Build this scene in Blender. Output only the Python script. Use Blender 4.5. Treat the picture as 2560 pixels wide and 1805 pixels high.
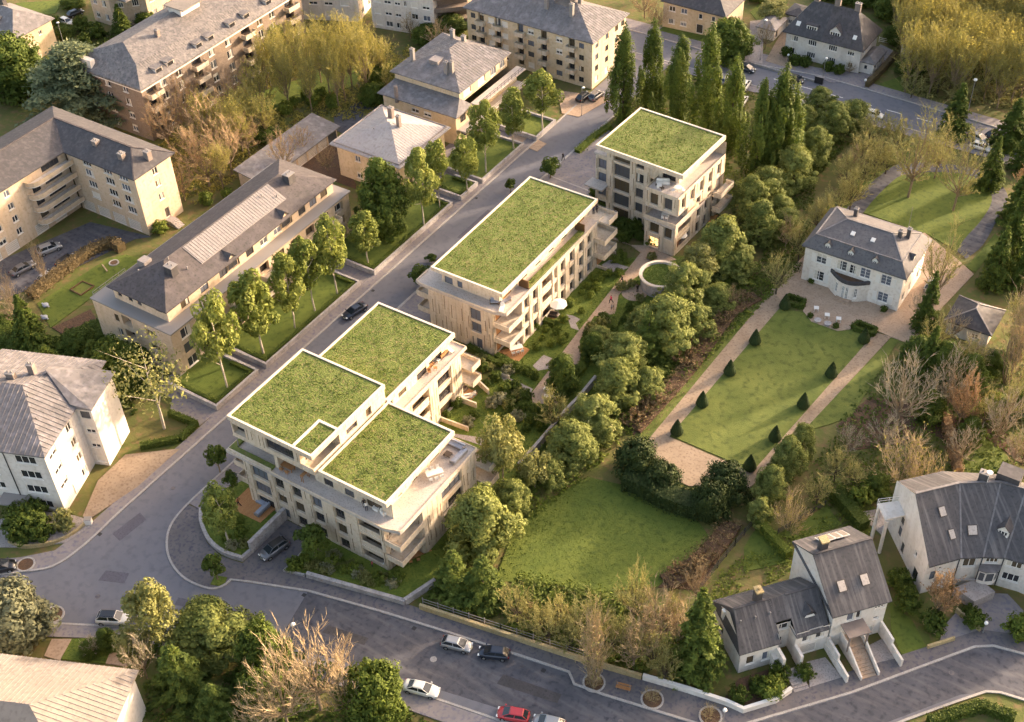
import bpy, math, random
from mathutils import Vector, Matrix, noise
for ob in list(bpy.data.objects): bpy.data.objects.remove(ob)
SC = bpy.context.scene
COL = SC.collection
RAD = math.radians
random.seed(7)

# ---------------------------------------------------------------- camera
camd = bpy.data.cameras.new('Camera'); cam = bpy.data.objects.new('Camera', camd); COL.objects.link(cam)
camd.sensor_fit = 'HORIZONTAL'; camd.sensor_width = 36.0; camd.lens = 45.27
camd.clip_start = 1.0; camd.clip_end = 3000.0
_th, _ro = RAD(42.2212), RAD(-2.4327)
_f = Vector((0, math.cos(_th), -math.sin(_th))); _r = Vector((1, 0, 0)); _u = _r.cross(_f)
_rr = math.cos(_ro)*_r + math.sin(_ro)*_u; _uu = -math.sin(_ro)*_r + math.cos(_ro)*_u
_m = Matrix((_rr, _uu, -_f)).transposed().to_4x4()
cam.matrix_world = Matrix.Translation((100, -100, 140)) @ Matrix.Rotation(RAD(34.5), 4, 'Z') @ _m
SC.camera = cam

# ---------------------------------------------------------------- sky, sun, exposure
SUN_EL, SUN_AZ = 14.5, 27.0            # azimuth clockwise from +Y
world = bpy.data.worlds.new('World'); SC.world = world; world.use_nodes = True
wn = world.node_tree; bgn = wn.nodes['Background']
sky = wn.nodes.new('ShaderNodeTexSky'); sky.sky_type = 'NISHITA'; sky.sun_disc = False
sky.sun_elevation = RAD(SUN_EL); sky.sun_rotation = RAD(SUN_AZ); sky.altitude = 300; sky.air_density = 1.0; sky.dust_density = 7.0; sky.ozone_density = 0.6
tint = wn.nodes.new('ShaderNodeMixRGB'); tint.blend_type = 'MULTIPLY'; tint.inputs[0].default_value = 1.0; tint.inputs[2].default_value = (1.08, .98, .92, 1)     # hazy, slightly warm evening air
wn.links.new(sky.outputs[0], tint.inputs[1]); wn.links.new(tint.outputs[0], bgn.inputs[0]); bgn.inputs[1].default_value = 0.15
sd = bpy.data.lights.new('Sun', 'SUN'); sd.energy = 2.5; sd.angle = RAD(2.5); sd.color = (1.0, 0.79, 0.60)
sun = bpy.data.objects.new('Sun', sd); COL.objects.link(sun)
_s = Vector((math.sin(RAD(SUN_AZ))*math.cos(RAD(SUN_EL)), math.cos(RAD(SUN_AZ))*math.cos(RAD(SUN_EL)), math.sin(RAD(SUN_EL))))
sun.rotation_euler = _s.to_track_quat('Z', 'Y').to_euler(); sun.location = (60, 120, 90)
SC.view_settings.view_transform = 'Standard'; SC.view_settings.look = 'None'; SC.view_settings.gamma = 1.0
SC.view_settings.use_curve_mapping = False; SC.view_settings.exposure = 2.1
SC.render.engine = 'CYCLES'
SC.cycles.max_bounces = 4; SC.cycles.diffuse_bounces = 2; SC.cycles.glossy_bounces = 2; SC.cycles.transmission_bounces = 2; SC.cycles.use_denoising = True; SC.cycles.use_adaptive_sampling = True; SC.cycles.adaptive_threshold = 0.04

# ---------------------------------------------------------------- materials
def rgb(h):
    h = h.lstrip('#'); c = [int(h[i:i+2], 16)/255 for i in (0, 2, 4)]
    return tuple((x/12.92 if x <= .04045 else ((x+.055)/1.055)**2.4) for x in c) + (1,)
def C(c): return rgb(c) if isinstance(c, str) else tuple(c)+(1,) if len(c) == 3 else c
MATS = {}
def mat(name, c1, c2=None, scale=1.0, rough=.85, bump=0.0, bscale=None, metal=0.0, spec=.3, c3=None, stretch=None, lo=.35, hi=.65, streak=None, coat=0):
    if name in MATS: return MATS[name]
    m = bpy.data.materials.new(name); MATS[name] = m; m.use_nodes = True
    nt = m.node_tree; N = nt.nodes; L = nt.links; b = N['Principled BSDF']
    b.inputs['Roughness'].default_value = rough; b.inputs['Metallic'].default_value = metal
    b.inputs['Specular IOR Level'].default_value = spec
    if coat: b.inputs['Coat Weight'].default_value = coat; b.inputs['Coat Roughness'].default_value = .05
    c1 = C(c1); b.inputs['Base Color'].default_value = c1
    if c2 is not None or bump:
        g = N.new('ShaderNodeNewGeometry'); vec = g.outputs['Position']
        if stretch:
            mp = N.new('ShaderNodeMapping'); mp.inputs['Scale'].default_value = stretch
            L.new(vec, mp.inputs[0]); vec = mp.outputs[0]
    if c2 is not None:
        n = N.new('ShaderNodeTexNoise'); n.inputs['Scale'].default_value = scale; n.inputs['Detail'].default_value = 6; n.inputs['Roughness'].default_value = .62
        L.new(vec, n.inputs['Vector'])
        r = N.new('ShaderNodeValToRGB'); r.color_ramp.elements[0].position = lo; r.color_ramp.elements[1].position = hi
        r.color_ramp.elements[0].color = c1; r.color_ramp.elements[1].color = C(c2)
        L.new(n.outputs[0], r.inputs[0]); out = r.outputs[0]
        if c3 is not None:
            n3 = N.new('ShaderNodeTexNoise'); n3.inputs['Scale'].default_value = scale*6.3; n3.inputs['Detail'].default_value = 4
            L.new(vec, n3.inputs['Vector'])
            r3 = N.new('ShaderNodeValToRGB'); r3.color_ramp.elements[0].position = .5; r3.color_ramp.elements[1].position = .68
            r3.color_ramp.elements[0].color = (0, 0, 0, 1); r3.color_ramp.elements[1].color = (1, 1, 1, 1)
            mx = N.new('ShaderNodeMixRGB'); mx.inputs[2].default_value = C(c3)
            L.new(n3.outputs[0], r3.inputs[0]); L.new(r3.outputs[0], mx.inputs[0]); L.new(out, mx.inputs[1]); out = mx.outputs[0]
        if streak is not None:   # rain streaks / weathering running down a surface
            ms = N.new('ShaderNodeMapping'); ms.inputs['Scale'].default_value = streak[1]
            if len(streak) > 3: ms.vector_type = 'TEXTURE'; ms.inputs['Rotation'].default_value = (0, 0, streak[3])
            L.new(g.outputs['Position'], ms.inputs[0])
            n4 = N.new('ShaderNodeTexNoise'); n4.inputs['Scale'].default_value = 1.0; n4.inputs['Detail'].default_value = 5
            L.new(ms.outputs[0], n4.inputs['Vector'])
            r4 = N.new('ShaderNodeValToRGB'); r4.color_ramp.elements[0].position = .48; r4.color_ramp.elements[1].position = .7
            r4.color_ramp.elements[0].color = (0, 0, 0, 1); r4.color_ramp.elements[1].color = (streak[2],)*3+(1,)
            m4 = N.new('ShaderNodeMixRGB'); m4.inputs[2].default_value = C(streak[0])
            L.new(n4.outputs[0], r4.inputs[0]); L.new(r4.outputs[0], m4.inputs[0]); L.new(out, m4.inputs[1]); out = m4.outputs[0]
        L.new(out, b.inputs['Base Color'])
    if bump:
        nb = N.new('ShaderNodeTexNoise'); nb.inputs['Scale'].default_value = bscale or scale*4; nb.inputs['Detail'].default_value = 5
        L.new(vec, nb.inputs['Vector'])
        bp = N.new('ShaderNodeBump'); bp.inputs['Strength'].default_value = bump; bp.inputs['Distance'].default_value = .25
        L.new(nb.outputs[0], bp.inputs['Height']); L.new(bp.outputs[0], b.inputs['Normal'])
    return m
def leafmat(name, dark, light, var=.35, transl=.3, tip=None):
    """foliage: colour varies per tree and per leaf clump; thin leaves let light through"""
    m = bpy.data.materials.new(name); MATS[name] = m; m.use_nodes = True
    nt = m.node_tree; N = nt.nodes; L = nt.links; b = N['Principled BSDF']
    g = N.new('ShaderNodeNewGeometry'); oi = N.new('ShaderNodeObjectInfo')
    r = N.new('ShaderNodeValToRGB'); r.color_ramp.elements[0].color = C(dark); r.color_ramp.elements[1].color = C(light)
    if tip: e = r.color_ramp.elements.new(.86); e.color = C(light); r.color_ramp.elements[-1].color = C(tip)
    at = N.new('ShaderNodeAttribute'); at.attribute_name = 'clump'
    ad = N.new('ShaderNodeMath'); ad.operation = 'MULTIPLY_ADD'; ad.inputs[1].default_value = .22
    sb = N.new('ShaderNodeMath'); sb.operation = 'MULTIPLY_ADD'; sb.inputs[1].default_value = .33
    sc_ = N.new('ShaderNodeMath'); sc_.operation = 'MULTIPLY'; sc_.inputs[1].default_value = .45; L.new(at.outputs['Fac'], sc_.inputs[0]); L.new(sc_.outputs[0], sb.inputs[2])
    L.new(g.outputs['Random Per Island'], sb.inputs[0]); L.new(oi.outputs['Random'], ad.inputs[0]); L.new(sb.outputs[0], ad.inputs[2])
    L.new(ad.outputs[0], r.inputs[0])
    L.new(r.outputs[0], b.inputs['Base Color']); b.inputs['Roughness'].default_value = .7; b.inputs['Specular IOR Level'].default_value = .2
    if transl:
        t = N.new('ShaderNodeBsdfTranslucent'); L.new(r.outputs[0], t.inputs[0]); mx = N.new('ShaderNodeMixShader'); mx.inputs[0].default_value = transl
        L.new(b.outputs[0], mx.inputs[1]); L.new(t.outputs[0], mx.inputs[2]); L.new(mx.outputs[0], N['Material Output'].inputs[0])
    return m
def glow(name, col, st):
    m = bpy.data.materials.new(name); MATS[name] = m; m.use_nodes = True; b = m.node_tree.nodes['Principled BSDF']
    b.inputs['Base Color'].default_value = C(col); b.inputs['Emission Color'].default_value = C(col); b.inputs['Emission Strength'].default_value = st
    return m

# ground and surfaces
mat('earth', '#6a6238', '#566028', .12, c3='#74613f', bump=.4, bscale=1.2)
mat('lawn', '#4f5e20', '#666f2b', .2, c3='#48551d', bump=.25, bscale=7, lo=.3, hi=.7)
mat('lawn_formal', '#566126', '#6f7434', .15, c3='#4e5822', bump=.35, bscale=6)
mat('garden_grass', '#566622', '#6e762c', .5, c3='#4c5c1e', bump=.6, bscale=4)
mat('turf', '#536122', '#70783a', .35, c3='#776f44', bump=.6, bscale=4.5, lo=.3, hi=.7)
mat('asphalt', '#6d6c70', '#79777b', .15, c3='#6a696d', bump=.1, bscale=9, rough=.9, lo=.25, hi=.8)
mat('asphalt_dark', '#4f4e52', '#5c5b5f', .2, c3='#424147', bump=.15, bscale=9, rough=.85, streak=('#86807c', (.15, .9, 1), .35))
mat('pave', '#837b78', '#908783', .3, c3='#736f78', bump=.1, rough=.85)
mat('pave_dark', '#65605f', '#736c6a', .3, c3='#54525a', rough=.85)
mat('patch', '#5f5c61', '#66636a', .6, c3='#58565b', rough=.9); mat('patch_dark', '#4a4645', '#55504f', .6, c3='#444140', rough=.9)
mat('kerb', '#b3aca4', '#a19a92', 1.0, c3='#8f8880')
mat('gravel', '#94806a', '#a38f78', .4, c3='#86725e', bump=.3, bscale=14)
mat('path', '#a89078', '#b59c84', .5, c3='#98806a')
mat('paver', '#9a8f88', '#aaa098', .8, c3='#857b76')
mat('mulch', '#5a4636', '#6b513a', .8, c3='#4a3a2e', bump=.5)
mat('deck', '#b07c4e', '#c08e5e', 1.2, c3='#9c6a40', stretch=(6, .6, 1))
mat('conc', '#a09a96', '#b4aca6', .5, c3='#8e8884', streak=('#77716c', (.8, .8, .12), .5))
mat('stonewall', '#a89468', '#b9a67e', 1.2, c3='#8c7b58', bump=.5)
# buildings
mat('cream_stone', '#c9b8a0', '#d4c5af', .35, c3='#beac93', streak=('#b29c80', (3.2, 3.2, .25), .55))
mat('coping', '#dccdb9', '#d2c2ad', .6)
mat('terrace', '#b3a79c', '#c2b6aa', .7, c3='#a3978d')
mat('bronze', '#6b5236', rough=.5)
mat('darkmetal', '#3c3a3a', rough=.5, metal=.3)
mat('cream_render', '#cdb796', '#d5c1a2', .3, c3='#c1aa8a', streak=('#b9a37d', (.9, .9, .08), .4))
mat('tan_render', '#c9b296', '#d1bca2', .3, c3='#bda58a', streak=('#b39b77', (.9, .9, .08), .4))
mat('white_render', '#dad0c4', '#e1d8cd', .3, c3='#d0c5b8', streak=('#b8ac9c', (.9, .9, .08), .4))
mat('mansion_white', '#e4d9ca', '#eae1d4', .3, c3='#d6c9b8', streak=('#c2b6a6', (.9, .9, .08), .35))
mat('brick', '#837466', '#78685a', .8, c3='#8f8070', bump=.2, bscale=12)
mat('zinc', '#6b6664', '#77716e', .35, c3='#625e5c', streak=('#a39c9c', (.9, .9, .9), .4), rough=.6, spec=.4)
mat('zinc_light', '#857d79', '#938a84', .3, c3='#7a736f', rough=.6, spec=.4)
mat('zinc_weather', '#625e5d', '#79736f', .4, c3='#575453', streak=('#938b84', (1.6, 1.6, .4), .6), rough=.65)
mat('slate', '#454243', '#514d4d', .45, c3='#454242', streak=('#6f6a67', (1.5, 1.5, .2), .4), rough=.7)
mat('slate_streak', '#4b4849', '#565353', .45, c3='#434142', streak=('#827c79', (.42, 9, 9), .6, RAD(50)), rough=.7)
mat('slate_light', '#5c5858', '#686463', .45, c3='#524f50', streak=('#716c69', (1.2, 1.2, .35), .5), rough=.7)
mat('slate_brown', '#4c4644', '#575050', .4, c3='#433e3c', streak=('#6d6560', (1.1, 1.1, .35), .4), rough=.75)
mat('zinc_pale', '#a39a95', '#aea59e', .3, c3='#989089', rough=.6, spec=.4)
mat('roof_white', '#857b70', '#90867a', .3, c3='#7c7267', rough=.6)
mat('white_paint', '#e4ddd2', rough=.55)
mat('frame_white', '#e8e2d8', rough=.5)
mat('frame_dark', '#4d453e', rough=.5)
mat('shutter', '#ded6c8', rough=.6)
mat('garage', '#d5cabb', rough=.6)
mat('woodwall', '#a5764a', '#b58456', .9, stretch=(3, 3, .6))
mat('chimney', '#7b6f68', '#8a7d74', 1.2)
mat('trim_grey', '#8b8580', rough=.6)
def glass(name, c, rough=.08):
    m = mat(name, c, rough=rough, spec=.6); return m
glass('glass', (.035, .035, .038)); glass('glass_blue', (.14, .15, .18), .05); glass('glass_warm', (.10, .075, .045)); glass('glass_mid', (.09, .09, .095))
glow('lit_room', '#ffca80', .55)
# foliage
leafmat('leaf_lime', '#566422', '#979c4e', tip='#c6c27e'); leafmat('leaf_dark', '#37461a', '#66742e', tip='#949a4c')
leafmat('leaf_cypress', '#4c5926', '#959a52', tip='#dad194'); leafmat('leaf_grey', '#5a5c46', '#8a8a68', tip='#aaa582')
leafmat('leaf_poplar', '#39481a', '#6c7a30', tip='#a8aa58'); leafmat('leaf_fir', '#405020', '#748036', tip='#a2a656')
leafmat('leaf_cedar', '#525e42', '#888f68', tip='#a9ae86'); leafmat('leaf_shrub', '#48581f', '#7f8a38', tip='#a9ac58')
leafmat('leaf_hedge', '#3c4a1c', '#66722e', tip='#74823a'); leafmat('leaf_topiary', '#2e3a1c', '#465228', transl=.1)
leafmat('leaf_olive', '#7d7836', '#b3a858', tip='#cbb974', transl=.5); leafmat('leaf_rust', '#84694a', '#a68a66', tip='#bb9f7c'); leafmat('leaf_bud', '#6f6e3c', '#9e985c', tip='#bba978')
leafmat('leaf_flower', '#5f6640', '#a39c7c', transl=.2); leafmat('leaf_lite', '#626630', '#98965a', tip='#bdb282'); leafmat('leaf_brownhedge', '#63543a', '#80704e', transl=.2)
leafmat('grass_blade', '#546324', '#76803a', tip='#8e8850', transl=.3)
leafmat('twig_tan', '#9c8868', '#c4ae8a', transl=0); leafmat('twig_brown', '#967e60', '#bd9f78', transl=0); leafmat('twig_grey', '#9a8d74', '#c6b698', transl=0); leafmat('twig_olive', '#8d8550', '#b8ad6c', transl=0); leafmat('twig_rust', '#9a7c5c', '#bd9a74', transl=0)
mat('bark', '#7a6a54', '#8e7c62', 3); mat('bark_pale', '#a89a86', '#c2b5a0', 3); mat('bark_dark', '#4a4034', '#5a4e40', 3)

# ---------------------------------------------------------------- mesh helpers
class MB:
    def __init__(s): s.v = []; s.f = []; s.mi = []
    def quad(s, *p, m=0):
        n = len(s.v); s.v += [tuple(q) for q in p]; s.f.append(tuple(range(n, n+len(p)))); s.mi.append(m)
    def box(s, x0, y0, z0, x1, y1, z1, m=0):
        n = len(s.v); s.v += [(x0, y0, z0), (x1, y0, z0), (x1, y1, z0), (x0, y1, z0), (x0, y0, z1), (x1, y0, z1), (x1, y1, z1), (x0, y1, z1)]
        s.f += [(n, n+3, n+2, n+1), (n+4, n+5, n+6, n+7), (n, n+1, n+5, n+4), (n+1, n+2, n+6, n+5), (n+2, n+3, n+7, n+6), (n+3, n, n+4, n+7)]; s.mi += [m]*6
    def prism(s, pts, z0, z1, m=0, bottom=True):
        a = sum(pts[i][0]*pts[(i+1) % len(pts)][1]-pts[(i+1) % len(pts)][0]*pts[i][1] for i in range(len(pts)))
        if a < 0: pts = list(reversed(pts))
        n = len(s.v); k = len(pts)
        s.v += [(p[0], p[1], z0) for p in pts]+[(p[0], p[1], z1) for p in pts]
        s.f.append(tuple(range(n+k, n+2*k))); s.mi.append(m)
        if bottom: s.f.append(tuple(reversed(range(n, n+k)))); s.mi.append(m)
        for i in range(k):
            j = (i+1) % k; s.f.append((n+i, n+j, n+k+j, n+k+i)); s.mi.append(m)
    def beam(s, p, q, w, h, m=0):     # box section from p to q, w across, h in the upright direction
        p = Vector(p); q = Vector(q); d = (q-p).normalized(); side = d.cross(Vector((0, 0, 1)))
        if side.length < 1e-4: side = Vector((1, 0, 0))
        side.normalize(); up = side.cross(d); a = side*w/2; b = up*h/2; n = len(s.v)
        for e in (p, q): s.v += [tuple(e-a-b), tuple(e+a-b), tuple(e+a+b), tuple(e-a+b)]
        s.f += [(n, n+1, n+2, n+3), (n+7, n+6, n+5, n+4), (n, n+4, n+5, n+1), (n+1, n+5, n+6, n+2), (n+2, n+6, n+7, n+3), (n+3, n+7, n+4, n)]; s.mi += [m]*6
    def cyl(s, p, q, r0, r1, k=8, m=0, caps=True):
        p = Vector(p); q = Vector(q); d = (q-p)
        if d.length < 1e-6: return
        d.normalize(); a = d.orthogonal().normalized(); b = d.cross(a); n = len(s.v)
        for e, r in ((p, r0), (q, r1)):
            for i in range(k):
                t = 2*math.pi*i/k; s.v.append(tuple(e+a*(r*math.cos(t))+b*(r*math.sin(t))))
        for i in range(k):
            j = (i+1) % k; s.f.append((n+i, n+j, n+k+j, n+k+i)); s.mi.append(m)
        if caps: s.f += [tuple(reversed(range(n, n+k))), tuple(range(n+k, n+2*k))]; s.mi += [m, m]
    def lathe(s, prof, c=(0, 0, 0), k=12, m=0):
        n = len(s.v)
        for r, z in prof:
            for i in range(k):
                t = 2*math.pi*i/k; s.v.append((c[0]+r*math.cos(t), c[1]+r*math.sin(t), c[2]+z))
        for a in range(len(prof)-1):
            for i in range(k):
                j = (i+1) % k; s.f.append((n+a*k+i, n+a*k+j, n+(a+1)*k+j, n+(a+1)*k+i)); s.mi.append(m)
        s.f += [tuple(reversed(range(n, n+k))), tuple(range(n+(len(prof)-1)*k, n+len(prof)*k))]; s.mi += [m, m]
    def mesh(s, name, mats, smooth=False, off=(0, 0, 0)):
        me = bpy.data.meshes.new(name)
        v = s.v if off == (0, 0, 0) else [(a-off[0], b-off[1], c-off[2]) for a, b, c in s.v]
        me.from_pydata(v, [], s.f)
        for x in (mats if isinstance(mats, (list, tuple)) else [mats]): me.materials.append(MATS[x] if isinstance(x, str) else x)
        if any(s.mi): me.polygons.foreach_set('material_index', s.mi)
        if smooth: me.polygons.foreach_set('use_smooth', [True]*len(me.polygons))
        me.update(); return me
    def build(s, name, mats, parent=None, smooth=False, off=(0, 0, 0)):
        return link(name, s.mesh(name, mats, smooth, off), parent)
def link(name, me, parent=None, loc=None, rz=0):
    ob = bpy.data.objects.new(name, me); COL.objects.link(ob)
    if parent: ob.parent = parent
    if loc is not None: ob.location = loc
    if rz: ob.rotation_euler = (0, 0, rz)
    return ob
def tag(ob, label=None, cat=None, group=None, kind=None):
    if label: ob['label'] = label
    if cat: ob['category'] = cat
    if group: ob['group'] = group
    if kind: ob['kind'] = kind
    return ob
def thing(name, label, cat, loc=(0, 0, 0), rz=0, group=None):
    ob = link(name, None, None, loc, rz); ob.empty_display_size = .3; return tag(ob, label, cat, group)
def copy_tree(ob, parent=None):
    c = ob.copy(); COL.objects.link(c)
    if parent: c.parent = parent
    for ch in ob.children: copy_tree(ch, c)
    return c
ORD = ['first', 'second', 'third', 'fourth', 'fifth', 'sixth', 'seventh', 'eighth', 'ninth', 'tenth', 'eleventh', 'twelfth', 'thirteenth', 'fourteenth', 'fifteenth', 'sixteenth', 'seventeenth', 'eighteenth', 'nineteenth', 'twentieth']
for _t in ('twenty', 'thirty', 'forty', 'fifty', 'sixty'): ORD += [_t+'-'+w for w in ORD[:9]]+[{'twenty': 'thirtieth', 'thirty': 'fortieth', 'forty': 'fiftieth', 'fifty': 'sixtieth', 'sixty': 'seventieth'}[_t]]

# ---------------------------------------------------------------- walls, windows, roofs
def wallh(mb, p0, p1, z0, z1, holes=(), d=.16):
    """one wall panel with real openings and reveals; outward is to the right of p0->p1"""
    p0 = Vector(p0); p1 = Vector(p1); L = (p1-p0).length; t = (p1-p0)/L; nx = Vector((t.y, -t.x))
    P = lambda s, z, k=0: (p0.x+t.x*s-nx.x*k, p0.y+t.y*s-nx.y*k, z)
    hs = [h if len(h) > 4 else tuple(h)+(d,) for h in holes]
    ss = sorted({0, L} | {round(x, 3) for h in hs for x in h[:2]}); zz = sorted({z0, z1} | {round(x, 3) for h in hs for x in h[2:4]})
    ss = [x for x in ss if -1e-6 <= x <= L+1e-6]; zz = [x for x in zz if z0-1e-6 <= x <= z1+1e-6]
    for j in range(len(zz)-1):
        run = None
        for i in range(len(ss)-1):
            cx = (ss[i]+ss[i+1])/2; cz = (zz[j]+zz[j+1])/2
            hole = any(h[0] < cx < h[1] and h[2] < cz < h[3] for h in hs)
            if not hole and run is None: run = ss[i]
            if run is not None and (hole or i == len(ss)-2):
                e = ss[i] if hole else ss[i+1]; mb.quad(P(run, zz[j]), P(e, zz[j]), P(e, zz[j+1]), P(run, zz[j+1])); run = None
    for a, b, c, e, k in hs:
        mb.quad(P(a, c), P(a, c, k), P(a, e, k), P(a, e)); mb.quad(P(b, c), P(b, e), P(b, e, k), P(b, c, k))
        mb.quad(P(a, e), P(a, e, k), P(b, e, k), P(b, e)); mb.quad(P(a, c), P(b, c), P(b, c, k), P(a, c, k))
WCACHE = {}; PCACHE = {}; WR = random.Random(21)
mat('curtain', '#cfc5b4', rough=.9)
def pane_variant(w, h, kind, pn):
    # rooms differ: some panes have paler or tinted glass, some show a curtain
    if not (kind.startswith('dark') or kind in ('w1', 'w2', 'w3', 'w4', 'bar2')): return pn, None
    t = WR.choice(['glass', 'glass', 'glass_mid', 'glass_blue', 'glass_warm']); key = (round(w, 2), round(h, 2), t)
    if key not in PCACHE:
        p = MB(); p.box(.05, -.035, .05, w-.05, -.01, h-.05); PCACHE[key] = p.mesh('pane', t)
    cu = None
    if WR.random() < .32 and w > .8:
        side = WR.choice((0, 1, 2)); ck = (round(w, 2), round(h, 2), side)
        if ck not in PCACHE:
            c = MB(); x0, x1, z0 = ((.1, w*.36, .1), (w*.66, w-.1, .1), (.1, w-.1, h*.62))[side]; c.box(x0, -.045, z0, x1, -.037, h-.1); PCACHE[ck] = c.mesh('curtain', 'curtain')
        cu = PCACHE[ck]
    return PCACHE[key], cu
def win_meshes(w, h, kind, d):
    key = (round(w, 2), round(h, 2), kind, round(d, 2))
    if key in WCACHE: return WCACHE[key]
    mul = {'w1': 1, 'w2': 2, 'w3': 3, 'w4': 4, 'shut': 1, 'half': 2, 'dark2': 2, 'dark3': 3, 'dark4': 4, 'dark1': 1, 'bar2': 2, 'door': 1, 'gar': 1, 'blue2': 2, 'blue1': 1, 'warm2': 2, 'warm3': 3, 'lit3': 3, 'mid4': 4, 'wood2': 2, 'lit2': 2}[kind]
    fm = 'frame_dark' if kind.startswith(('dark', 'warm', 'blue', 'lit', 'mid', 'wood')) else 'frame_white'
    b = .1 if fm == 'frame_white' else .055
    f = MB(); p = MB(); y0, y1 = -.07, 0
    f.box(0, y0, 0, w, y1, b); f.box(0, y0, h-b, w, y1, h); f.box(0, y0, b, b, y1, h-b); f.box(w-b, y0, b, w, y1, h-b)
    for k in range(1, mul): x = w*k/mul; f.box(x-b*.5, y0, b, x+b*.5, y1, h-b)
    if kind.startswith('bar'):
        for k in (1, 2): f.box(b, -.05, h*k/3-.02, w-b, -.02, h*k/3+.02)
    if fm == 'frame_white' and kind not in ('door', 'gar'): f.box(-.1, -d-.09, -.09, w+.1, 0, -.005)
    pm = {'shut': 'shutter', 'door': 'frame_dark', 'gar': 'garage'}.get(kind, 'glass')
    if kind.startswith('blue'): pm = 'glass_blue'
    if kind.startswith('warm'): pm = 'glass_warm'
    if kind.startswith('lit'): pm = 'lit_room'
    if kind.startswith('mid'): pm = 'glass_mid'
    if kind.startswith('wood'): pm = 'woodwall'
    p.box(b*.6, -.035, b*.6, w-b*.6, -.01, h-b*.6)
    ex = None
    if kind == 'half':
        e = MB(); e.box(b, -.055, h*.45, w-b, -.037, h-b); ex = ('shutter', e.mesh('shutter', 'shutter'))
    if kind == 'gar':
        e = MB()
        for k in range(1, 6): e.box(b, -.05, h*k/6-.02, w-b, -.036, h*k/6+.02)
        ex = ('door_ribs', e.mesh('door_ribs', 'trim_grey'))
    r = (f.mesh('window', fm), p.mesh('pane', pm), pm, ex); WCACHE[key] = r; return r
class Bld:
    """a building: an Empty at its base that parents walls, windows and roofs (coordinates are world metres when rz=0)"""
    def __init__(s, name, label, x, y, rz=0, cat='building', group=None):
        s.root = thing(name, label, cat, (x, y, 0), RAD(rz), group); s.off = (x, y, 0) if rz == 0 else (0, 0, 0); s.w = MB()
    def wall(s, p0, p1, z0, z1, wins=(), d=.16, mb=None):
        wallh(mb or s.w, p0, p1, z0, z1, [(a, a+w, z, z+h, dd) for a, z, w, h, k, dd in [(tuple(q)+(d,))[:6] for q in wins]], d)
        p0 = Vector(p0); p1 = Vector(p1); t = (p1-p0).normalized(); nx = Vector((t.y, -t.x)); rz = math.atan2(t.y, t.x)
        for q in wins:
            a, z, w, h, k, dd = (tuple(q)+(d,))[:6]
            if k == 'open': continue
            f, pn, pm, ex = win_meshes(w, h, k, dd if dd < .5 else .16); l = p0+t*a-nx*dd
            nm = 'door' if k == 'door' else 'garage_door' if k == 'gar' else 'window'
            ob = link(nm, f, s.root, (l.x-s.off[0], l.y-s.off[1], z), rz)
            pn, cu = pane_variant(w, h, k, pn)
            link('door_panel' if k in ('door', 'gar') else 'pane', pn, ob)
            if cu: link('curtain', cu, ob)
            if ex: link(ex[0], ex[1], ob)
    def part(s, name, mb, mats, parent=None, smooth=False):
        return mb.build(name, mats, parent or s.root, smooth, s.off)
    def bx(s, name, m, *c, parent=None):
        b = MB(); b.box(*c); return s.part(name, b, m, parent)
    def done(s, m): return s.part('wall', s.w, m)
def grid(ss, zs, w, h, kind):
    return [(a, z, w, h, kind if isinstance(kind, str) else random.choice(kind)) for a in ss for z in zs]
def hip(x0, y0, x1, y1, z, zr, ov=.5, axis='x', ins=None, ins2=None, th=.22, shift=0):
    """hip roof: returns slopes (MB) and list of slope corners for seams"""
    mb = MB(); X0, Y0, X1, Y1 = x0-ov, y0-ov, x1+ov, y1+ov
    a, b, c, d = Vector((X0, Y0, z)), Vector((X1, Y0, z)), Vector((X1, Y1, z)), Vector((X0, Y1, z))
    if axis == 'x':
        i1 = (Y1-Y0)/2 if ins is None else ins; i2 = i1 if ins2 is None else ins2; ym = (Y0+Y1)/2+shift
        r0, r1 = Vector((X0+i1, ym, zr)), Vector((X1-i2, ym, zr)); sl = [(a, b, r1, r0), (c, d, r0, r1), (b, c, r1, r1), (d, a, r0, r0)]
    else:
        i1 = (X1-X0)/2 if ins is None else ins; i2 = i1 if ins2 is None else ins2; xm = (X0+X1)/2+shift
        r0, r1 = Vector((xm, Y0+i1, zr)), Vector((xm, Y1-i2, zr)); sl = [(b, c, r1, r0), (d, a, r0, r1), (a, b, r0, r0), (c, d, r1, r1)]
    for q in sl: mb.quad(*(q if q[2] != q[3] else q[:3]))
    for p, q in ((a, b), (b, c), (c, d), (d, a)):
        dz = Vector((0, 0, th)); mb.quad(p-dz, q-dz, q, p)
    dz = Vector((0, 0, th)); mb.quad(d-dz, c-dz, b-dz, a-dz)
    return mb, sl
def seams(slopes, gap=.6, w=.05, h=.05):
    mb = MB()
    for a, b, c, d in slopes:
        e = (b-a); L = e.length; e = e/L; n = e.cross(d-a).normalized(); up = n.cross(e)
        T = (d-a).dot(up); sd = (d-a).dot(e); scx = (c-a).dot(e); k = int(L/gap)
        for i in range(1, k):
            x = L*i/k; t = T
            if x < sd: t = T*x/sd
            elif x > scx: t = T*(L-x)/max(1e-6, L-scx)
            if t < .3: continue
            p = a+e*x; q = p+up*t; s_ = e*w/2; o = n*h
            mb.quad(p-s_+o, p+s_+o, q+s_+o, q-s_+o); mb.quad(p-s_, p-s_+o, q-s_+o, q-s_); mb.quad(p+s_+o, p+s_, q+s_, q+s_+o)
    return mb
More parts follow.
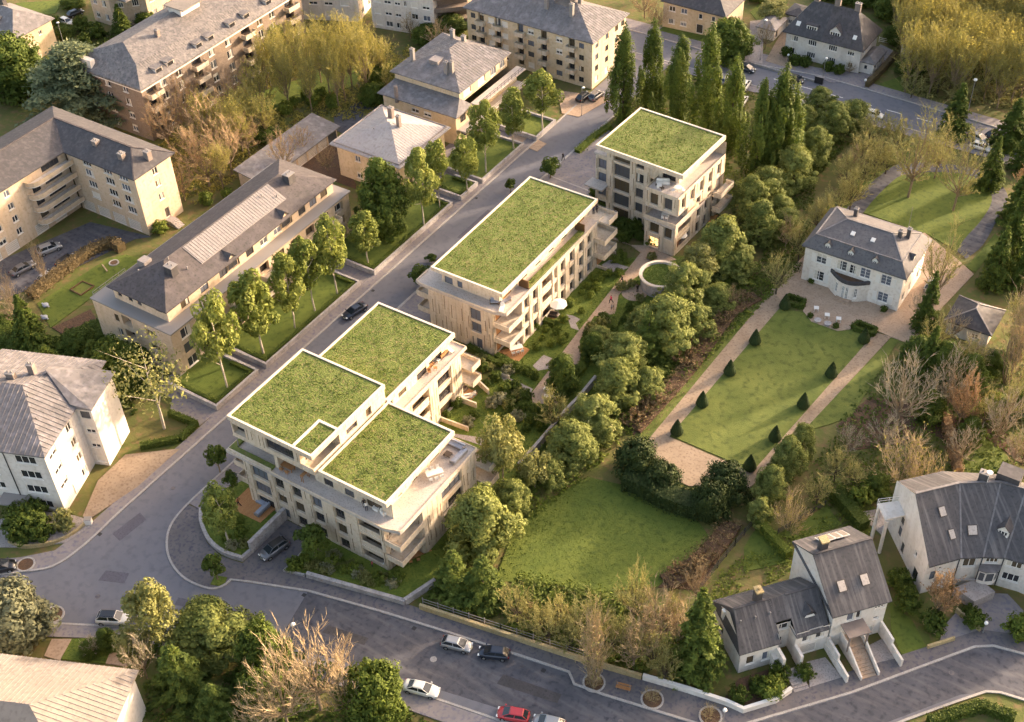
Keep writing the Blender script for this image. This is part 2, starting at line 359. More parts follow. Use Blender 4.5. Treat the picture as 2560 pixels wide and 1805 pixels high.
def chimney(b, x, y, z0, z1, sx=.5, sy=.5, m='chimney'):
    o = b.bx('chimney', m, x-sx, y-sy, z0, x+sx, y+sy, z1)
    c = MB(); c.box(x-sx-.08, y-sy-.08, z1-.02, x+sx+.08, y+sy+.08, z1+.12)
    for k in (-.5, .5):
        if sx >= sy: c.cyl((x+k*sx, y, z1+.1), (x+k*sx, y, z1+.45), .13, .1, 7)
        else: c.cyl((x, y+k*sy, z1+.1), (x, y+k*sy, z1+.45), .13, .1, 7)
    me = c.mesh('chimney_cap', 'trim_grey', off=b.off); link('chimney_cap', me, o)
    return o
def roofpipes(b, pts):
    for x, y, z in pts:
        m = MB(); m.cyl((x, y, z-.2), (x, y, z+.5), .09, .09, 6); m.cyl((x, y, z+.5), (x, y, z+.58), .15, .12, 6); b.part('vent_pipe', m, 'trim_grey')

# ================================================================ THE SETTING
def sheet(name, pts, z, m, label=None):
    b = MB(); a = sum(pts[i][0]*pts[(i+1) % len(pts)][1]-pts[(i+1) % len(pts)][0]*pts[i][1] for i in range(len(pts)))
    if a < 0: pts = list(reversed(pts))
    b.quad(*[(p[0], p[1], z) for p in pts]); ob = b.build(name, m); tag(ob, label, None, None, 'structure'); return ob
def slab(name, pts, z0, z1, m):
    b = MB(); b.prism(pts, z0, z1); ob = b.build(name, m); tag(ob, kind='structure'); return ob
def ribbon(pts, w, closed=False):
    L = []; Rr = []; n = len(pts)
    for i in range(n):
        p = Vector(pts[i][:2]); a = Vector(pts[i-1][:2]) if (i > 0 or closed) else None; c = Vector(pts[(i+1) % n][:2]) if (i < n-1 or closed) else None
        d = ((p-a).normalized() if a is not None else Vector((0, 0)))+((c-p).normalized() if c is not None else Vector((0, 0)))
        d.normalize(); nn = Vector((-d.y, d.x)); L.append(p+nn*w/2); Rr.append(p-nn*w/2)
    return L, Rr
def strip(mb, pts, w, z0, z1, closed=False):
    L, Rr = ribbon(pts, w, closed); n = len(pts)
    for i in range(n if closed else n-1):
        j = (i+1) % n; mb.prism([Rr[i], Rr[j], L[j], L[i]], z0, z1)
def kerb(pts, w=.32, h=.16, m='kerb', closed=False):
    b = MB(); strip(b, pts, w, -.02, h, closed); return tag(b.build('kerb', m), kind='structure')
def smooth(pts, k=4):
    out = []
    for i in range(len(pts)-1):
        p0 = Vector(pts[max(0, i-1)]); p1 = Vector(pts[i]); p2 = Vector(pts[i+1]); p3 = Vector(pts[min(len(pts)-1, i+2)])
        for j in range(k):
            t = j/k; out.append(tuple(.5*((2*p1)+(p2-p0)*t+(2*p0-5*p1+4*p2-p3)*t*t+(3*p1-p0-3*p2+p3)*t**3)))
    return out+[tuple(pts[-1])]

# ground, one gently uneven sheet far past the frame
g = MB(); N_ = 60; S_ = 900
for i in range(N_):
    for j in range(N_):
        x0, x1, y0, y1 = [-S_/2+S_*k/N_ for k in (i, i+1, j, j+1)]
        g.quad((x0, y0+60, -.06), (x1, y0+60, -.06), (x1, y1+60, -.06), (x0, y1+60, -.06))
tag(g.build('ground', 'earth'), kind='structure')

AK = smooth([(-11.1, -8), (-11.1, -16.2), (-11.1, -23.3), (-10.3, -27.6), (-8.1, -30.6), (-5.1, -32.6), (-1.5, -33.5), (2.2, -33.0), (3.5, -31.7), (3.7, -30.3)])+[(6, -29.3), (14.1, -26.2), (24.3, -23.8), (33.2, -22.0), (45.3, -19.7), (50.9, -18.7), (52.4, -19.9), (56.3, -19.3), (66.9, -17.1), (70, -16.4), (72.8, -14.2), (82.4, -2.9), (93.2, 11.8), (95.2, 13.2), (99, 14.0), (125, 19)]
LK = [(-18.6, 100), (-18.6, 40), (-18.6, -24)]+smooth([(-18.6, -30), (-18.4, -36.6), (-19.3, -41.6), (-22.5, -44.7), (-26, -47.6), (-40, -58)])
SK = [(-36, -66), (-20.5, -52.5), (-12.2, -48.6), (-2.5, -43.4), (10, -38.8), (27.7, -33.0), (39.1, -30.8), (47.1, -29.3), (62, -26.2)]
SK2 = [(72, -24), (84, -11), (89.6, -2.9), (93.8, 2.6), (96.5, 6.0), (98, 6.8), (100.8, 7.3), (126, 12)]
road = [(-18.6, 126)]+LK+SK+SK2+list(reversed(AK))+[(-11.3, 28), (-11.0, 60), (-10.4, 82), (-9.6, 126)]
sheet('road', road, 0.0, 'asphalt')
sheet('road', [(33, -30.7), (72, -22.3), (84, -9.5), (94, 4), (98, 7.0), (125, 12), (125, 18.8), (99, 13.8), (95.2, 13.0), (93.4, 11.8), (82.6, -3), (73, -14.4), (66.9, -17.3), (52.4, -20.1), (50.9, -18.9), (33.2, -22.2), (24.3, -24), (14.1, -26.4), (16, -35)], 0.004, 'asphalt_dark')
sheet('road', [(-60, 125.2), (60, 125.2), (130, 118), (130, 130), (57, 134), (42, 134.6), (20, 135.4), (5, 133), (-60, 134)], 0.005, 'asphalt')
# pavements
sheet('pavement', [(-20.6, 92), (-20.6, -24), (-20.6, -33), (-21.2, -39.5), (-24.5, -43), (-42, -56), (-40, -58)]+list(reversed(LK[1:-1]))+[(-18.6, 92)], 0.12, 'pave')
slab('pavement', AK[8:]+[(125, 22), (98.5, 17), (93, 14.8), (76.0, -6.4), (75.0, -9.0), (72.2, -12.4), (70, -12.6), (59.2, -14.8), (51.5, -16.5), (28.8, -20.6), (26.7, -21.0), (12.4, -24.3), (9.1, -25.4), (3.2, -27.3), (-.3, -27.9), (-3.5, -27.2), (-6.8, -25.2), (-8.6, -23)], -.02, .11, 'pave_dark')
slab('pavement', [(-11.1, -23), (-8.5, -23), (-6.2, -19), (-6.2, 17), (-3.8, 17), (-3.8, 62), (-11.0, 62)], -.02, .105, 'pave')
slab('pavement', [(-10.9, 62), (-3.8, 62), (2.5, 66), (3.2, 82), (-3, 92), (-10.0, 96)], -.02, .1, 'pave')
slab('pavement', [(-36, -67), (-20.5, -52.7), (-12.2, -48.8), (-2.5, -43.6), (10, -39.0), (27.7, -33.2), (39.1, -31.0), (47.1, -29.5), (62, -26.4), (62, -29), (40, -33.4), (27, -35.8), (8, -41.5), (-4, -46.5), (-14, -52), (-30, -70)], -.02, .11, 'pave')
sheet('pavement', [(-60, 134.2), (5, 133.2), (20, 135.6), (42, 134.8), (57, 134.2), (130, 130.2), (130, 133), (57, 137), (20, 138.4), (-60, 137.5)], .09, 'pave')
sheet('pavement', [(-60, 124.8), (60, 124.8), (130, 117.8), (130, 115.5), (60, 122.6), (-60, 122.6)], .09, 'pave')
for p in (AK, LK[:-1], SK): kerb(p)
kerb(SK2); kerb([(-11.2, -8), (-11.2, 28), (-11.0, 60), (-10.4, 82), (-9.8, 100)], .45)
kerb([(-60, 134.1), (5, 133.1), (20, 135.5), (42, 134.7), (57, 134.1), (130, 130.1)], .3); kerb([(-60, 125.0), (60, 125.0), (130, 117.9)], .3)
# parking bay lines by block B and the white bands
for y in (18.2, 21.6, 25.2): sheet('bay_line', [(-11.0, y), (-4.4, y), (-4.4, y+.3), (-11.0, y+.3)], .125, 'kerb')
for y in (66, 70.5, 75): sheet('bay_line', [(-9.8, y), (-1, y-.5), (-1, y-.2), (-9.8, y+.3)], .125, 'kerb')
# dashed lane marks on the upper cross road
for k in range(9): sheet('lane_marking', [(12+k*6.2, 129.6), (15+k*6.2, 129.6), (15+k*6.2, 129.8), (12+k*6.2, 129.8)], .012, 'white_paint')
# worn yellow manhole on the lower road
b = MB(); b.cyl((35.0, -26.2, -.02), (35.0, -26.2, .018), .45, .45, 16); tag(b.build('manhole_cover', 'kerb'), kind='structure')

# block A surroundings: island lawn, driveway, front lawn
isl = smooth([(-8.3, -23.2), (-6.6, -25.0), (-3.5, -26.8), (-.3, -27.4), (2.8, -26.9)])
slab('lawn', isl+[(2.9, -25.2), (3.0, -17.8), (-8.0, -17.8), (-8.5, -20)], 0, .45, 'garden_grass')
slab('lawn', [(-8.0, -17.8), (-3.7, -17.8), (-3.7, -5), (-6.2, -5), (-6.4, -14)], 0, .4, 'garden_grass')
sheet('driveway', [(3.2, -27.4), (9.1, -25.5), (9.3, -18.0), (3.2, -18.0)], .125, 'pave_dark')
slab('lawn', [(9.1, -25.3), (12.4, -24.2), (26.5, -21.0), (29.5, -12.6), (26.5, -9), (24.1, -12.6), (21.5, -17.8), (9.1, -17.8)], 0, .3, 'garden_grass')
slab('lawn', [(1.91, -32.43), (1.36, -30.91), (3.09, -30.32), (3.45, -31.18), (3.09, -32.01)], 0, .2, 'garden_grass')
def wall_thing(name, label, pts, w, h, m, cat='wall', z0=-.05, cap=None, closed=False, group=None):
    b = MB(); strip(b, pts, w, z0, h, closed); c = Vector(pts[0]); ob = b.build(name, m, off=(c.x, c.y, 0)); ob.location = (c.x, c.y, 0); tag(ob, label, cat, group)
    if cap:
        k = MB(); strip(k, pts, w+.12, h, h+.1, closed); k.build('coping', cap, ob, off=(c.x, c.y, 0))
    return ob
wall_thing('retaining_wall', 'curved pale concrete wall edging the rounded lawn beside the driveway', isl+[(3.0, -25.3)], .4, .75, 'conc', cap='conc')
wall_thing('retaining_wall', 'tall grey concrete wall between the driveway ramp and the wooden deck', [(3.05, -25.3), (3.1, -17.8)], .45, 2.3, 'conc', cap='conc')
wall_thing('boundary_wall', 'long low concrete wall along pavement before the front lawn with flower bushes', [(12.4, -24.4), (26.7, -21.1)], .45, .9, 'conc', cap='conc')
wall_thing('boundary_wall', 'low concrete edge curving from the driveway around the small planted corner', [(9.3, -20.5), (9.1, -25.35), (12.1, -24.5)], .3, .5, 'conc')
wall_thing('boundary_wall', 'short diagonal concrete wall end beside the two firs', [(26.7, -21.1), (28.2, -16.2)], .4, 1.1, 'conc', cap='conc')
wall_thing('boundary_wall', 'low yellowish stone wall with railing below the ivy shrubs by lower road', [(28.8, -20.6), (40, -18.6), (51.5, -16.5), (59.2, -14.8)], .4, 1.0, 'stonewall')
wall_thing('boundary_wall', 'white rendered garden wall running below the big spruce at street corner', [(59.4, -14.75), (65, -13.5), (70, -12.6), (72.2, -12.5), (75.0, -9.1), (76.0, -6.7)], .35, 1.0, 'white_render', cap='white_paint')
wall_thing('boundary_wall', 'long straight grey concrete wall between the gardens and the conifer row', [(26.55, 7.47), (26.64, 12.46), (26.61, 21.43), (26.82, 24.32), (26.71, 29.74)], .35, 1.4, 'conc', cap='kerb')

# terraced lawns opposite, behind retaining walls
TER = [(-31.5, -6.2, -20.9, 3.4), (-31.5, 5.3, -20.7, 29.9), (-31.5, 33.6, -20.3, 57.4), (-27, 59.9, -19.9, 65.2), (-30, 66.6, -19.6, 81.0), (-30, 84.4, -18.6, 91.5)]
TL = ['nearest the birch, with one tree', 'long one with four trees facing the dark car', 'one with the dark conifer opposite the middle block', 'smallest one with a single tree', 'one with three trees near the metal roofed house', 'farthest one with rounded corner near the poplars']
for (x0, y0, x1, y1), tl in zip(TER, TL):
    slab('lawn', [(x0, y0), (x1, y0), (x1, y1), (x0, y1)], 0, .55, 'lawn')
    wall_thing('retaining_wall', 'low grey retaining wall round the raised lawn terrace, '+tl, [(x0, y0), (x1, y0), (x1, y1), (x0+2, y1)], .45, .95, 'conc', cap='conc', group='retaining walls of the lawn terraces')
sheet('pavement', [(-33, -8), (-20.7, -8), (-20.7, 92), (-33, 92)], .05, 'pave')
# lawns
slab('lawn', [(35.94, 11.59), (42.71, 13.23), (53.55, 12.33), (56.39, 10.46), (54.06, -0.97), (48.28, -5.41), (42.34, -7.54), (34.95, -11.44), (34.17, -9.45), (31.56, -0.72), (31.36, -0.84)], -.05, .06, 'lawn')
slab('lawn', [(42.09, 25.35), (56.32, 25.14), (59.90, 63.06), (59.91, 64.40), (56.28, 62.24), (55.14, 61.12), (51.04, 60.70), (47.93, 62.27), (44.99, 61.44), (43.89, 62.66)], -.05, .05, 'lawn_formal')
GP = [(39.6, 23.0), (41.9, 25.3), (42.4, 64.9), (40.8, 65.0)]
slab('gravel_path', [(39.86, 22.69), (42.27, 25.01), (44.06, 62.29), (43.42, 64.98), (41.00, 64.74)], -.05, .055, 'gravel')
slab('gravel_path', [(56.00, 24.77), (59.97, 63.55), (62.51, 63.73), (57.18, 22.70), (56.81, 21.43)], -.05, .057, 'gravel')
slab('gravel_path', [(39.86, 22.69), (42.27, 25.01), (56.51, 24.72), (57.06, 21.93), (55.82, 21.53), (49.39, 17.63), (43.98, 17.89)], -.05, .053, 'gravel')
slab('lawn', [(38.10, 21.82), (39.88, 22.89), (41.17, 64.36), (39.37, 60.91), (37.97, 59.14)], -.05, .052, 'lawn_formal')
slab('lawn', [(62.57, 63.55), (63.83, 63.64), (63.96, 43.12), (61.82, 39.91), (58.92, 36.26)], -.05, .052, 'lawn_formal')
# mansion forecourt (pale gravel), drive loop and its lawn
slab('gravel_court', [(40.82, 65.11), (41.80, 77.10), (57.50, 93.62), (64.84, 89.16), (68.69, 86.46), (67.10, 75.51), (66.39, 63.65), (62.51, 63.73), (60.05, 64.04), (56.41, 64.57), (56.07, 62.11), (54.53, 60.66), (49.95, 60.72), (47.66, 62.57), (47.25, 65.12), (43.86, 65.24), (43.34, 63.27)], -.05, .07, 'path')
loop_out = smooth([(42.76, 91.49), (43.09, 99.55), (44.96, 110.32), (47.40, 113.54), (51.63, 116.01), (57.03, 117.63), (60.88, 117.49), (64.96, 114.61), (67.02, 110.69), (67.25, 103.66), (67.44, 95.28), (66.20, 89.96)])
loop_in = smooth([(45.92, 93.89), (46.06, 99.57), (47.14, 107.72), (49.16, 110.37), (52.68, 113.01), (57.85, 115.13), (60.86, 113.95), (63.64, 111.54), (64.84, 107.74), (64.82, 101.70), (64.12, 95.41), (64.13, 91.28)])
sheet('driveway', loop_out+list(reversed(loop_in)), .07, 'asphalt_dark')
slab('lawn', loop_in+[(58.11, 93.49)], -.05, .06, 'lawn')
slab('lawn', [(39.08, 88.24), (41.80, 110.60), (45.19, 116.24), (47.34, 113.69), (44.90, 110.47), (43.06, 99.64), (42.73, 91.58)], -.05, .058, 'lawn')
slab('lawn', [(66.89, 87.87), (67.90, 95.55), (68.16, 99.88), (70.90, 96.29), (69.31, 92.81), (68.77, 87.00)], -.05, .058, 'lawn')
# small gardens
slab('lawn', [(-66.20, -2.70), (-59.08, -6.01), (-59.04, 12.98), (-59.31, 15.92), (-62.96, 15.34), (-64.87, 12.64), (-65.47, 5.12)], -.05, .05, 'lawn')
slab('lawn', [(-54.02, -6.20), (-53.24, -0.69), (-48.00, -3.96), (-48.27, -6.80)], -.05, .05, 'lawn')
slab('lawn', [(-84.28, 62.00), (-77.54, 75.20), (-72.38, 87.11), (-67.35, 91.51), (-63.44, 83.26), (-75.23, 62.33)], -.05, .05, 'lawn')
slab('lawn', [(61.08, 11.38), (60.99, 14.55), (61.42, 16.13), (67.63, 12.55), (62.91, 7.50)], -.05, .05, 'lawn')
slab('lawn', [(64.12, 15.81), (67.83, 24.35), (70.98, 22.27), (66.92, 16.23)], -.05, .05, 'lawn')
slab('lawn', [(67.47, 28.59), (69.79, 32.10), (70.34, 27.24), (68.63, 26.88)], -.05, .05, 'lawn')
slab('lawn', [(81.38, 13.08), (85.07, 11.57), (87.98, 8.59), (85.78, 5.72), (83.22, 8.74)], -.05, .05, 'lawn')
slab('lawn', [(80.09, 44.57), (81.76, 49.28), (86.58, 47.04), (87.88, 44.25), (81.97, 40.31)], -.05, .05, 'lawn')
slab('lawn', [(82.24, 59.61), (83.67, 64.92), (85.59, 58.47), (83.46, 57.19)], -.05, .05, 'lawn')
slab('lawn', [(30.22, 135.42), (34.44, 143.57), (39.25, 144.87), (40.15, 136.91)], -.05, .05, 'lawn')
slab('lawn', [(-6.51, -51.77), (-7.68, -48.83), (-2.97, -45.36), (-0.98, -49.20)], -.05, .13, 'garden_grass')
slab('lawn', [(-18.92, 136.35), (-18.73, 138.91), (-7.60, 139.51), (-7.24, 136.53)], -.05, .12, 'lawn')
slab('lawn', [(-4.90, 154.21), (-5.00, 161.02), (0.18, 163.93), (2.02, 157.26), (-0.95, 150.59)], -.05, .05, 'lawn')
slab('lawn', [(-131.50, 57.33), (-132.12, 60.14), (-127.91, 61.73), (-126.79, 58.44)], -.05, .05, 'lawn')
slab('lawn', [(-158.66, 73.09), (-151.77, 69.87), (-145.91, 74.05), (-149.37, 80.10)], -.05, .05, 'lawn')
# court by the L-shaped block
slab('yard', [(-76.01, 19.09), (-62.82, 21.60), (-64.88, 19.54), (-69.83, 0.54), (-72.47, -5.45), (-81.51, 2.30)], -.05, .03, 'asphalt_dark')
slab('yard', [(-56.08, 67.29), (-59.68, 71.28), (-57.73, 86.53), (-51.75, 78.60), (-53.10, 67.02)], -.05, .04, 'asphalt_dark')
slab('yard', [(-59.05, 44.07), (-55.26, 65.77), (-51.34, 62.84), (-38.91, 52.85), (-44.94, 52.90)], -.05, .035, 'mulch')
slab('yard', [(-29.80, -6.85), (-27.19, -6.10), (-20.57, -6.17), (-20.91, -10.33), (-27.00, -10.44)], -.05, .06, 'pave')
slab('yard', [(-26.24, -20.79), (-19.90, -15.46), (-19.85, -24.58), (-21.35, -32.91), (-22.56, -32.97), (-25.87, -26.80)], -.05, .13, 'gravel')
slab('yard', [(-32.50, -39.69), (-31.57, -37.08), (-25.17, -33.80), (-22.34, -33.17), (-20.10, -33.50), (-20.96, -37.67), (-25.40, -41.36), (-28.41, -43.20)], -.05, .14, 'paver')
slab('yard', [(-8.78, -52.61), (-9.96, -50.23), (-7.68, -48.83), (-6.50, -52.05)], -.05, .13, 'path'); slab('yard', [(-0.98, -49.20), (-2.97, -45.36), (-1.22, -44.28), (1.76, -48.06)], -.05, .13, 'path')
slab('yard', [(-25.09, 103.04), (-13.56, 106.11), (-14.98, 99.73), (-15.81, 96.20), (-19.54, 95.75)], -.05, .08, 'path')
slab('yard', [(-24.27, 81.73), (-23.40, 85.49), (-16.24, 84.44), (-16.36, 81.19)], -.05, .1, 'path')
slab('yard', [(-3.03, 150.24), (-0.66, 152.41), (7.40, 134.07), (4.30, 133.81)], -.05, .11, 'paver'); slab('yard', [(7.42, 135.58), (4.96, 149.83), (6.42, 149.85), (9.19, 141.17), (14.64, 135.21)], -.05, .11, 'gravel')
slab('yard', [(12.47, 136.95), (22.74, 134.00), (28.22, 137.13), (30.22, 144.09), (29.93, 152.95), (25.88, 154.52), (26.81, 140.68)], -.05, .1, 'pave')
# front courts of the white houses
slab('yard', [(89.48, 16.00), (88.77, 12.70), (89.15, 10.42), (93.09, 14.23), (98.45, 15.30), (96.89, 20.55), (94.19, 22.26), (90.52, 20.30), (92.31, 16.02)], -.05, .1, 'pave')
slab('yard', [(75.94, -1.56), (77.65, 0.31), (80.61, -1.36), (77.77, -4.83)], -.05, .14, 'paver'); slab('yard', [(81.75, 5.03), (82.74, 6.75), (85.74, 5.29), (83.28, 2.69)], -.05, .14, 'paver')
slab('yard', [(72.31, 25.73), (74.31, 27.62), (76.63, 25.06), (76.41, 23.30), (74.25, 24.26)], -.05, .1, 'paver')
slab('yard', [(69.61, -8.42), (72.91, -4.24), (72.53, -4.74), (75.70, -6.24), (74.77, -8.38), (71.98, -11.65), (69.34, -12.25)], -.05, .08, 'mulch')
# border beds
slab('planting_bed', [(-58.85, -5.88), (-56.83, 0.95), (-53.24, -0.69), (-54.25, -6.34)], -.05, .08, 'mulch')
slab('planting_bed', [(35.43, 24.01), (36.53, 39.59), (36.03, 60.83), (40.57, 64.48), (39.83, 61.19), (38.06, 31.48), (37.54, 22.61)], -.05, .04, 'mulch')
slab('planting_bed', [(54.23, -0.86), (56.64, 9.96), (58.93, 10.08), (59.20, 1.58)], -.05, .04, 'mulch')
slab('planting_bed', [(73.65, 46.27), (75.48, 51.22), (87.61, 51.69), (89.17, 46.45), (86.87, 47.57), (81.66, 49.60), (79.88, 45.18)], -.05, .04, 'mulch')
slab('planting_bed', [(62.74, 40.08), (64.72, 48.69), (71.93, 51.04), (73.79, 42.61), (66.64, 36.44)], -.05, .03, 'mulch')
# shared garden between blocks and conifers
slab('lawn', [(10.7, .4), (24.1, .4), (24.1, -12), (27, -8), (31, 18), (33, 44), (36, 70), (24, 66), (12, 58), (12, 17), (10.7, 16)], -.05, .045, 'garden_grass')
slab('garden_path', [(19.37, 22.27), (18.10, 39.27), (16.75, 62.84), (14.15, 63.91), (17.01, 65.49), (23.14, 64.30), (19.81, 60.31), (19.81, 58.06), (18.99, 54.61), (19.24, 50.40), (21.18, 45.91), (18.40, 43.56), (19.47, 36.96), (22.92, 31.87), (19.54, 29.85), (20.14, 25.60), (23.68, 24.45), (24.22, 22.16), (20.68, 20.63)], -.05, .075, 'path')
slab('garden_path', [(10.09, 64.43), (14.15, 63.91), (12.64, 63.81), (8.55, 63.79), (7.85, 64.45)], -.05, .07, 'path')
slab('patio', [(16.16, 27.82), (16.24, 30.96), (18.71, 30.97), (18.66, 28.47), (17.48, 27.34)], -.05, .08, 'paver')
slab('patio', [(14.22, 41.54), (15.21, 41.89), (16.82, 41.69), (16.66, 40.46), (18.20, 39.11), (16.60, 39.06)], -.05, .08, 'paver')
slab('patio', [(12.55, 56.28), (13.32, 59.28), (14.99, 57.97), (17.02, 58.16), (16.15, 55.90), (14.33, 55.32)], -.05, .08, 'paver')
slab('patio', [(13.10, 23.04), (14.25, 23.52), (19.02, 23.28), (19.27, 22.20), (14.11, 22.39)], -.05, .08, 'paver')
slab('patio', [(13.65, 8.58), (18.41, 10.31), (19.11, 8.85), (14.23, 8.16)], -.05, .08, 'paver')
DK = [([(9.57, 27.97), (11.76, 31.04), (13.66, 30.85), (13.65, 27.17)], .14), ([(11.00, 38.92), (11.49, 41.07), (12.58, 41.26), (13.18, 39.30)], .14), ([(10.07, 57.88), (10.35, 60.11), (12.07, 59.57), (11.97, 55.68)], .14), ([(8.85, 17.17), (9.59, 18.24), (12.14, 17.93), (12.09, 15.87), (10.64, 15.00)], .14), ([(21.18, -16.34), (21.72, -13.64), (23.44, -11.74), (24.38, -11.68), (24.80, -16.13)], .14), ([(-5.34, -20.78), (-5.35, -16.33), (-2.22, -17.47), (0.84, -17.38), (0.66, -20.60)], .5), ([(6.23, 24.03), (8.56, 24.13), (8.95, 22.23), (6.85, 22.25)], .14), ([(18.66, 68.18), (20.80, 69.97), (21.79, 66.89), (20.37, 65.53)], .14), ([(22.16, 78.87), (23.50, 79.93), (23.72, 77.59), (22.53, 76.89)], .14), ([(23.79, -1.72), (22.52, 1.33), (24.02, 1.72), (24.27, -0.05)], .14)]
for p, z in DK: slab('deck', p, 0, z, 'deck')

# ================================================================ THE THREE NEW BLOCKS
def wbox(mb, p0, p1, s0, s1, k0, k1, z0, z1, m=0):
    """box on a wall p0->p1: s along it, k outwards"""
    p0 = Vector(p0); p1 = Vector(p1); t = (p1-p0).normalized(); n = Vector((t.y, -t.x))
    q = lambda s, k: tuple(p0+t*s+n*k)
    mb.prism([q(s0, k0), q(s0, k1), q(s1, k1), q(s1, k0)], z0, z1, m)
def mfac(b, p0, p1, z0, z1, cols, rng, piers=True, gap=2.3):
    """stone facade: recessed openings, proud piers with bronze slots. cols: (s, width, [(z, h, kind, depth)])"""
    wins = []
    for s, w, op in cols:
        for z, h, k, d in op:
            wins.append((s, z, w, h, k, d))
            sl = MB(); wbox(sl, p0, p1, s+.01, s+w-.01, -.05, .10, z-.16, z-.004); b.part('sill', sl, 'coping')
            if d > .6:
                pa = MB(); wbox(pa, p0, p1, s, s+w, -.1, .03, z+.01, z+.85); b.part('parapet', pa, 'cream_stone')
    b.wall(p0, p1, z0, z1, wins)
    L = (Vector(p1)-Vector(p0)).length; e = [0]+[x for s, w, _ in sorted(cols, key=lambda c: c[0]) for x in (s, s+w)]+[L]
    for i in range(0, len(e), 2):
        a, c = e[i]+.12, e[i+1]-.12
        if c-a < .3: continue
        n = max(1, round((c-a)/gap)); wd = (c-a)/n
        for k in range(n):
            pm = MB(); s0 = a+k*wd+(.03 if k else 0); s1 = a+(k+1)*wd-.03
            if piers: wbox(pm, p0, p1, s0, s1, .0, .13, z0, z1-.35); pier = b.part('pier', pm, 'cream_stone')
            else: pier = b.root
            z = z0+rng.uniform(.4, 1.6)
            while z < z1-2:
                h = rng.uniform(1.9, 2.9); gm = MB(); sx = rng.uniform(s0+.08, max(s0+.09, s1-.16))
                ko = .134 if piers else .0; wbox(gm, p0, p1, sx, sx+.11, ko-.03, ko+.008, z, min(z+h, z1-.5)); g_ = gm.build('groove', 'bronze', pier, off=b.off)
                z += h+rng.uniform(.3, 1.4)
                if s1-s0 < .7: z += 1.0
def turf_part(b, pts, z, name='turf', m='turf', z0=None):
    mb = MB(); mb.prism(pts, z-.25 if z0 is None else z0, z); return b.part(name, mb, m)
def blades(b, x0, y0, x1, y1, z, n, rng, name='roof_grass', parent=None):
    mb = MB()
    for i in range(n):
        x, y = rng.uniform(x0, x1), rng.uniform(y0, y1); c = noise.noise(Vector((x*.8, y*.8, z)))
        if c < -.1 and rng.random() < .6: continue
        a = rng.uniform(0, 6.283); l = rng.uniform(.06, .15); h = rng.uniform(.03, .09)+max(0, c)*.1
        dx, dy = math.cos(a)*l, math.sin(a)*l; ex, ey = -dy*.35, dx*.35; ox, oy = rng.uniform(-.12, .12), rng.uniform(-.12, .12)
        mb.quad((x-dx, y-dy, z), (x+ex*.5, y+ey*.5, z), (x+dx+ox, y+dy+oy, z+h), m=0)
        mb.quad((x-ex, y-ey, z), (x+dx, y+dy, z), (x+ox, y+oy, z+h*1.1), m=0)
    ob = b.part(name, mb, 'grass_blade', parent); ob['kind'] = 'stuff'; return ob
def green_roof(b, x0, y0, x1, y1, z0, z1, rng, nblade=2500, cut=(), pl=1.9, cw=.34):
    s = MB(); s.box(x0+.05, y0+.05, z0, x1-.05, y1-.05, z1-.3); rf = b.part('roof_slab', s, 'cream_stone')
    t = MB(); t.box(x0+cw, y0+cw, z1-.3, x1-cw, y1-cw, z1-.14); tf = b.part('turf', t, 'turf')
    blades(b, x0+cw, y0+cw, x1-cw, y1-cw, z1-.14, nblade, rng, parent=tf)
    dk = MB(); e = .1
    dk.box(x0+cw, y1-cw-e, z1-.2, x1-cw, y1-cw+.01, z1-.125); dk.box(x1-cw-e, y0+cw, z1-.2, x1-cw+.01, y1-cw-e, z1-.125); dk.box(x0+cw, y0+cw-.01, z1-.2, x1-cw-e, y0+cw+e, z1-.125)
    b.part('gutter_strip', dk, 'darkmetal', tf)  # dark strips stand for the shade of the parapets on the turf edge
    def run(p0, p1, inner0, inner1):
        c = MB(); c.prism([p0, p1, inner1, inner0], z1-.3, z1); b.part('coping', c, 'coping')
        L = (Vector(p1)-Vector(p0)).length; n = max(1, round(L/pl)); a = 0
        for k in range(n):
            wd = L/n; j = rng.uniform(-.18, .18)*wd if k < n-1 else 0; e_ = (k+1)*wd+j
            pm = MB(); wbox(pm, p0, p1, a+.025, e_-.025, -.04, .03, z0-.03, z1-.04); b.part('fascia_panel', pm, 'cream_stone', rf)
            a = e_
        gm = MB(); wbox(gm, p0, p1, 0, L, -.06, -.045, z0, z1-.05); b.part('joint_backing', gm, 'bronze', rf)
    A, B_, C_, D = (x0, y0), (x1, y0), (x1, y1), (x0, y1); a, b_, c, d = (x0+cw, y0+cw), (x1-cw, y0+cw), (x1-cw, y1-cw), (x0+cw, y1-cw)
    run(A, B_, a, b_); run(B_, C_, b_, c); run(C_, D, c, d); run(D, A, d, a)
    for q in cut: c2 = MB(); c2.box(q[0], q[1], z1-.16, q[2], q[3], z1+.002); b.part('coping', c2, 'coping')
    return rf
def balcony(b, x0, y0, x1, y1, z, open_side, name='balcony', h=.95, rail=True):
    m = MB(); m.box(x0, y0, z-.25, x1, y1, z); t = .12
    ob = b.part(name, m, 'cream_stone')
    for sd, q in (('w', (x0, y0, x0+t, y1)), ('e', (x1-t, y0, x1, y1)), ('s', (x0+t*1.01, y0, x1-t*1.01, y0+t)), ('n', (x0+t*1.01, y1-t, x1-t*1.01, y1))):
        if sd in open_side: continue
        p = MB(); p.box(q[0], q[1], z, q[2], q[3], z+h*.8); b.part('parapet', p, 'cream_stone', ob)
        if rail: r = MB(); cx0, cy0, cx1, cy1 = q; r.box(cx0+.03, cy0+.03, z+h, cx1-.03, cy1-.03, z+h+.05); b.part('handrail', r, 'trim_grey', ob)
    return ob
rg = random.Random(3)
F3 = lambda h, kinds, zs=(.45, 3.55, 6.65), d=.32: [(z, h, k, d) for z, k in zip(zs, kinds)]
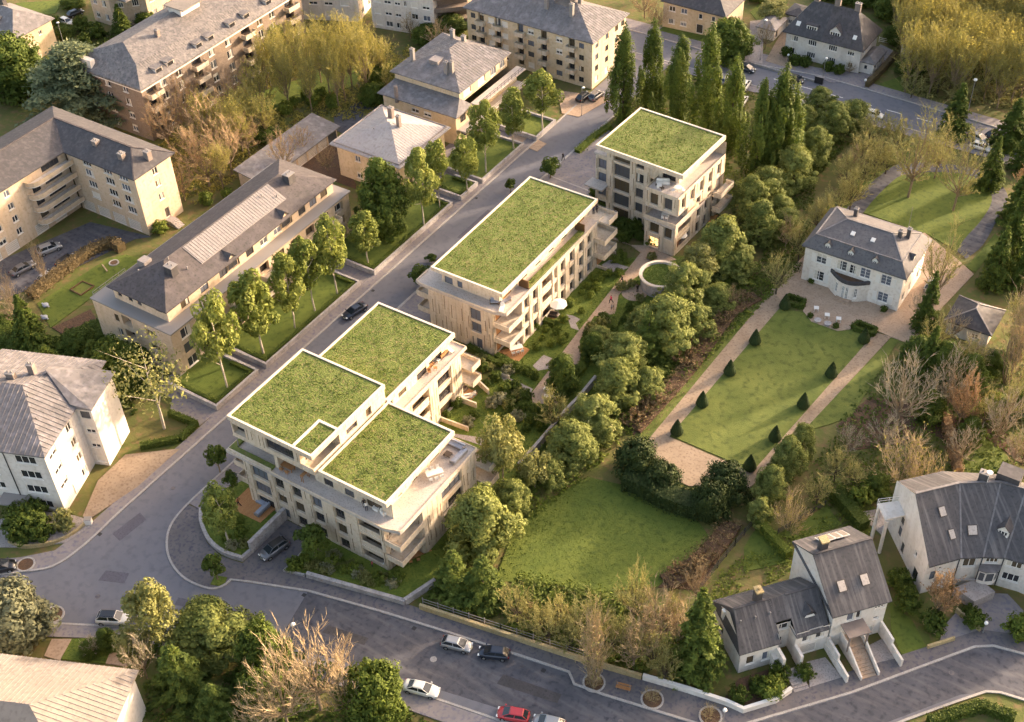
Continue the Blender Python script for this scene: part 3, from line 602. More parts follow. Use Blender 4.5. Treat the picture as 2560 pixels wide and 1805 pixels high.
# ---------------- block A (nearest, stepped roofs)
A = Bld('apartment_block', 'nearest new cream stone block with three stepped green roofs beside the driveway', 10, -1)
fA0, fA1 = (-3.4, -17.7), (21.5, -17.7); x_ = lambda x: x+3.4
mfac(A, fA0, fA1, 0, 9.3, [(x_(-1.9), 3.0, F3(2.1, ['dark4', 'dark4', 'dark3'], (.2, 3.3, 6.4))), (x_(2.3), 1.7, F3(2.05, ['dark2']*3, (.2, 3.3, 6.4))), (x_(5.5), 1.7, F3(2.05, ['dark2']*3, (.2, 3.3, 6.4))), (x_(9.1), 1.7, F3(2.05, ['dark2']*3, (.2, 3.3, 6.4))), (x_(13.1), 1.7, F3(2.05, ['dark2']*3, (.2, 3.3, 6.4))),
    (x_(17.2), 3.6, [(.15, 2.2, 'warm3', 1.1), (3.3, 2.3, 'warm3', 1.1), (6.4, 2.3, 'warm3', 1.1)])], rg)
mfac(A, (21.5, -17.7), (21.5, -12.6), 0, 9.3, [(1.0, 3.2, [(.2, 2.2, 'warm3', .2), (3.3, 2.2, 'warm3', .2), (6.4, 2.2, 'warm3', .2)])], rg, piers=False)
mfac(A, (21.5, -12.6), (24, -12.6), 0, 9.3, [], rg)
mfac(A, (24, -12.6), (24, .3), 0, 9.3, [(4.7, 4.6, [(.2, 2.0, 'dark4', .3), (3.5, 1.9, 'dark4', .3), (6.5, 1.9, 'dark4', .3)])], rg, gap=1.2)
mfac(A, (24, .3), (10.6, .3), 0, 9.3, [(3, 1.6, F3(1.9, ['dark2']*3)), (8, 1.6, F3(1.9, ['dark2']*3))], rg)
mfac(A, (10.6, .3), (10.6, 16.2), 0, 9.3, [(.6, 1.0, [(.1, 2.2, 'dark1', .3)]), (3.4, 4.0, [(3.3, 2.2, 'warm3', 1.1), (6.2, 2.3, 'warm3', 1.1)]), (9.8, 3.3, [(.25, 2.1, 'dark4', .4), (3.3, 2.1, 'dark4', .4), (6.4, 2.0, 'dark4', .4)])], rg, gap=1.0)
mfac(A, (10.6, 16.2), (-3.4, 16.2), 0, 9.3, [(4, 1.6, F3(1.9, ['dark2']*3)), (9, 1.6, F3(1.9, ['dark2']*3))], rg)
mfac(A, (-3.4, 16.2), fA0, 0, 9.3, [(2+i*4.6, 1.7, F3(1.9, ['dark2']*3)) for i in range(7)], rg)
tp = [(-6.0, -18.1), (21.9, -18.1), (24.2, -17.4), (24.3, -16.9), (24.3, .6), (10.9, .6), (10.9, 17.6), (-4.6, 17.6), (-4.6, -12), (-6.0, -12)]
m = MB(); m.prism(tp, 9.15, 9.55); A.part('terrace_slab', m, 'terrace')
m = MB(); strip(m, [(-5.9, -12), (-5.9, -18.0), (21.9, -18.0), (24.1, -17.3), (24.2, -16.9), (24.2, .5), (11, .5), (10.8, .5), (10.8, 17.5), (-4.5, 17.5)], .16, 9.55, 9.75); A.part('terrace_rim', m, 'cream_stone')
for z in (3.1, 6.2): balcony(A, 21.55, -17.9, 24.3, -12.65, z, 'wn')
for z in (3.1, 6.2): balcony(A, -5.9, -17.3, -3.45, -13.2, z, 'e')
for z in (3.1, 6.2): balcony(A, 7.6, 16.3, 12.6, 18.6, z, 's')
for z in (3.1, 6.2): balcony(A, 19.6, .4, 26.4, 2.6, z, 's')
# penthouse level
pw = 'cream_stone'
A.wall((8.6, -15.9), (22.0, -15.9), 9.55, 12.3, [(1.6, 9.7, 1.6, 2.2, 'dark2'), (5.2, 9.7, 1.6, 2.2, 'dark2'), (9, 9.7, 2.6, 2.2, 'warm3')])
A.wall((20.4, -15.9), (20.4, -1.0), 9.55, 12.3, [(3.2, 9.75, .9, 2.2, 'dark1'), (6.4, 9.6, 1.2, 2.4, 'dark2'), (10.6, 9.7, 2.2, 2.1, 'dark3')])
A.wall((-2.4, -14.2), (8.6, -14.2), 9.55, 12.4, [(.4, 9.7, 3.2, 2.3, 'blue2'), (5.2, 9.7, 3.2, 2.2, 'dark4')])
A.wall((8.6, -14.2), (8.6, -15.9), 9.55, 12.4)
A.wall((-2.4, 15.4), (-2.4, -14.2), 9.55, 12.4, [(3, 9.7, 2, 2.1, 'dark2'), (9, 9.7, 2, 2.1, 'dark2'), (15, 9.7, 2, 2.1, 'dark2')])
A.wall((9.0, -1), (9.0, 15.4), 9.55, 12.3, [(1.2, 9.8, 1.2, 1.9, 'dark2'), (3.8, 9.9, 1.9, 1.8, 'dark2'), (8.4, 9.6, 2.4, 2.4, 'dark2'), (11.5, 9.6, 3.2, 2.4, 'dark3')])
A.wall((9.0, 15.4), (-2.4, 15.4), 9.55, 12.3); A.wall((20.4, -1.0), (9.0, -1.0), 9.55, 12.3)
A.bx('column', pw, 2.3, -16.9, 9.55, 2.9, -15.8, 12.4); A.bx('column', 'trim_grey', -4.9, -16.7, 9.55, -4.8, -16.6, 12.4)
A.bx('planter', 'cream_stone', -5.7, -17.9, 9.56, 2.2, -17.75, 10.0); pl = turf_part(A, [(-5.75, -17.74), (2.2, -17.74), (2.2, -16.9), (-4.9, -16.9), (-4.9, -13), (-5.75, -13)], 9.9, 'planter_grass', z0=9.56)
green_roof(A, 10.15, -16.65, 21.7, -.9, 12.25, 13.0, rg, 4600)          # south-east roof
green_roof(A, -4.6, -.85, 9.9, 16.2, 12.25, 13.0, rg, 5200)             # north roof
# raised volume A1
fm = MB()
A.wall((-4.9, -17.0), (7.5, -17.0), 12.4, 15.3, [(.25, 12.9, 2.3, 1.8, 'dark2', .9), (6.3, 13.1, 5.0, 2.0, 'dark4', .35)], mb=fm)
A.wall((7.5, -17.0), (7.5, -11.2), 12.4, 15.3, [(1, 12.9, 3.6, 2.0, 'warm3')], mb=fm); A.wall((7.5, -11.2), (9.75, -11.2), 12.4, 15.3, mb=fm)
A.wall((9.75, -11.2), (9.75, -.9), 12.4, 15.3, [(1.5, 13.4, 2.4, 1.1, 'mid4', .3), (5.9, 13.05, 1.2, 1.6, 'dark1', .3)], mb=fm)
A.wall((9.75, -.9), (-4.9, -.9), 12.4, 15.3, mb=fm); A.wall((-4.9, -.9), (-4.9, -17.0), 12.4, 15.3, [(3, 13, 1.8, 1.8, 'dark2'), (8, 13, 1.8, 1.8, 'dark2')], mb=fm)
A.part('wall', fm, 'cream_stone')
A.bx('floor_slab', 'cream_stone', -4.95, -17.05, 12.2, 9.8, -.85, 12.42)
A.bx('parapet', 'cream_stone', 7.55, -17.0, 12.42, 9.75, -16.85, 13.25); A.bx('parapet', 'cream_stone', 9.62, -16.84, 12.42, 9.75, -11.25, 13.25)
for sx in (-2.0, -1.2, .2, .9, 7.0): A.bx('groove', 'bronze', sx, -17.01, 12.6+rg.random(), sx+.1, -16.95, 15.2-rg.random()*.5)
green_roof(A, -5.2, -17.1, 9.9, -.8, 15.3, 16.05, rg, 5200, cut=((6.25, -16.7, 6.65, -11.0), (6.651, -11.4, 9.5, -11.0)))
A.done('cream_stone')
# ---------------- block B (middle, long)
Bb = Bld('apartment_block', 'long middle new cream stone block with a single long green roof', 4.3, 41)
mfac(Bb, (-3.2, 26.9), (9.4, 26.9), 0, 9.4, [(8.3, 2.0, [(.1, 2.2, 'dark2', .35), (3.5, 2.0, 'dark2', .35), (6.1, 2.2, 'blue2', .2)])], rg, gap=1.35)
mfac(Bb, (9.4, 26.9), (9.4, 31.3), 0, 9.4, [(.8, 3, [(.1, 2.2, 'wood2', .2), (3.3, 2.2, 'wood2', .2), (6.4, 2.2, 'wood2', .2)])], rg, piers=False)
Bb.wall((9.4, 31.3), (11.9, 31.3), 0, 9.4)
cy = lambda y: y-31.3
mfac(Bb, (11.9, 31.3), (11.9, 55.6), 0, 9.4, [(cy(32.3), 1.3, F3(2.1, ['dark1']*3, d=.4)), (cy(34.9), 1.3, F3(2.1, ['dark2']*3, d=.4)), (cy(37.7), 2.9, [(.15, 2.3, 'wood2', 1.2), (3.3, 2.3, 'wood2', 1.2), (6.4, 2.4, 'wood2', 1.2)]), (cy(41.5), .8, F3(2.2, ['dark1']*3, d=.4)), (cy(43.5), 1.3, F3(2.1, ['dark2']*3, d=.4)), (cy(46.4), 1.4, F3(2.2, ['dark2', 'dark2', 'mid4'], d=.4)), (cy(49.5), 1.3, F3(2.1, ['dark2']*3, d=.4)), (cy(52.3), 1.3, F3(2.1, ['blue1', 'dark1', 'dark1'], d=.4))], rg, gap=1.0)
mfac(Bb, (11.9, 55.6), (-3.2, 55.6), 0, 9.4, [(3, 1.6, F3(1.9, ['dark2']*3)), (9, 1.6, F3(1.9, ['dark2']*3))], rg)
mfac(Bb, (-3.2, 55.6), (-3.2, 26.9), 0, 9.4, [(2+i*4.5, 1.7, F3(1.9, ['dark2']*3)) for i in range(6)], rg)
m = MB(); m.prism([(-5.3, 26.6), (-4.2, 26.3), (10, 26.3), (12.1, 27.0), (12.2, 58.4), (-5.3, 58.4)], 9.3, 9.7); Bb.part('terrace_slab', m, 'terrace')
m = MB(); strip(m, [(-5.2, 30), (-5.2, 26.7), (-4.2, 26.4), (10, 26.4), (12.0, 27.1), (12.1, 58.3), (-5.2, 58.3)], .16, 9.7, 9.9); Bb.part('terrace_rim', m, 'cream_stone')
for z in (3.15, 6.3): balcony(Bb, 9.45, 26.9, 12.5, 31.25, z, 'wn'); balcony(Bb, -5.9, 27.2, -3.25, 31.5, z, 'e'); balcony(Bb, 8.2, 55.7, 14.2, 58.6, z, 's'); balcony(Bb, 11.95, 54.3, 14.2, 55.65, z, 'wn', rail=False)
balcony(Bb, 8.2, 55.7, 14.2, 58.6, 9.72, 's')
Bb.wall((-1.4, 28.6), (9.7, 28.6), 9.7, 12.4, [(.5, 9.8, 1.6, 2.3, 'blue1'), (3.0, 9.9, 1.0, 2.1, 'blue1')])
Bb.wall((9.7, 28.6), (9.7, 56.2), 9.7, 12.4, [(.8, 9.8, 2.6, 2.3, 'wood2')]+[(6.6+i*4.1, 9.9, 1.6, 1.8, 'mid4') for i in range(4)]+[(23.2, 9.8, 3.2, 2.3, 'wood2')])
Bb.wall((9.7, 56.2), (-1.4, 56.2), 9.7, 12.4); Bb.wall((-1.4, 56.2), (-1.4, 28.6), 9.7, 12.4, [(2+i*5, 9.9, 2, 1.9, 'dark2') for i in range(5)])
Bb.bx('terrace_divider', 'bronze', 9.8, 34.0, 9.71, 11.7, 34.15, 11.3); Bb.bx('terrace_divider', 'bronze', 9.8, 51.6, 9.71, 11.7, 51.75, 11.3)
pl = turf_part(Bb, [(10.7, 34.2), (11.75, 34.2), (11.75, 51.5), (10.7, 51.5)], 10.0, 'planter_grass', z0=9.71); blades(Bb, 10.75, 34.3, 11.7, 51.4, 10.0, 500, rg, 'planter_blades', pl)
green_roof(Bb, -2.65, 27.5, 11.05, 57.2, 12.35, 13.0, rg, 8000)
Bb.done('cream_stone')
# ---------------- block C (tallest, far, turned slightly)
Cc = Bld('apartment_block', 'farthest new cream stone block with green roof, standing before the poplars', 4.6, 67.5, -2.9)
S5 = lambda h, kinds, z0=.5: [(z0+3.1*i, h, k, .35) for i, k in enumerate(kinds)]
mfac(Cc, (1.2, 1.9), (12.0, 1.9), 0, 15.2, [(1.5, 3.3, [(.3+3.1*i_, 2.55, k_, .5) for i_, k_ in enumerate(('warm3', 'mid4', 'warm3', 'mid4', 'warm3'))]), (6.1, 1.55, S5(1.95, ['dark2', 'dark2', 'mid4', 'dark2', 'dark2'])), (9.0, 1.5, S5(1.95, ['dark2', 'dark2', 'warm2', 'warm2']))], rg, gap=1.6)
mfac(Cc, (12.0, 1.9), (17.9, 1.9), 6.2, 9.3, [(.8, 3, [(6.4, 2.4, 'warm3', .2)])], rg, piers=False)
mfac(Cc, (11.6, -1.8), (17.6, -1.8), 0, 6.0, [(1.0, 1.9, [(.5, 2.0, 'lit2', .4), (3.5, 2.1, 'warm2', .4)]), (4.0, 1.5, [(3.3, 2.3, 'warm2', .5)])], rg)
Cc.wall((11.6, 1.9), (11.6, -1.8), 0, 6.0)
mfac(Cc, (17.6, -1.8), (17.6, 14.2), 0, 6.0, [(1.2, 4.2, [(.1, 2.3, 'wood2', 1.2), (3.3, 2.3, 'wood2', 1.2)]), (7.8, 1.1, [(.1, 2.3, 'dark1', .3), (3.6, 1.9, 'dark1', .3)]), (10.6, 1.0, [(.1, 2.3, 'dark1', .3), (3.6, 1.9, 'dark1', .3)]), (13.2, 1.0, [(.1, 2.3, 'dark1', .3), (3.6, 1.9, 'dark1', .3)])], rg, gap=1.2)
mfac(Cc, (17.4, 1.9), (17.4, 14.2), 6.0, 9.2, [(4, 1.2, [(6.5, 2.1, 'dark1', .3)]), (8, 1.2, [(6.5, 2.1, 'dark1', .3)])], rg)
m = MB(); m.prism([(11.4, -2.1), (17.9, -2.1), (18.1, 8), (17.8, 8), (17.8, 1.9), (11.4, 1.9)], 5.9, 6.25); Cc.part('terrace_slab', m, 'terrace')
m = MB(); strip(m, [(11.5, 1.8), (11.5, -2.0), (17.9, -2.0), (17.9, 6)], .14, 6.25, 7.0); Cc.part('parapet', m, 'cream_stone')
mfac(Cc, (11.8, -2.2), (18.2, -2.2), 9.2, 12.9, [(.9, 1.55, [(9.75, 2.3, 'warm2', .35)]), (3.7, 1.55, [(9.75, 2.3, 'mid4', .35)])], rg, gap=1.5)
mfac(Cc, (18.2, -2.2), (18.2, 14.2), 9.2, 12.9, [(1.2+i*3.1, 1.15, [(9.8, 2.1, 'dark1', .35)]) for i in range(5)], rg, gap=1.2)
Cc.wall((11.8, 1.9), (11.8, -2.2), 9.2, 12.9); Cc.wall((18.2, 14.2), (1.2, 14.2), 0, 15.2); Cc.wall((1.2, 14.2), (1.2, 1.9), 0, 15.2, grid([2, 6, 10], [.5, 3.6, 6.7, 9.8, 12.9], 1.5, 1.9, 'dark2'))
m = MB(); m.prism([(11.75, -2.25), (18.25, -2.25), (18.25, 14.25), (11.75, 14.25)], 9.0, 9.21); m.prism([(11.9, -2.1), (18.1, -2.1), (18.1, 14.1), (11.9, 14.1)], 12.2, 12.5); Cc.part('terrace_slab', m, 'terrace')
mfac(Cc, (12.0, 1.9), (15.9, 1.9), 12.5, 15.2, [(.6, 2.6, [(12.6, 2.3, 'dark3', .3)])], rg, piers=False)
mfac(Cc, (15.9, 1.9), (15.9, 14.2), 12.5, 15.2, [(3.6, .8, [(12.7, 2.1, 'dark1', .3)]), (8, 1.6, [(12.7, 2.1, 'dark2', .3)])], rg, piers=False)
for z in (3.2, 6.3): balcony(Cc, 18.3, 10.2, 20.0, 15.0, z, 'w')
# west bay with entrance canopy
mfac(Cc, (-1.6, 2.6), (1.2, 2.6), 0, 12.3, [(.6, 1.7, [(.3, 2.2, 'dark2', .3), (3.7, 2.0, 'blue2', .3), (6.6, 2.0, 'blue2', .3), (9.5, 2.0, 'blue2', .3)])], rg, gap=1)
Cc.wall((-1.6, 12), (-1.6, 2.6), 0, 12.3, grid([2, 6], [3.7, 6.8, 9.6], 1.5, 1.9, 'dark2')); Cc.wall((1.2, 12), (-1.6, 12), 0, 12.3); Cc.bx('terrace_slab', 'terrace', -1.8, 2.4, 12.3, 1.19, 12.2, 12.6)
Cc.bx('canopy', 'terrace', -2.2, -.2, 6.7, 1.6, 2.5, 7.0)
green_roof(Cc, 0, 0, 17.6, 14.9, 15.2, 16.0, rg, 6000)
Cc.done('cream_stone')

# ================================================================ THE OLDER BUILDINGS
def rails(b, pts, z, h=.9, m='trim_grey', name='railing'):
    mb = MB()
    for p, q in zip(pts, pts[1:]):
        p = Vector(p); q = Vector(q); L = (q-p).length; n = max(1, int(L/1.2))
        for k in (h, h*.5): mb.beam((p.x, p.y, z+k), (q.x, q.y, z+k), .05, .05)
        for i in range(n+1): c = p+(q-p)*i/n; mb.box(c.x-.025, c.y-.025, z, c.x+.025, c.y+.025, z+h)
    return b.part(name, mb, m)
def skylight(b, x, y, z, sx, sy, slope_axis, ang, m='glass_blue', rim='white_paint'):
    f = MB(); f.box(-sx/2, -sy/2, 0, sx/2, sy/2, .12); p = MB(); p.box(-sx/2+.09, -sy/2+.09, .12, sx/2-.09, sy/2-.09, .14)
    ob = link('skylight', f.mesh('skylight', rim), b.root, (x-b.off[0], y-b.off[1], z)); ob.rotation_euler = (ang, 0, 0) if slope_axis == 'y' else (0, ang, 0)
    link('pane', p.mesh('pane', m), ob); return ob
def dormer(b, x, y, z, w, h, depth, face, wallm, roofm, kind='w2', gable=True):
    """gabled dormer whose window looks towards face ('s','e')"""
    mb = MB(); r = MB(); hw = w/2; a = .18
    F = {'s': lambda u, v, z_: (x+u, y+v, z_), 'e': lambda u, v, z_: (x-v, y+u, z_), 'n': lambda u, v, z_: (x-u, y-v, z_)}[face]
    P = [(-hw, 0), (hw, 0), (hw, depth), (-hw, depth)]
    for i in (0, 1, 3):
        j = (i+1) % 4; mb.quad(F(*P[i], z), F(*P[j], z), F(*P[j], z+h), F(*P[i], z+h))
    hh = w*.5 if gable else .15
    if gable:
        mb.quad(F(-hw, 0, z+h), F(hw, 0, z+h), F(0, 0, z+h+hh))
        for sgn in (-1, 1):
            e0, e1 = F(sgn*(hw+a), -a, z+h-.12), F(sgn*(hw+a), depth, z+h-.12); q = (e0, e1, F(0, depth+.6, z+h+hh+.1), F(0, -a, z+h+hh+.1)); r.quad(*(q if sgn > 0 else q[::-1]))
            r.quad(*[(p[0], p[1], p[2]-.1) for p in (q[::-1] if sgn > 0 else q)])
    else: r.prism([F(-hw-a, -a, 0)[:2], F(hw+a, -a, 0)[:2], F(hw+a, depth+.5, 0)[:2], F(-hw-a, depth+.5, 0)[:2]], z+h, z+h+.18)
    ob = b.part('dormer', mb, wallm); b.part('dormer_roof', r, roofm, ob)
    f, pn, _, ex = win_meshes(w-.3, h-.3, kind, .05); l = F(-hw+.15, -.02, z+.15); rz = {'s': 0, 'e': math.pi/2, 'n': math.pi}[face]
    wo = link('window', f, ob, (l[0]-b.off[0], l[1]-b.off[1], l[2]), rz); link('pane', pn, wo)

# ---- long hipped block opposite block A
D = Bld('apartment_block', 'long beige block with dark hipped slate roof behind the row of young trees', -40, 19)
zs = (.6, 3.6, 6.6); yy = [2, 5.5, 9, 13, 17, 21, 25, 29, 33, 37, 41]
D.wall((-48.4, -3.6), (-31.0, -3.6), 0, 9.2, [(4.6, z, 1.0, 1.5, 'dark1') for z in zs]+[(6.4, z, 2.2, 2.0, 'dark2', 1.2) for z in zs]+[(11.6, z, 2.4, 1.4, 'dark2', .5) for z in zs]); D.wall((-31.0, -3.6), (-31.0, 41.4), 0, 9.2, [(a, z, 2.2, 1.9, random.choice(['dark3', 'w2', 'warm2']), .7 if i % 3 else .16) for i, a in enumerate(yy) for z in zs])
D.wall((-31, 41.4), (-48.4, 41.4), 0, 9.2); D.wall((-48.4, 41.4), (-48.4, -3.6), 0, 9.2, grid(yy, zs, 1.6, 1.5, 'w2'))
D.bx('terrace_slab', 'trim_grey', -48.6, -3.8, 9.2, -30.6, 41.6, 9.45)
D.wall((-45.0, -1.6), (-33.0, -1.6), 9.45, 12.0, [(1, 10.3, .9, 1.0, 'dark1'), (3.4, 10.3, .9, 1.0, 'dark1'), (5.4, 10.3, .9, 1.0, 'dark1'), (9.4, 10.8, 1.4, .5, 'dark2')]); D.wall((-33.0, -1.6), (-33.0, 39.8), 9.45, 12.0, [(a, 9.9, 1.8, 1.7, random.choice(['dark2', 'w2', 'dark2'])) for a in (3, 7.5, 12, 15, 18.5, 22, 25.5, 28.5, 32, 35, 38)]); D.wall((-33, 39.8), (-45, 39.8), 9.45, 12); D.wall((-45, 39.8), (-45, -1.6), 9.45, 12, grid([3, 8, 13, 18, 23, 28, 33], [10.2], 1.2, 1.2, 'w2'))
D.done('tan_render')
mb, sl = hip(-45.0, -1.6, -33.0, 39.8, 12.0, 15.1, .6, 'y', 7.2); D.part('roof', mb, 'slate_brown')
m = MB(); p = lambda x, y, k: (x, y, 15.1-abs(x+39)*3.1/6.6+k)
m.quad(p(-38.7, 9, .1), p(-34.9, 9, .1), p(-34.9, 30, .1), p(-38.7, 30, .1)); m.quad(p(-38.7, 9, 0), p(-34.9, 9, 0), p(-34.9, 9, .1), p(-38.7, 9, .1)); m.quad(p(-34.9, 9, 0), p(-34.9, 30, 0), p(-34.9, 30, .1), p(-34.9, 9, .1)); pn = D.part('light_roof_panel', m, 'zinc_light')
for k in range(36):
    r = MB(); y = 9.3+k*.58; r.beam(p(-38.7, y, .12), p(-34.9, y, .12), .12, .07); D.part('rib', r, 'trim_grey', pn)
chimney(D, -36.7, 4.2, 13.2, 15.4, .8, .7, 'slate'); chimney(D, -37.0, 33.5, 13.4, 15.6, .7, .8, 'slate'); D.bx('roof_hatch', 'zinc_light', -43.6, 3.4, 12.9, -42, 5.0, 14.3)
roofpipes(D, [(-38.6, 5.6, 14.9), (-35.6, 6.5, 13.5), (-36, 29, 13.8), (-37.5, 27, 14.5), (-42, 2, 13.4)])
dormer(D, -32.9, 13.5, 10.2, 2.4, 1.7, 2.6, 'e', 'tan_render', 'slate_brown', 'dark2'); dormer(D, -32.9, 27.0, 10.2, 2.4, 1.7, 2.6, 'e', 'tan_render', 'slate_brown', 'dark2')
for y in (9, 17, 25, 33): balcony(D, -30.95, y, -29.3, y+4.2, 6.2, 'w', rail=False); balcony(D, -30.95, y, -29.3, y+4.2, 3.2, 'w', rail=False)
rails(D, [(-48.3, -3.2), (-48.3, 4)], 9.45)
# ---- white block at the lower left with zinc roof
E_ = Bld('apartment_block', 'tall white block with pale seamed metal roof at the left edge by junction', -25.2, -33.7, 21.7)
zs = (.7, 3.75, 6.8, 9.85)
E_.wall((-16, 0), (0, 0), 0, 12.3, [(.6, z, 1.1, 1.3, 'w1') for z in zs]+[(3.2, z, 1.0, .6, 'dark1') for z in zs]+[(6, z, 1.8, 1.3, 'w2') for z in zs]+[(11.2, z, 3.2, 1.5, 'w3') for z in zs])
E_.wall((0, 0), (0, 9.9), 0, 12.3, [(1.0, z, 2.0, 1.5, 'half') for z in zs[1:]]+[(6.4, z, 1.3, 1.5, 'w2') for z in zs]+[(1.2, .1, 2.4, 2.3, 'gar')])
E_.wall((0, 9.9), (2.4, 9.9), 0, 12.3, [(.5, z, 1.5, 1.4, k) for z, k in zip(zs, ('shut', 'half', 'half', 'dark2'))]); E_.wall((2.4, 9.9), (2.4, 17.2), 0, 12.3, []); E_.wall((2.4, 17.2), (-3, 17.2), 0, 12.3); E_.wall((-3, 17.2), (-3, 19.2), 0, 12.3); E_.wall((-3, 19.2), (-16, 19.2), 0, 12.3); E_.wall((-16, 19.2), (-16, 0), 0, 12.3)
E_.done('white_render')
mb, sl = hip(-16, 0, 0, 19.2, 12.3, 15.6, .5, 'x', .0, 7.5); E_.part('roof', mb, 'zinc'); E_.part('roof_seams', seams(sl[:3], .75, .07, .07), 'zinc')['kind'] = 'stuff'
mb = MB(); P = lambda *q: Vector(q)
sl2 = [(P(2.9, 9.4, 12.32), P(2.9, 17.7, 12.32), P(-5.6, 13.6, 15.2), P(-5.6, 13.6, 15.2)), (P(2.9, 17.7, 12.32), P(-6, 17.7, 12.4), P(-5.6, 13.6, 15.2), P(-5.6, 13.6, 15.2)), (P(-.2, 9.4, 12.9), P(2.9, 9.4, 12.32), P(-5.6, 13.6, 15.2), P(-5.6, 13.6, 15.2))]
for q in sl2: mb.quad(*q[:3])
mb.quad((2.9, 9.4, 12.1), (2.9, 17.7, 12.1), (2.9, 17.7, 12.32), (2.9, 9.4, 12.32)); mb.quad((0, 9.4, 12.1), (2.9, 9.4, 12.1), (2.9, 9.4, 12.32), (-.2, 9.4, 12.9))
E_.part('bay_roof', mb, 'zinc')
E_.part('drainpipe', (lambda m_: (m_.cyl((-6.3, -.08, 0), (-6.3, -.08, 12.2), .07, .07, 6), m_)[1])(MB()), 'darkmetal')
chimney(E_, -7.4, 13.2, 14, 16.3, .45, .45, 'chimney'); chimney(E_, -9.6, 11.2, 14.6, 16.1, .6, .4, 'chimney'); chimney(E_, -14, 11.5, 14.6, 16.4, .6, .6, 'chimney')
skylight(E_, -9.6, 4.6, 14.15, 1.3, 1.5, 'y', .33, 'white_paint'); skylight(E_, -11.5, 4.6, 14.15, 1.1, 1.9, 'y', .33, 'glass_mid', 'chimney'); roofpipes(E_, [(-3, 5, 13.6), (-5.5, 8, 15), (-2, 3, 13), (-8, 3, 13.6)])
m = MB(); m.box(-9, -2.2, 2.6, -4.8, 0, 2.85); E_.part('entrance_canopy', m, 'trim_grey')
# ---- L-shaped cream block at the left
F_ = Bld('apartment_block', 'L-shaped cream block with dark roof and curved corner balconies round a parking court', -72, 26)
zs = (1.2, 4.0, 6.8, 9.9)
F_.wall((-80.8, 21.7), (-63.2, 21.7), 0, 12.9, [(a, z, 2.2, 1.4, 'w3' if k else 'shut') for a in (4.2, 9.5, 13.5) for z, k in zip((4.0, 6.4, 8.9, 11.1), (a > 5, 1, 1, 1))]+[(a, .05, 3.2, 2.3, 'gar') for a in (.6, 4.6, 8.6, 12.6)])
F_.wall((-63.2, 21.7), (-63.2, 30.6), 0, 12.9, [(4.2, z, 1.2, 1.4, 'w2') for z in (5.2, 8.1, 10.7)]+[(4.7, 1.0, 1.1, 2.1, 'door')])
F_.wall((-63.2, 30.6), (-94, 30.6), 0, 12.9); F_.wall((-94, 30.6), (-94, -20), 0, 12.9); F_.wall((-94, -20), (-81.2, -20), 0, 12.9)
F_.wall((-81.2, -20), (-81.2, 21.7), 0, 12.9, [(a, z, w, 1.3, k) for a, w, k in ((6, 2.2, 'w3'), (10.5, 1.2, 'w2'), (14, 2.4, 'w3'), (18.4, 1.2, 'w2'), (22.5, 2.2, 'w3'), (27.2, 1.2, 'w2')) for z in (2.6, 5.3, 8.0, 10.7)]+[(36, z, 4, 1.5, 'dark4') for z in (3.0, 5.7, 8.4, 11.0)]+[(33, z, 1.8, 1.8, 'dark2') for z in (2.8, 5.5, 8.2)]+[(a, .05, 2.8, 2.2, 'gar') for a in (16, 20, 24, 31, 35.5)])
F_.done('tan_render')
for z in (2.5, 5.2, 7.9, 10.6):
    m = MB(); q = [(-81.2, 11.8), (-80.2, 11.9), (-79.5, 12.5), (-79.2, 13.4), (-79.2, 21.6), (-81.2, 21.6)]; m.prism(q, z-.22, z); ob = F_.part('balcony', m, 'white_render')
    r = MB(); strip(r, q[:5], .12, z, z+.85); F_.part('parapet', r, 'tan_render', ob)
mb = MB(); z, zr, o = 12.9, 15.3, .7; v = [Vector(q) for q in [(-63.2+o, 21.7-o, z), (-63.2+o, 30.6+o, z), (-94-o, 30.6+o, z), (-94-o, -20, z), (-81.2+o, -20, z), (-81.2+o, 21.7-o, z), (-67.6, 26.1, zr), (-87.6, 26.1, zr), (-87.6, -20, zr)]]
for q in ((5, 0, 6, 7), (0, 1, 6), (1, 2, 7, 6), (2, 3, 8, 7), (4, 5, 7, 8)): mb.quad(*[v[i] for i in q])
for i in range(5):
    p_, q_ = v[i], v[(i+1) % 6] if i < 5 else v[0]
    mb.quad(p_-Vector((0, 0, .22)), q_-Vector((0, 0, .22)), q_, p_)
mb.quad(v[5]-Vector((0, 0, .22)), v[0]-Vector((0, 0, .22)), v[0], v[5]); mb.quad(*[v[i]-Vector((0, 0, .23)) for i in (0, 1, 2, 3, 4, 5)][::-1])
F_.part('roof', mb, 'slate'); m = MB(); m.beam(v[6], v[7], .35, .14); m.beam(v[7], v[8], .35, .14); m.beam(v[0], v[6], .25, .1); m.beam(v[1], v[6], .25, .1); m.beam(v[5], v[7], .25, .1); F_.part('ridge_cap', m, 'slate_brown')
for x, y in ((-75, 24.4), (-67.8, 23.8), (-64.2, 26.6), (-84.8, 9)): chimney(F_, x, y, 13.4, 15.2, .55, .5)
m = MB(); m.box(-63.1, 25.9, 0, -61.6, 27.5, 1.0)
for k in range(5): m.box(-61.6+k*.32, 25.9, 0, -61.28+k*.32, 27.5, .9-k*.18)
F_.part('entrance_steps', m, 'paver')
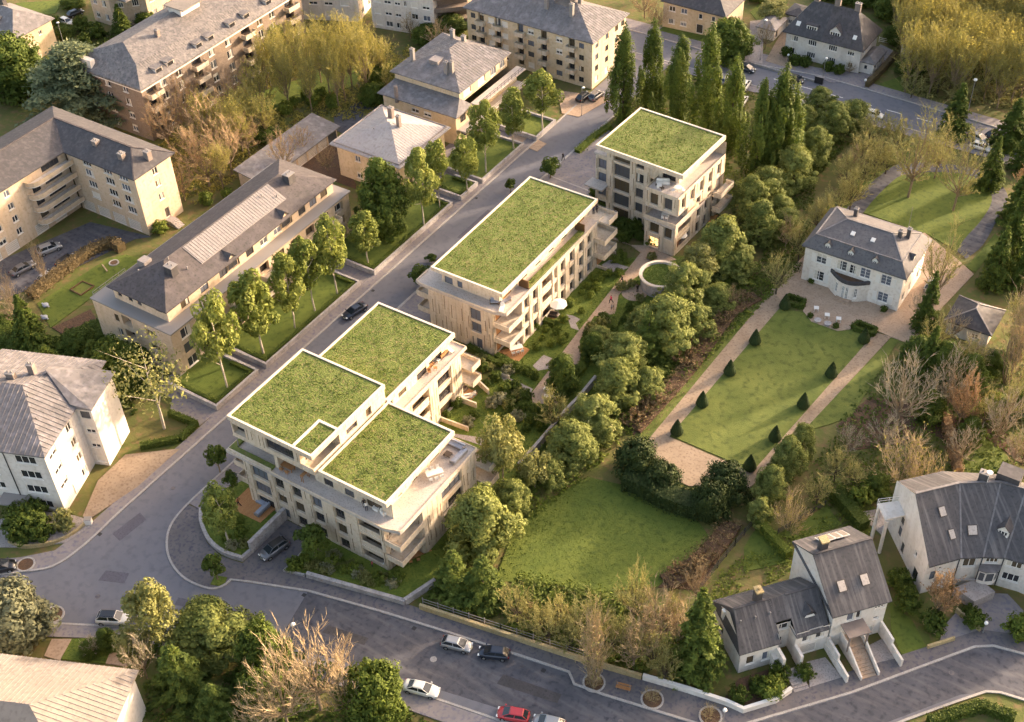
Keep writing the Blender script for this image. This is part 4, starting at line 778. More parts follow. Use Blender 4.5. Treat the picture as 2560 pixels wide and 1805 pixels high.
# ---- brick block with mansard
G = Bld('apartment_block', 'long brick block with weathered grey mansard roof at the upper left', -95, 68)
G.wall((-104, 45.5), (-85.6, 45.5), 0, 12.4, grid([3, 8, 13], [1, 4, 7, 9.9], 1.5, 1.5, 'w2'))
yy = [1.2, 5, 9.5, 14, 19, 24, 29, 34, 38, 43]
G.wall((-85.6, 45.5), (-85.6, 94), 0, 12.4, [(a, z, 2.6 if i % 3 == 0 else 1.6, 1.8, 'dark2' if i % 3 == 0 else 'w2', .9 if i % 3 == 0 else .16) for i, a in enumerate(yy) for z in (.8, 3.8, 6.8, 9.7)])
G.wall((-85.6, 94), (-104, 94), 0, 12.4); G.wall((-104, 94), (-104, 45.5), 0, 12.4); G.done('brick')
for i, a in enumerate(yy):
    if i % 3 == 0:
        for z in (.7, 3.7, 6.7, 9.6): balcony(G, -85.5, 45.5+a-.3, -84.0, 45.5+a+3.2, z, 'w', rail=False)
mb = MB(); a = lambda x, y, z: (x, y, z)
EZ, KZ, RZ = 12.5, 15.0, 16.9
mb.quad(a(-84.6, 44.6, EZ), a(-84.6, 94.6, EZ), a(-88.8, 94.6, KZ), a(-88.8, 48.4, KZ)); mb.quad(a(-105, 44.6, EZ), a(-84.6, 44.6, EZ), a(-88.8, 48.4, KZ), a(-101, 48.4, KZ)); mb.quad(a(-105, 94.6, EZ), a(-105, 44.6, EZ), a(-101, 48.4, KZ), a(-101, 94.6, KZ))
mb.quad(a(-88.8, 48.4, KZ), a(-88.8, 94.6, KZ), a(-95, 94.6, RZ), a(-95, 51.5, RZ)); mb.quad(a(-101, 94.6, KZ), a(-101, 48.4, KZ), a(-95, 51.5, RZ), a(-95, 94.6, RZ)); mb.quad(a(-101, 48.4, KZ), a(-88.8, 48.4, KZ), a(-95, 51.5, RZ))
for p_, q_ in (((-105, 44.6), (-84.6, 44.6)), ((-84.6, 44.6), (-84.6, 94.6)), ((-105, 94.6), (-105, 44.6))): mb.quad((*p_, EZ-.4), (*q_, EZ-.4), (*q_, EZ), (*p_, EZ))
mb.quad((-105, 44.6, EZ-.4), (-105, 94.6, EZ-.4), (-84.6, 94.6, EZ-.4), (-84.6, 44.6, EZ-.4)); G.part('roof', mb, 'zinc_weather'); m = MB(); strip(m, [(-104.2, 45.2), (-85.2, 45.2), (-85.2, 94)], .5, 11.5, 12.1); G.part('cornice', m, 'white_render')
m = MB()
for k in range(80): y = 49+k*.57; m.beam((-84.7, y, EZ+.03), (-88.8, y, KZ+.03), .05, .05)
G.part('roof_seams', m, 'zinc_weather')['kind'] = 'stuff'
for y in (51, 54.2, 62.5, 66, 72.5, 77, 84): dormer(G, -85.6, y, 12.7, 1.8, 1.25, 2.4, 'e', 'white_render', 'zinc_weather', 'dark2', False)
G.bx('stair_housing', 'white_render', -96.5, 66, 15.5, -93, 71.5, 18.0); G.bx('stair_housing_roof', 'roof_white', -97, 65.4, 18.0, -91.5, 72, 18.2); chimney(G, -92, 58, 15.8, 17.3, .4, .4); G.bx('party_wall', 'white_render', -102, 45.2, 12.4, -98.6, 46.4, 14.6)
# ---- big cream block at the top
K = Bld('apartment_block', 'five storey cream block with hipped zinc roof and small balconies at top centre', -35, 114)
zs = (.4, 2.6, 5.2, 7.8)
K.wall((-50.2, 107), (-19.0, 107), 0, 11, [(a, z, 1.5, 1.2, random.choice(['shut', 'shut', 'half', 'dark2'])) for a in (5.5, 9, 15.5, 22.5) for z in (1.0, 3.5, 6.1, 8.8)]+[(a, z, 1.2, 1.2, 'dark2') for a in (1, 28) for z in (1.0, 3.5, 6.1, 8.8)]+[(a, z, 1.4, 2.0, 'dark2', .5) for a in (3, 7.3, 13, 18.8, 25.6) for z in (.8, 3.3, 5.9, 8.5)])
K.wall((-19.0, 107), (-19.0, 121), 0, 11, [(a, z, 1.3, 1.3, 'dark2' if z > 3 else 'shut') for a in (1.2, 5.4, 9.4, 12) for z in (1.0, 3.5, 6.1, 8.8)]); K.wall((-19, 121), (-50.2, 121), 0, 11); K.wall((-50.2, 121), (-50.2, 107), 0, 11); K.done('cream_render')
mb, sl = hip(-50.2, 107, -19, 121, 11, 14.6, .6, 'x', 8.5); K.part('roof', mb, 'zinc'); K.part('roof_seams', seams(sl, .7, .05, .05), 'zinc')['kind'] = 'stuff'
for a in (3, 7.3, 13, 18.8, 25.6):
    for z in (3.1, 5.7, 8.3): balcony(K, -50.2+a-.3, 105.8, -50.2+a+1.9, 106.95, z, 'n', rail=False, h=.9)
K.bx('lift_housing', 'zinc', -31.5, 112.6, 13.6, -27.6, 115.6, 16.0); K.bx('lift_housing_roof', 'zinc_light', -31.8, 112.3, 16.0, -27.3, 115.9, 16.15)
for x, y in ((-26.3, 111), (-32.5, 111.2), (-37, 112.6), (-43.5, 113), (-26.6, 115)): chimney(K, x, y, 12.8, 15.8, .4, .4, 'trim_grey')
# ---- cream villa with two-tier roof
Lb = Bld('apartment_house', 'cream house with two tier grey roof and long railed balcony behind the conifer lawn', -40, 86)
Lb.wall((-49.0, 75.0), (-31.2, 75.0), 0, 7, [(7, 4.6, 1.8, 1.1, 'w2'), (10, 4.6, 1.8, 1.1, 'half'), (8.5, 1.5, 1.6, 1.3, 'w2')]); Lb.wall((-31.2, 75.0), (-31.2, 97), 0, 7, [(a, z, 1.9, 1.8, random.choice(['dark2', 'w2', 'half'])) for a in (1.5, 5, 8.6, 12.4, 16, 19.4) for z in (.7, 4.3)]); Lb.wall((-31.2, 97), (-49, 97), 0, 7); Lb.wall((-49, 97), (-49, 75), 0, 7)
Lb.wall((-48.6, 78.9), (-32.8, 78.9), 7, 10, []); Lb.wall((-32.8, 78.9), (-32.8, 96), 7, 10, [(1.4, 7.8, 2.6, 1.5, 'shut'), (6.5, 7.6, 2.6, 1.8, 'shut'), (11, 7.5, 2, 1.9, 'w3'), (14.4, 7.6, 1.8, 1.6, 'w3')]); Lb.wall((-32.8, 96), (-48.6, 96), 7, 10); Lb.wall((-48.6, 96), (-48.6, 78.9), 7, 10); Lb.done('cream_render')
mb, sl = hip(-48.6, 78.9, -32.8, 96, 10, 13.1, .7, 'y', 9, 6); Lb.part('roof', mb, 'zinc'); Lb.part('roof_seams', seams(sl, .7, .05, .05), 'zinc')['kind'] = 'stuff'
m = MB(); q = [(-49.8, 74.2, 7), (-30.4, 74.2, 7), (-30.4, 80, 7), (-32.8, 80, 7.6), (-32.8, 78.9, 8.3), (-48.6, 78.9, 8.3), (-49.8, 80, 7)]
m.quad(q[0], q[1], q[4], q[5]); m.quad(q[1], q[2], q[4]); m.quad(q[6], q[0], q[5]); m.quad((-49.8, 74.2, 6.78), (-30.4, 74.2, 6.78), q[1], q[0]); m.quad((-30.4, 74.2, 6.78), (-30.4, 80, 6.78), q[2], q[1]); m.quad((-30.4, 80, 6.78), (-30.4, 74.2, 6.78), (-49.8, 74.2, 6.78), (-49.8, 80, 6.78)); Lb.part('lower_roof', m, 'zinc')
Lb.bx('balcony', 'terrace', -31.15, 80.2, 6.8, -28.9, 97, 7.05); rails(Lb, [(-29.0, 80.3), (-29.0, 97)], 7.05, .9, 'darkmetal'); Lb.bx('balcony', 'terrace', -31.15, 75.2, 3.4, -28.9, 97, 3.65); rails(Lb, [(-29.0, 75.3), (-29.0, 97)], 3.65, .9, 'white_paint')
for x, y in ((-46.5, 82.5), (-37.6, 81.6), (-36.7, 82.2), (-44, 93), (-40.5, 92)): chimney(Lb, x, y, 10.8, 13.6, .4, .35, 'trim_grey')
Lb.bx('roof_hatch', 'zinc_light', -42.6, 82.6, 11.3, -40.4, 85, 12.3); m = MB(); m.cyl((-45.2, 74.6, 6), (-45.2, 74.6, 9.6), .42, .38, 10); Lb.part('flue', m, 'chimney')
# ---- house with white pyramid roof
M_ = Bld('apartment_house', 'cream house under a broad pale pyramid metal roof with two chimneys', -37.5, 62)
M_.wall((-45.0, 55.2), (-30.2, 55.2), 0, 7.2, [(a, z, 1.3, 1.3, 'w2') for a in (4.2, 7.4, 11.2) for z in (.9, 4.6)]); M_.wall((-30.2, 55.2), (-30.2, 69.6), 0, 7.2, [(a, z, 2.0, 1.8, 'dark2', .7) for a in (1.5, 6, 10.8) for z in (.6, 4.2)]); M_.wall((-30.2, 69.6), (-45, 69.6), 0, 7.2); M_.wall((-45, 69.6), (-45, 55.2), 0, 7.2); M_.done('cream_render')
mb, sl = hip(-45, 55.2, -30.2, 69.6, 7.3, 10.3, 1.0, 'x', 8.1); M_.part('roof', mb, 'zinc_pale'); M_.part('roof_seams', seams(sl, .6, .05, .05), 'zinc_pale')['kind'] = 'stuff'
m = MB(); strip(m, [(-45.4, 54.8), (-29.8, 54.8), (-29.8, 70), (-45.4, 70)], .2, 7.32, 7.75, True); M_.part('gutter_kerb', m, 'zinc_light')
chimney(M_, -39.0, 65, 9.4, 11.6, .5, .4); chimney(M_, -35.6, 62.9, 9.2, 11.9, .35, .35); roofpipes(M_, [(-39.4, 60, 9.2), (-37, 64, 10.2)]); balcony(M_, -30.1, 58, -28.4, 66, 3.6, 'w', rail=False)
# ---- garages
Ng = Bld('garage_block', 'low garage row with sloping grey roof between bare trees', -56, 54, cat='garage')
Ng.wall((-59.6, 42.6), (-53.6, 42.6), 0, 2.7); Ng.wall((-53.6, 42.6), (-53.6, 65), 0, 2.6, [(1+i*3.1, .05, 2.6, 2.1, 'gar' if i < 6 else 'dark2') for i in range(7)]); Ng.wall((-53.6, 65), (-59.6, 65), 0, 2.7); Ng.wall((-59.6, 65), (-59.6, 42.6), 0, 3.4); Ng.done('tan_render')
m = MB(); q = [(-53.0, 42.0), (-53.0, 65.6), (-60.2, 65.6), (-60.2, 42.0)]; zt = [2.85, 2.85, 3.75, 3.75]
m.quad(*[(a[0], a[1], z) for a, z in zip(q, zt)]); m.quad(*[(a[0], a[1], z-.2) for a, z in zip(q, zt)][::-1])
for i in range(4): j = (i+1) % 4; m.quad((*q[i], zt[i]-.2), (*q[j], zt[j]-.2), (*q[j], zt[j]), (*q[i], zt[i]))
Ng.part('roof', m, 'zinc')
# ---- top edge buildings
J1 = Bld('apartment_block', 'cream white block cut by the top edge behind yellowish bare trees', -86.5, 112)
J1.wall((-95, 100), (-80.2, 106.5), 0, 12, [(a, z, 2.0, 1.4, random.choice(['shut', 'half', 'shut'])) for a in (1, 4.6, 8.2, 12) for z in (.9, 3.8, 6.7, 9.5)]); J1.wall((-80.2, 106.5), (-84, 118), 0, 12, grid([2, 6], [.9, 3.8, 6.7, 9.5], 1.4, 1.4, 'w2')); J1.wall((-84, 118), (-99, 111), 0, 12); J1.wall((-99, 111), (-95, 100), 0, 12); J1.done('white_render')
m = MB(); m.prism([(-95.3, 99.6), (-79.8, 106.3), (-83.8, 118.4), (-99.4, 111.2)], 12, 12.4); J1.part('roof', m, 'zinc')
for z in (3.4, 6.3, 9.1): balcony(J1, -98.5, 99.2, -95.3, 102.4, z, 'e', rail=False)
J2 = Bld('apartment_block', 'grey white block with strip windows and brick end balconies at top edge', -69, 113)
J2.wall((-76, 106), (-60.8, 109.2), 0, 12, [(a, z, w, 1.3, random.choice(['half', 'dark2', 'shut', 'w2'])) for a, w in ((.8, 1.7), (3.4, 1.7), (6, 1.4), (8.2, .8), (10, 1.6), (12.8, 1.8)) for z in (.8, 3.6, 6.4, 9.2)]); J2.wall((-60.8, 109.2), (-63, 119), 0, 12); J2.wall((-63, 119), (-78, 116), 0, 12); J2.wall((-78, 116), (-76, 106), 0, 12); J2.done('white_render')
m = MB(); m.prism([(-76.3, 105.7), (-60.4, 109), (-62.7, 119.4), (-78.4, 116.3)], 12, 12.4); J2.part('roof', m, 'zinc')
for z in (2.9, 5.8, 8.7): m = MB(); m.prism([(-60.7, 109.3), (-55, 114.6), (-56.4, 116.2), (-61.5, 113)], z, z+.9); J2.part('balcony', m, 'brick')
m = MB(); m.prism([(-61, 111), (-56.4, 116), (-58, 121), (-63, 119)], 0, 11.6); J2.part('brick_wing', m, 'brick')
Hh = Bld('villa', 'cream villa with grey hipped roof and dormer at the upper left corner', -137, 58, cat='house')
Hh.wall((-146, 52.5), (-132.6, 52.5), 0, 7.2, [(a, z, 1.0, 1.1, 'w2') for a in (4, 9) for z in (1.5, 4.8)]); Hh.wall((-132.6, 52.5), (-132.6, 63), 0, 7.2, [(1.5, 1, 1.4, 1.9, 'w2'), (2, 4.9, .9, 1.0, 'w2'), (6.5, 4.9, .9, 1.0, 'w2')]); Hh.wall((-132.6, 63), (-146, 63), 0, 7.2); Hh.wall((-146, 63), (-146, 52.5), 0, 7.2); Hh.done('cream_render')
mb, sl = hip(-146, 52.5, -132.6, 63, 7.2, 10.6, .7, 'x', 5.5); Hh.part('roof', mb, 'zinc'); dormer(Hh, -140.5, 53.6, 7.8, 3.2, 1.5, 3, 's', 'white_render', 'roof_white', 'w3', False); chimney(Hh, -142, 59, 9, 11.8, .6, .5, 'slate')
balcony(Hh, -132.5, 53.2, -131.2, 57.2, .9, 'w')
Ih = Bld('villa', 'beige villa at the top edge behind a single dark spruce', -128, 86, cat='house')
Ih.wall((-135, 76.5), (-128.5, 76.5), 0, 8, grid([1, 4], [1.2, 4.6], 1.2, 1.5, 'w2')); Ih.wall((-128.5, 76.5), (-122.5, 82), 0, 8, grid([1.5, 5], [1.2, 4.6], 1.5, 1.6, 'w3')); Ih.wall((-122.5, 82), (-122.5, 96), 0, 8, grid([1, 4.5, 8, 11], [1.2, 4.6], 1.6, 1.5, 'w4')); Ih.wall((-122.5, 96), (-135, 96), 0, 8); Ih.wall((-135, 96), (-135, 76.5), 0, 8); Ih.done('tan_render')
mb, sl = hip(-135, 76.5, -122.5, 96, 8, 11.5, .5, 'y'); Ih.part('roof', mb, 'zinc_weather')
Oh = Bld('villa', 'cream villa with dark slate roof at the top, right of the zinc roofed block', -12, 143, cat='house')
Oh.wall((-19, 138.4), (-4.8, 139.6), 0, 6.4, [(a, z, 1.5, 1.2, 'w4' if z < 3 else 'w2') for a in (1.4, 4.2) for z in (1.2, 4.2)]+[(8.4, 3.8, .9, 1.2, 'w1'), (11.4, 3.8, .9, 1.2, 'w1'), (8, .3, 1.6, 2.2, 'door')]); Oh.wall((-4.8, 139.6), (-4, 148), 0, 6.4, [(3, .2, 2.2, 2.2, 'gar')]); Oh.wall((-4, 148), (-18.2, 147), 0, 6.4); Oh.wall((-18.2, 147), (-19, 138.4), 0, 6.4); Oh.done('cream_render')
mb, sl = hip(-19, 138.6, -4.2, 147.6, 6.4, 9.8, .6, 'x'); Oh.part('roof', mb, 'slate'); m = MB(); m.prism([(-4.7, 140.5), (-2.2, 140.5), (-2, 144.5), (-4.5, 144.5)], 2.5, 2.75); Oh.part('porch_roof', m, 'slate'); chimney(Oh, -10, 142.8, 8.6, 10.6, .5, .5, 'slate')
Ph = Bld('double_villa', 'white double villa with steep half brown slate roof and dormers at top right', 18.5, 145, cat='house')
Ph.wall((9.6, 140.4), (26.3, 140.4), 0, 5.6, [(a, z, w, 1.25, k) for a, w, k in ((1.2, 1.5, 'w3'), (5, 1.9, 'w4'), (9.6, 1.9, 'w4'), (13.8, 1.5, 'w3')) for z in (.8, 3.6)]); Ph.wall((26.3, 140.4), (26.3, 150), 0, 5.6, [(2, 3.6, 1.2, 1.2, 'w2')]); Ph.wall((26.3, 150), (9.6, 150), 0, 5.6); Ph.wall((9.6, 150), (9.6, 140.4), 0, 5.6); Ph.done('white_render')
mb, sl = hip(9.6, 140.4, 26.3, 150, 5.6, 11.4, .7, 'x', 4.2); Ph.part('roof', mb, 'slate'); m = MB()
z_ = lambda y: 5.6+(y-139.7)*(5.8/5.5)+.05
m.quad((17.6, 139.6, z_(139.6)), (27.05, 139.6, z_(139.6)), (22.8, 145.2, z_(145.2)), (17.6, 145.2, z_(145.2))); Ph.part('brown_roof_half', m, 'slate_brown')
dormer(Ph, 14.8, 141.0, 6.5, 2.4, 1.3, 3.2, 's', 'white_render', 'slate', 'w4', False); dormer(Ph, 20.0, 141.0, 6.5, 2.4, 1.3, 3.4, 's', 'white_render', 'slate_brown', 'w4'); skylight(Ph, 11.6, 141.4, 7.3, .9, 1.0, 'y', .81, 'white_paint'); skylight(Ph, 24.2, 141.4, 7.3, .8, .9, 'y', .81, 'white_paint')
for x in (13.6, 18.2, 22.6): chimney(Ph, x, 145.4, 10.6, 12.8, .6, .4, 'chimney')
an = MB(); wallh(an, (26.31, 141.2), (29.2, 141.2), 0, 2.7, [(.9, 1.5, 1.0, 1.9)]); wallh(an, (29.2, 141.2), (29.2, 147.6), 0, 2.7, [(1, 2, .9, 1.9), (3.4, 4.4, .9, 1.9)]); wallh(an, (29.2, 147.6), (26.31, 147.6), 0, 2.7); Ph.part('annex_wall', an, 'white_render'); mb, sl = hip(26.4, 141.2, 29.2, 147.6, 2.7, 3.8, .35, 'y', 1.2); Ph.part('annex_roof', mb, 'zinc'); Ph.bx('annex_core', 'glass', 26.4, 141.4, .2, 29, 147.4, 2.6)
for nm, lb, x0, y0, x1, y1, h, m_ in (('garden_shed', 'small flat roofed garage between the two top right villas', 1.2, 144.5, 5.2, 151, 2.6, 'zinc'), ('garden_shed', 'little white outbuilding with slate roof beside the double villa', 4.6, 152, 9, 157, 3.2, 'slate'), ('garden_shed', 'small pale shed half hidden at the wood edge behind the double villa', 31, 153, 34.5, 157.5, 2.8, 'zinc')):
    s_ = Bld(nm, lb, (x0+x1)/2, (y0+y1)/2, cat='shed'); s_.wall((x0, y0), (x1, y0), 0, h, [(.6, .9, .9, 1.0, 'w2')]); s_.wall((x1, y0), (x1, y1), 0, h, [(1, .1, 1.2, 2, 'door')]); s_.wall((x1, y1), (x0, y1), 0, h); s_.wall((x0, y1), (x0, y0), 0, h); s_.done('white_render')
    mb, sl = hip(x0, y0, x1, y1, h, h+.9, .35, 'y'); s_.part('roof', mb, m_)
# ---- mansion
Q = Bld('mansion', 'white mansion with grey mansard roof and curved entrance bay above the formal lawn', 52.4, 76, cat='mansion')
X0, X1, Y0, Y1 = 43.9, 61.0, 70.4, 81.6
qw = [(a, z, 1.8, 1.95, 'bar2') for a in (2.1, 5.7, 9.8, 13.4) for z in (4.5,)]+[(a, .9, 1.8, 1.95, 'bar2') for a in (2.1, 13.4)]+[(7.95, 4.5, 1.3, 1.8, 'bar2')]
Q.wall((X0, Y0), (X1, Y0), 0, 7.4, qw); Q.wall((X1, Y0), (X1, Y1), 0, 7.4, [(a, z, 1.2, 1.7, 'bar2') for a in (1.2, 4.2, 8.2) for z in (1, 4.6)]); Q.wall((X1, Y1), (X0, Y1), 0, 7.4, grid([2, 6, 10, 14], [1, 4.6], 1.4, 1.7, 'bar2')); Q.wall((X0, Y1), (X0, Y0), 0, 7.4, grid([2, 7], [1, 4.6], 1.3, 1.7, 'bar2')); Q.done('mansion_white')
for a, z in [(2.1, 4.5), (2.1, .9), (13.4, 4.5), (13.4, .9)]:
    for sx in (-.82, 1.86): Q.bx('shutter', 'white_paint', X0+a+sx, Y0-.06, z-.02, X0+a+sx+.75, Y0-.005, z+1.72)
bay = [(X0+5.0+6.8*k/10, Y0-1.9*math.sin(math.pi*k/10)) for k in range(11)]
bw = MB()
for i in range(10):
    L = (Vector(bay[i+1])-Vector(bay[i])).length; hs = [(.12, L-.12, .9, 2.9)] if i in (2, 7) else [(.1, L-.1, .1, 3.0)] if i in (4, 5) else []
    wallh(bw, bay[i], bay[i+1], 0, 3.9, hs, .1)
    for h_ in hs:
        t = (Vector(bay[i+1])-Vector(bay[i])).normalized(); f, pn, _, _ = win_meshes(round(h_[1]-h_[0], 2), h_[3]-h_[2], 'bar2', .1); l = Vector(bay[i])+t*h_[0]+Vector((-t.y, t.x))*.1
        wo = link('window', f, Q.root, (l.x-52.4, l.y-76, h_[2]), math.atan2(t.y, t.x)); link('pane', pn, wo)
Q.part('entrance_bay', bw, 'mansion_white'); m = MB(); m.prism(bay, 3.7, 3.85); Q.part('bay_terrace', m, 'mulch'); m = MB(); strip(m, bay, .3, 3.6, 4.25); Q.part('bay_parapet', m, 'slate')
m = MB()
for k in range(3): m.prism([(X0+7+.1*k, Y0-2.6+.25*k), (X0+9.8-.1*k, Y0-2.6+.25*k), (X0+9.8, Y0-1.7), (X0+7, Y0-1.7)], .05+k*.15, .2+k*.15)
Q.part('entrance_steps', m, 'path')
mb = MB(); e, k_ = .55, 1.4; z1, z2, z3 = 7.4, 9.3, 10.9
o4 = [(X0-e, Y0-e), (X1+e, Y0-e), (X1+e, Y1+e), (X0-e, Y1+e)]; k4 = [(X0+k_-.3, Y0+k_-.3), (X1-k_+.3, Y0+k_-.3), (X1-k_+.3, Y1-k_+.3), (X0+k_-.3, Y1-k_+.3)]
for i in range(4): j = (i+1) % 4; mb.quad((*o4[i], z1), (*o4[j], z1), (*k4[j], z2), (*k4[i], z2)); mb.quad((*o4[i], z1-.25), (*o4[j], z1-.25), (*o4[j], z1), (*o4[i], z1))
ym = (Y0+Y1)/2; r0, r1 = (X0+4.6, ym, z3), (X1-4.6, ym, z3); mb.quad((*k4[0], z2), (*k4[1], z2), r1, r0); mb.quad((*k4[1], z2), (*k4[2], z2), r1); mb.quad((*k4[2], z2), (*k4[3], z2), r0, r1); mb.quad((*k4[3], z2), (*k4[0], z2), r0); mb.quad(*[(*p_, z1-.25) for p_ in o4[::-1]]); Q.part('roof', mb, 'slate_light')
m = MB(); m.beam(r0, r1, .4, .12)
for a_, b_ in ((k4[0], r0), (k4[1], r1), (k4[2], r1), (k4[3], r0)): m.beam((*a_, z2), b_, .25, .08)
for i in range(4): m.beam((*k4[i], z2), (*k4[(i+1) % 4], z2), .25, .12)
Q.part('ridge_flashing', m, 'zinc')
for x in (47.6, 51.6, 55.8): dormer(Q, x, Y0+.15, 7.7, 1.0, 1.0, 1.5, 's', 'white_paint', 'slate', 'bar2')
dormer(Q, X1-.15, 74.5, 7.7, 1.0, 1.0, 1.5, 'e', 'white_paint', 'slate', 'bar2')
for x, y in ((49.0, 78.4), (57.5, 76.2), (58.6, 77.4)): chimney(Q, x, y, 9.8, 11.6, .3, .3, 'slate')
for x, y, z in ((50.5, 73.6, 10.05), (54.0, 73.6, 10.05), (60-2.2, 73, 9.6)): skylight(Q, x, y, z, .7, .8, 'y', .34, 'white_paint')
Q.part('flagpole', (lambda m_: (m_.cyl((57.8, 79.5, 9.5), (57.8, 79.5, 14.5), .05, .03, 6), m_)[1])(MB()), 'trim_grey')
Rr_ = Bld('pavilion', 'small pavilion with grey hipped roof and pale ridges behind bare trees', 73, 72, cat='pavilion')
Rr_.wall((69.6, 69.1), (76.3, 69.1), 0, 3, [(1, .8, 1.2, 1.4, 'w2'), (4, .8, 1.2, 1.4, 'bar2')]); Rr_.wall((76.3, 69.1), (76.3, 75.4), 0, 3); Rr_.wall((76.3, 75.4), (69.6, 75.4), 0, 3); Rr_.wall((69.6, 75.4), (69.6, 69.1), 0, 3); Rr_.done('white_render')
mb, sl = hip(69.6, 69.1, 76.3, 75.4, 3, 4.9, .5, 'y', 3.0); Rr_.part('roof', mb, 'slate'); m = MB(); a_, b_ = Vector((72.95, 71.6, 4.93)), Vector((72.95, 72.9, 4.93)); m.beam(a_, b_, .25, .1)
for p_, q_ in (((69.1, 68.6, 3.03), a_), ((76.8, 68.6, 3.03), a_), ((76.8, 75.9, 3.03), b_), ((69.1, 75.9, 3.03), b_)): m.beam(p_, q_, .22, .1)
Rr_.part('ridge_caps', m, 'zinc_light')
# ---- white semi-detached houses at the lower right
def gable(b, x0, x1, y0, yr, y1, z0, zr, z1, ov, m, name='roof', hipl=0):
    mb = MB(); X0, X1 = x0-ov, x1+ov; t = .2; s0 = (zr-z0)/(yr-y0); s1 = (zr-z1)/(y1-yr); ya, yb = y0-ov, y1+ov; za, zb = z0-ov*s0, z1-ov*s1
    mb.quad((X0, ya, za), (X1, ya, za), (X1, yr, zr), (X0+hipl, yr, zr)); mb.quad((X1, yb, zb), (X0, yb, zb), (X0+hipl, yr, zr), (X1, yr, zr))
    mb.quad((X0, ya, za-t), (X0, yb, zb-t), (X1, yb, zb-t), (X1, ya, za-t)); mb.quad((X0, ya, za-t), (X1, ya, za-t), (X1, ya, za), (X0, ya, za)); mb.quad((X1, yb, zb-t), (X0, yb, zb-t), (X0, yb, zb), (X1, yb, zb))
    if hipl: mb.quad((X0, yb, zb), (X0, ya, za), (X0+hipl, yr, zr)); mb.quad((X0, ya, za-t), (X0, ya, za), (X0, yb, zb), (X0, yb, zb-t))
    else:
        mb.quad((X0, yr, zr-t), (X0, yr, zr), (X0, ya, za), (X0, ya, za-t)); mb.quad((X0, yr, zr), (X0, yr, zr-t), (X0, yb, zb-t), (X0, yb, zb))
    mb.quad((X1, ya, za-t), (X1, yr, zr-t), (X1, yr, zr), (X1, ya, za)); mb.quad((X1, yr, zr-t), (X1, yb, zb-t), (X1, yb, zb), (X1, yr, zr))
    ob = b.part(name, mb, m); rc = MB(); rc.beam((X0+hipl, yr, zr+.02), (X1, yr, zr+.02), .3, .1); b.part('ridge_cap', rc, 'slate', ob)
    return ob
St = Bld('house', 'taller white house with steep slate roof, two skylights and front steps', 77.2, 1.9, 50, cat='house')
St.wall((0, 0), (7.6, 0), 0, 7.1, [(2.0, 4.6, 1.0, 1.5, 'w1'), (3.3, 4.6, .7, 1.5, 'w1'), (5.9, 5.5, 1.3, .5, 'w3'), (6, 3.3, .8, .5, 'w1'), (2.3, 1.9, 1.0, 2.0, 'door'), (4.2, .1, 2.2, 1.9, 'gar')]); St.wall((7.6, 0), (7.6, 11), 0, 7.1); St.wall((7.6, 11), (0, 11), 0, 7.1); St.wall((0, 11), (0, 0), 0, 7.1)
for x, rv in ((0, 1), (7.6, 0)):
    q = [(x, 0, 7.1), (x, 11, 7.1), (x, 11, 8.2), (x, 6.3, 11.3)]; St.w.quad(*(q if not rv else q[::-1]))
St.done('white_render'); gable(St, 0, 7.6, 0, 6.3, 11, 7.1, 11.6, 8.6, .35, 'slate_streak')
for x in (2.0, 5.2): skylight(St, x, 2.4, 8.95, 1.15, 1.5, 'y', .62, 'terrace', 'frame_dark')  # beige pane colour stands in for sky reflected in the glass
m = MB(); m.box(1.0, 6.6, 10.4, 1.9, 7.6, 12.7); c_ = St.part('chimney', m, 'slate'); m = MB(); m.box(.9, 6.5, 12.7, 2.0, 7.7, 12.95); St.part('chimney_cap', m, 'stonewall', c_)
for k in range(4): skylight(St, 2.6+k*1.0, 9.2, 10.0, .92, 2.2, 'y', -.58, 'roof_white')
m = MB(); m.box(1.3, -2.3, 4.2, 4.4, .0, 4.4); m.box(1.5, -2.2, 1.2, 1.7, -2.0, 4.2); m.box(4.0, -2.2, 1.2, 4.2, -2.0, 4.2); St.part('porch_roof', m, 'chimney')
sm = MB(); sm.box(0, 0, 0, 2.0, .42, .17); sme = sm.mesh('step', 'path'); ld = MB(); ld.box(1.7, -1.6, 0, 4.2, 0, 1.75); St.part('landing', ld, 'path')
for k in range(10): link('step', sme, St.root, (1.9, -1.6-.42*(k+1), 1.75-.17*(k+1)-.0))
for x in (1.6, 4.05): m = MB(); m.quad((x, 0, 0), (x, -5.9, 0), (x, -5.9, .8), (x, -1.6, 2.6), (x, 0, 2.6)); m.quad((x+.2, 0, 2.6), (x+.2, -1.6, 2.6), (x+.2, -5.9, .8), (x+.2, -5.9, 0), (x+.2, 0, 0)); m.quad((x, 0, 2.6), (x, -1.6, 2.6), (x+.2, -1.6, 2.6), (x+.2, 0, 2.6)); m.quad((x, -1.6, 2.6), (x, -5.9, .8), (x+.2, -5.9, .8), (x+.2, -1.6, 2.6)); m.quad((x, -5.9, .8), (x, -5.9, 0), (x+.2, -5.9, 0), (x+.2, -5.9, .8)); St.part('stair_wall', m, 'white_render')
for x in (-.3, 7.3): m = MB(); m.box(x, -5.6, 0, x+.3, -.01, 1.5); m.box(x, -3, 1.5, x+.3, -.01, 2.4); St.part('side_wall', m, 'white_render')
Sl = Bld('house', 'lower white house with slate roof, two chimneys and entrance hatch', 69.2, -7.6, 50, cat='house')
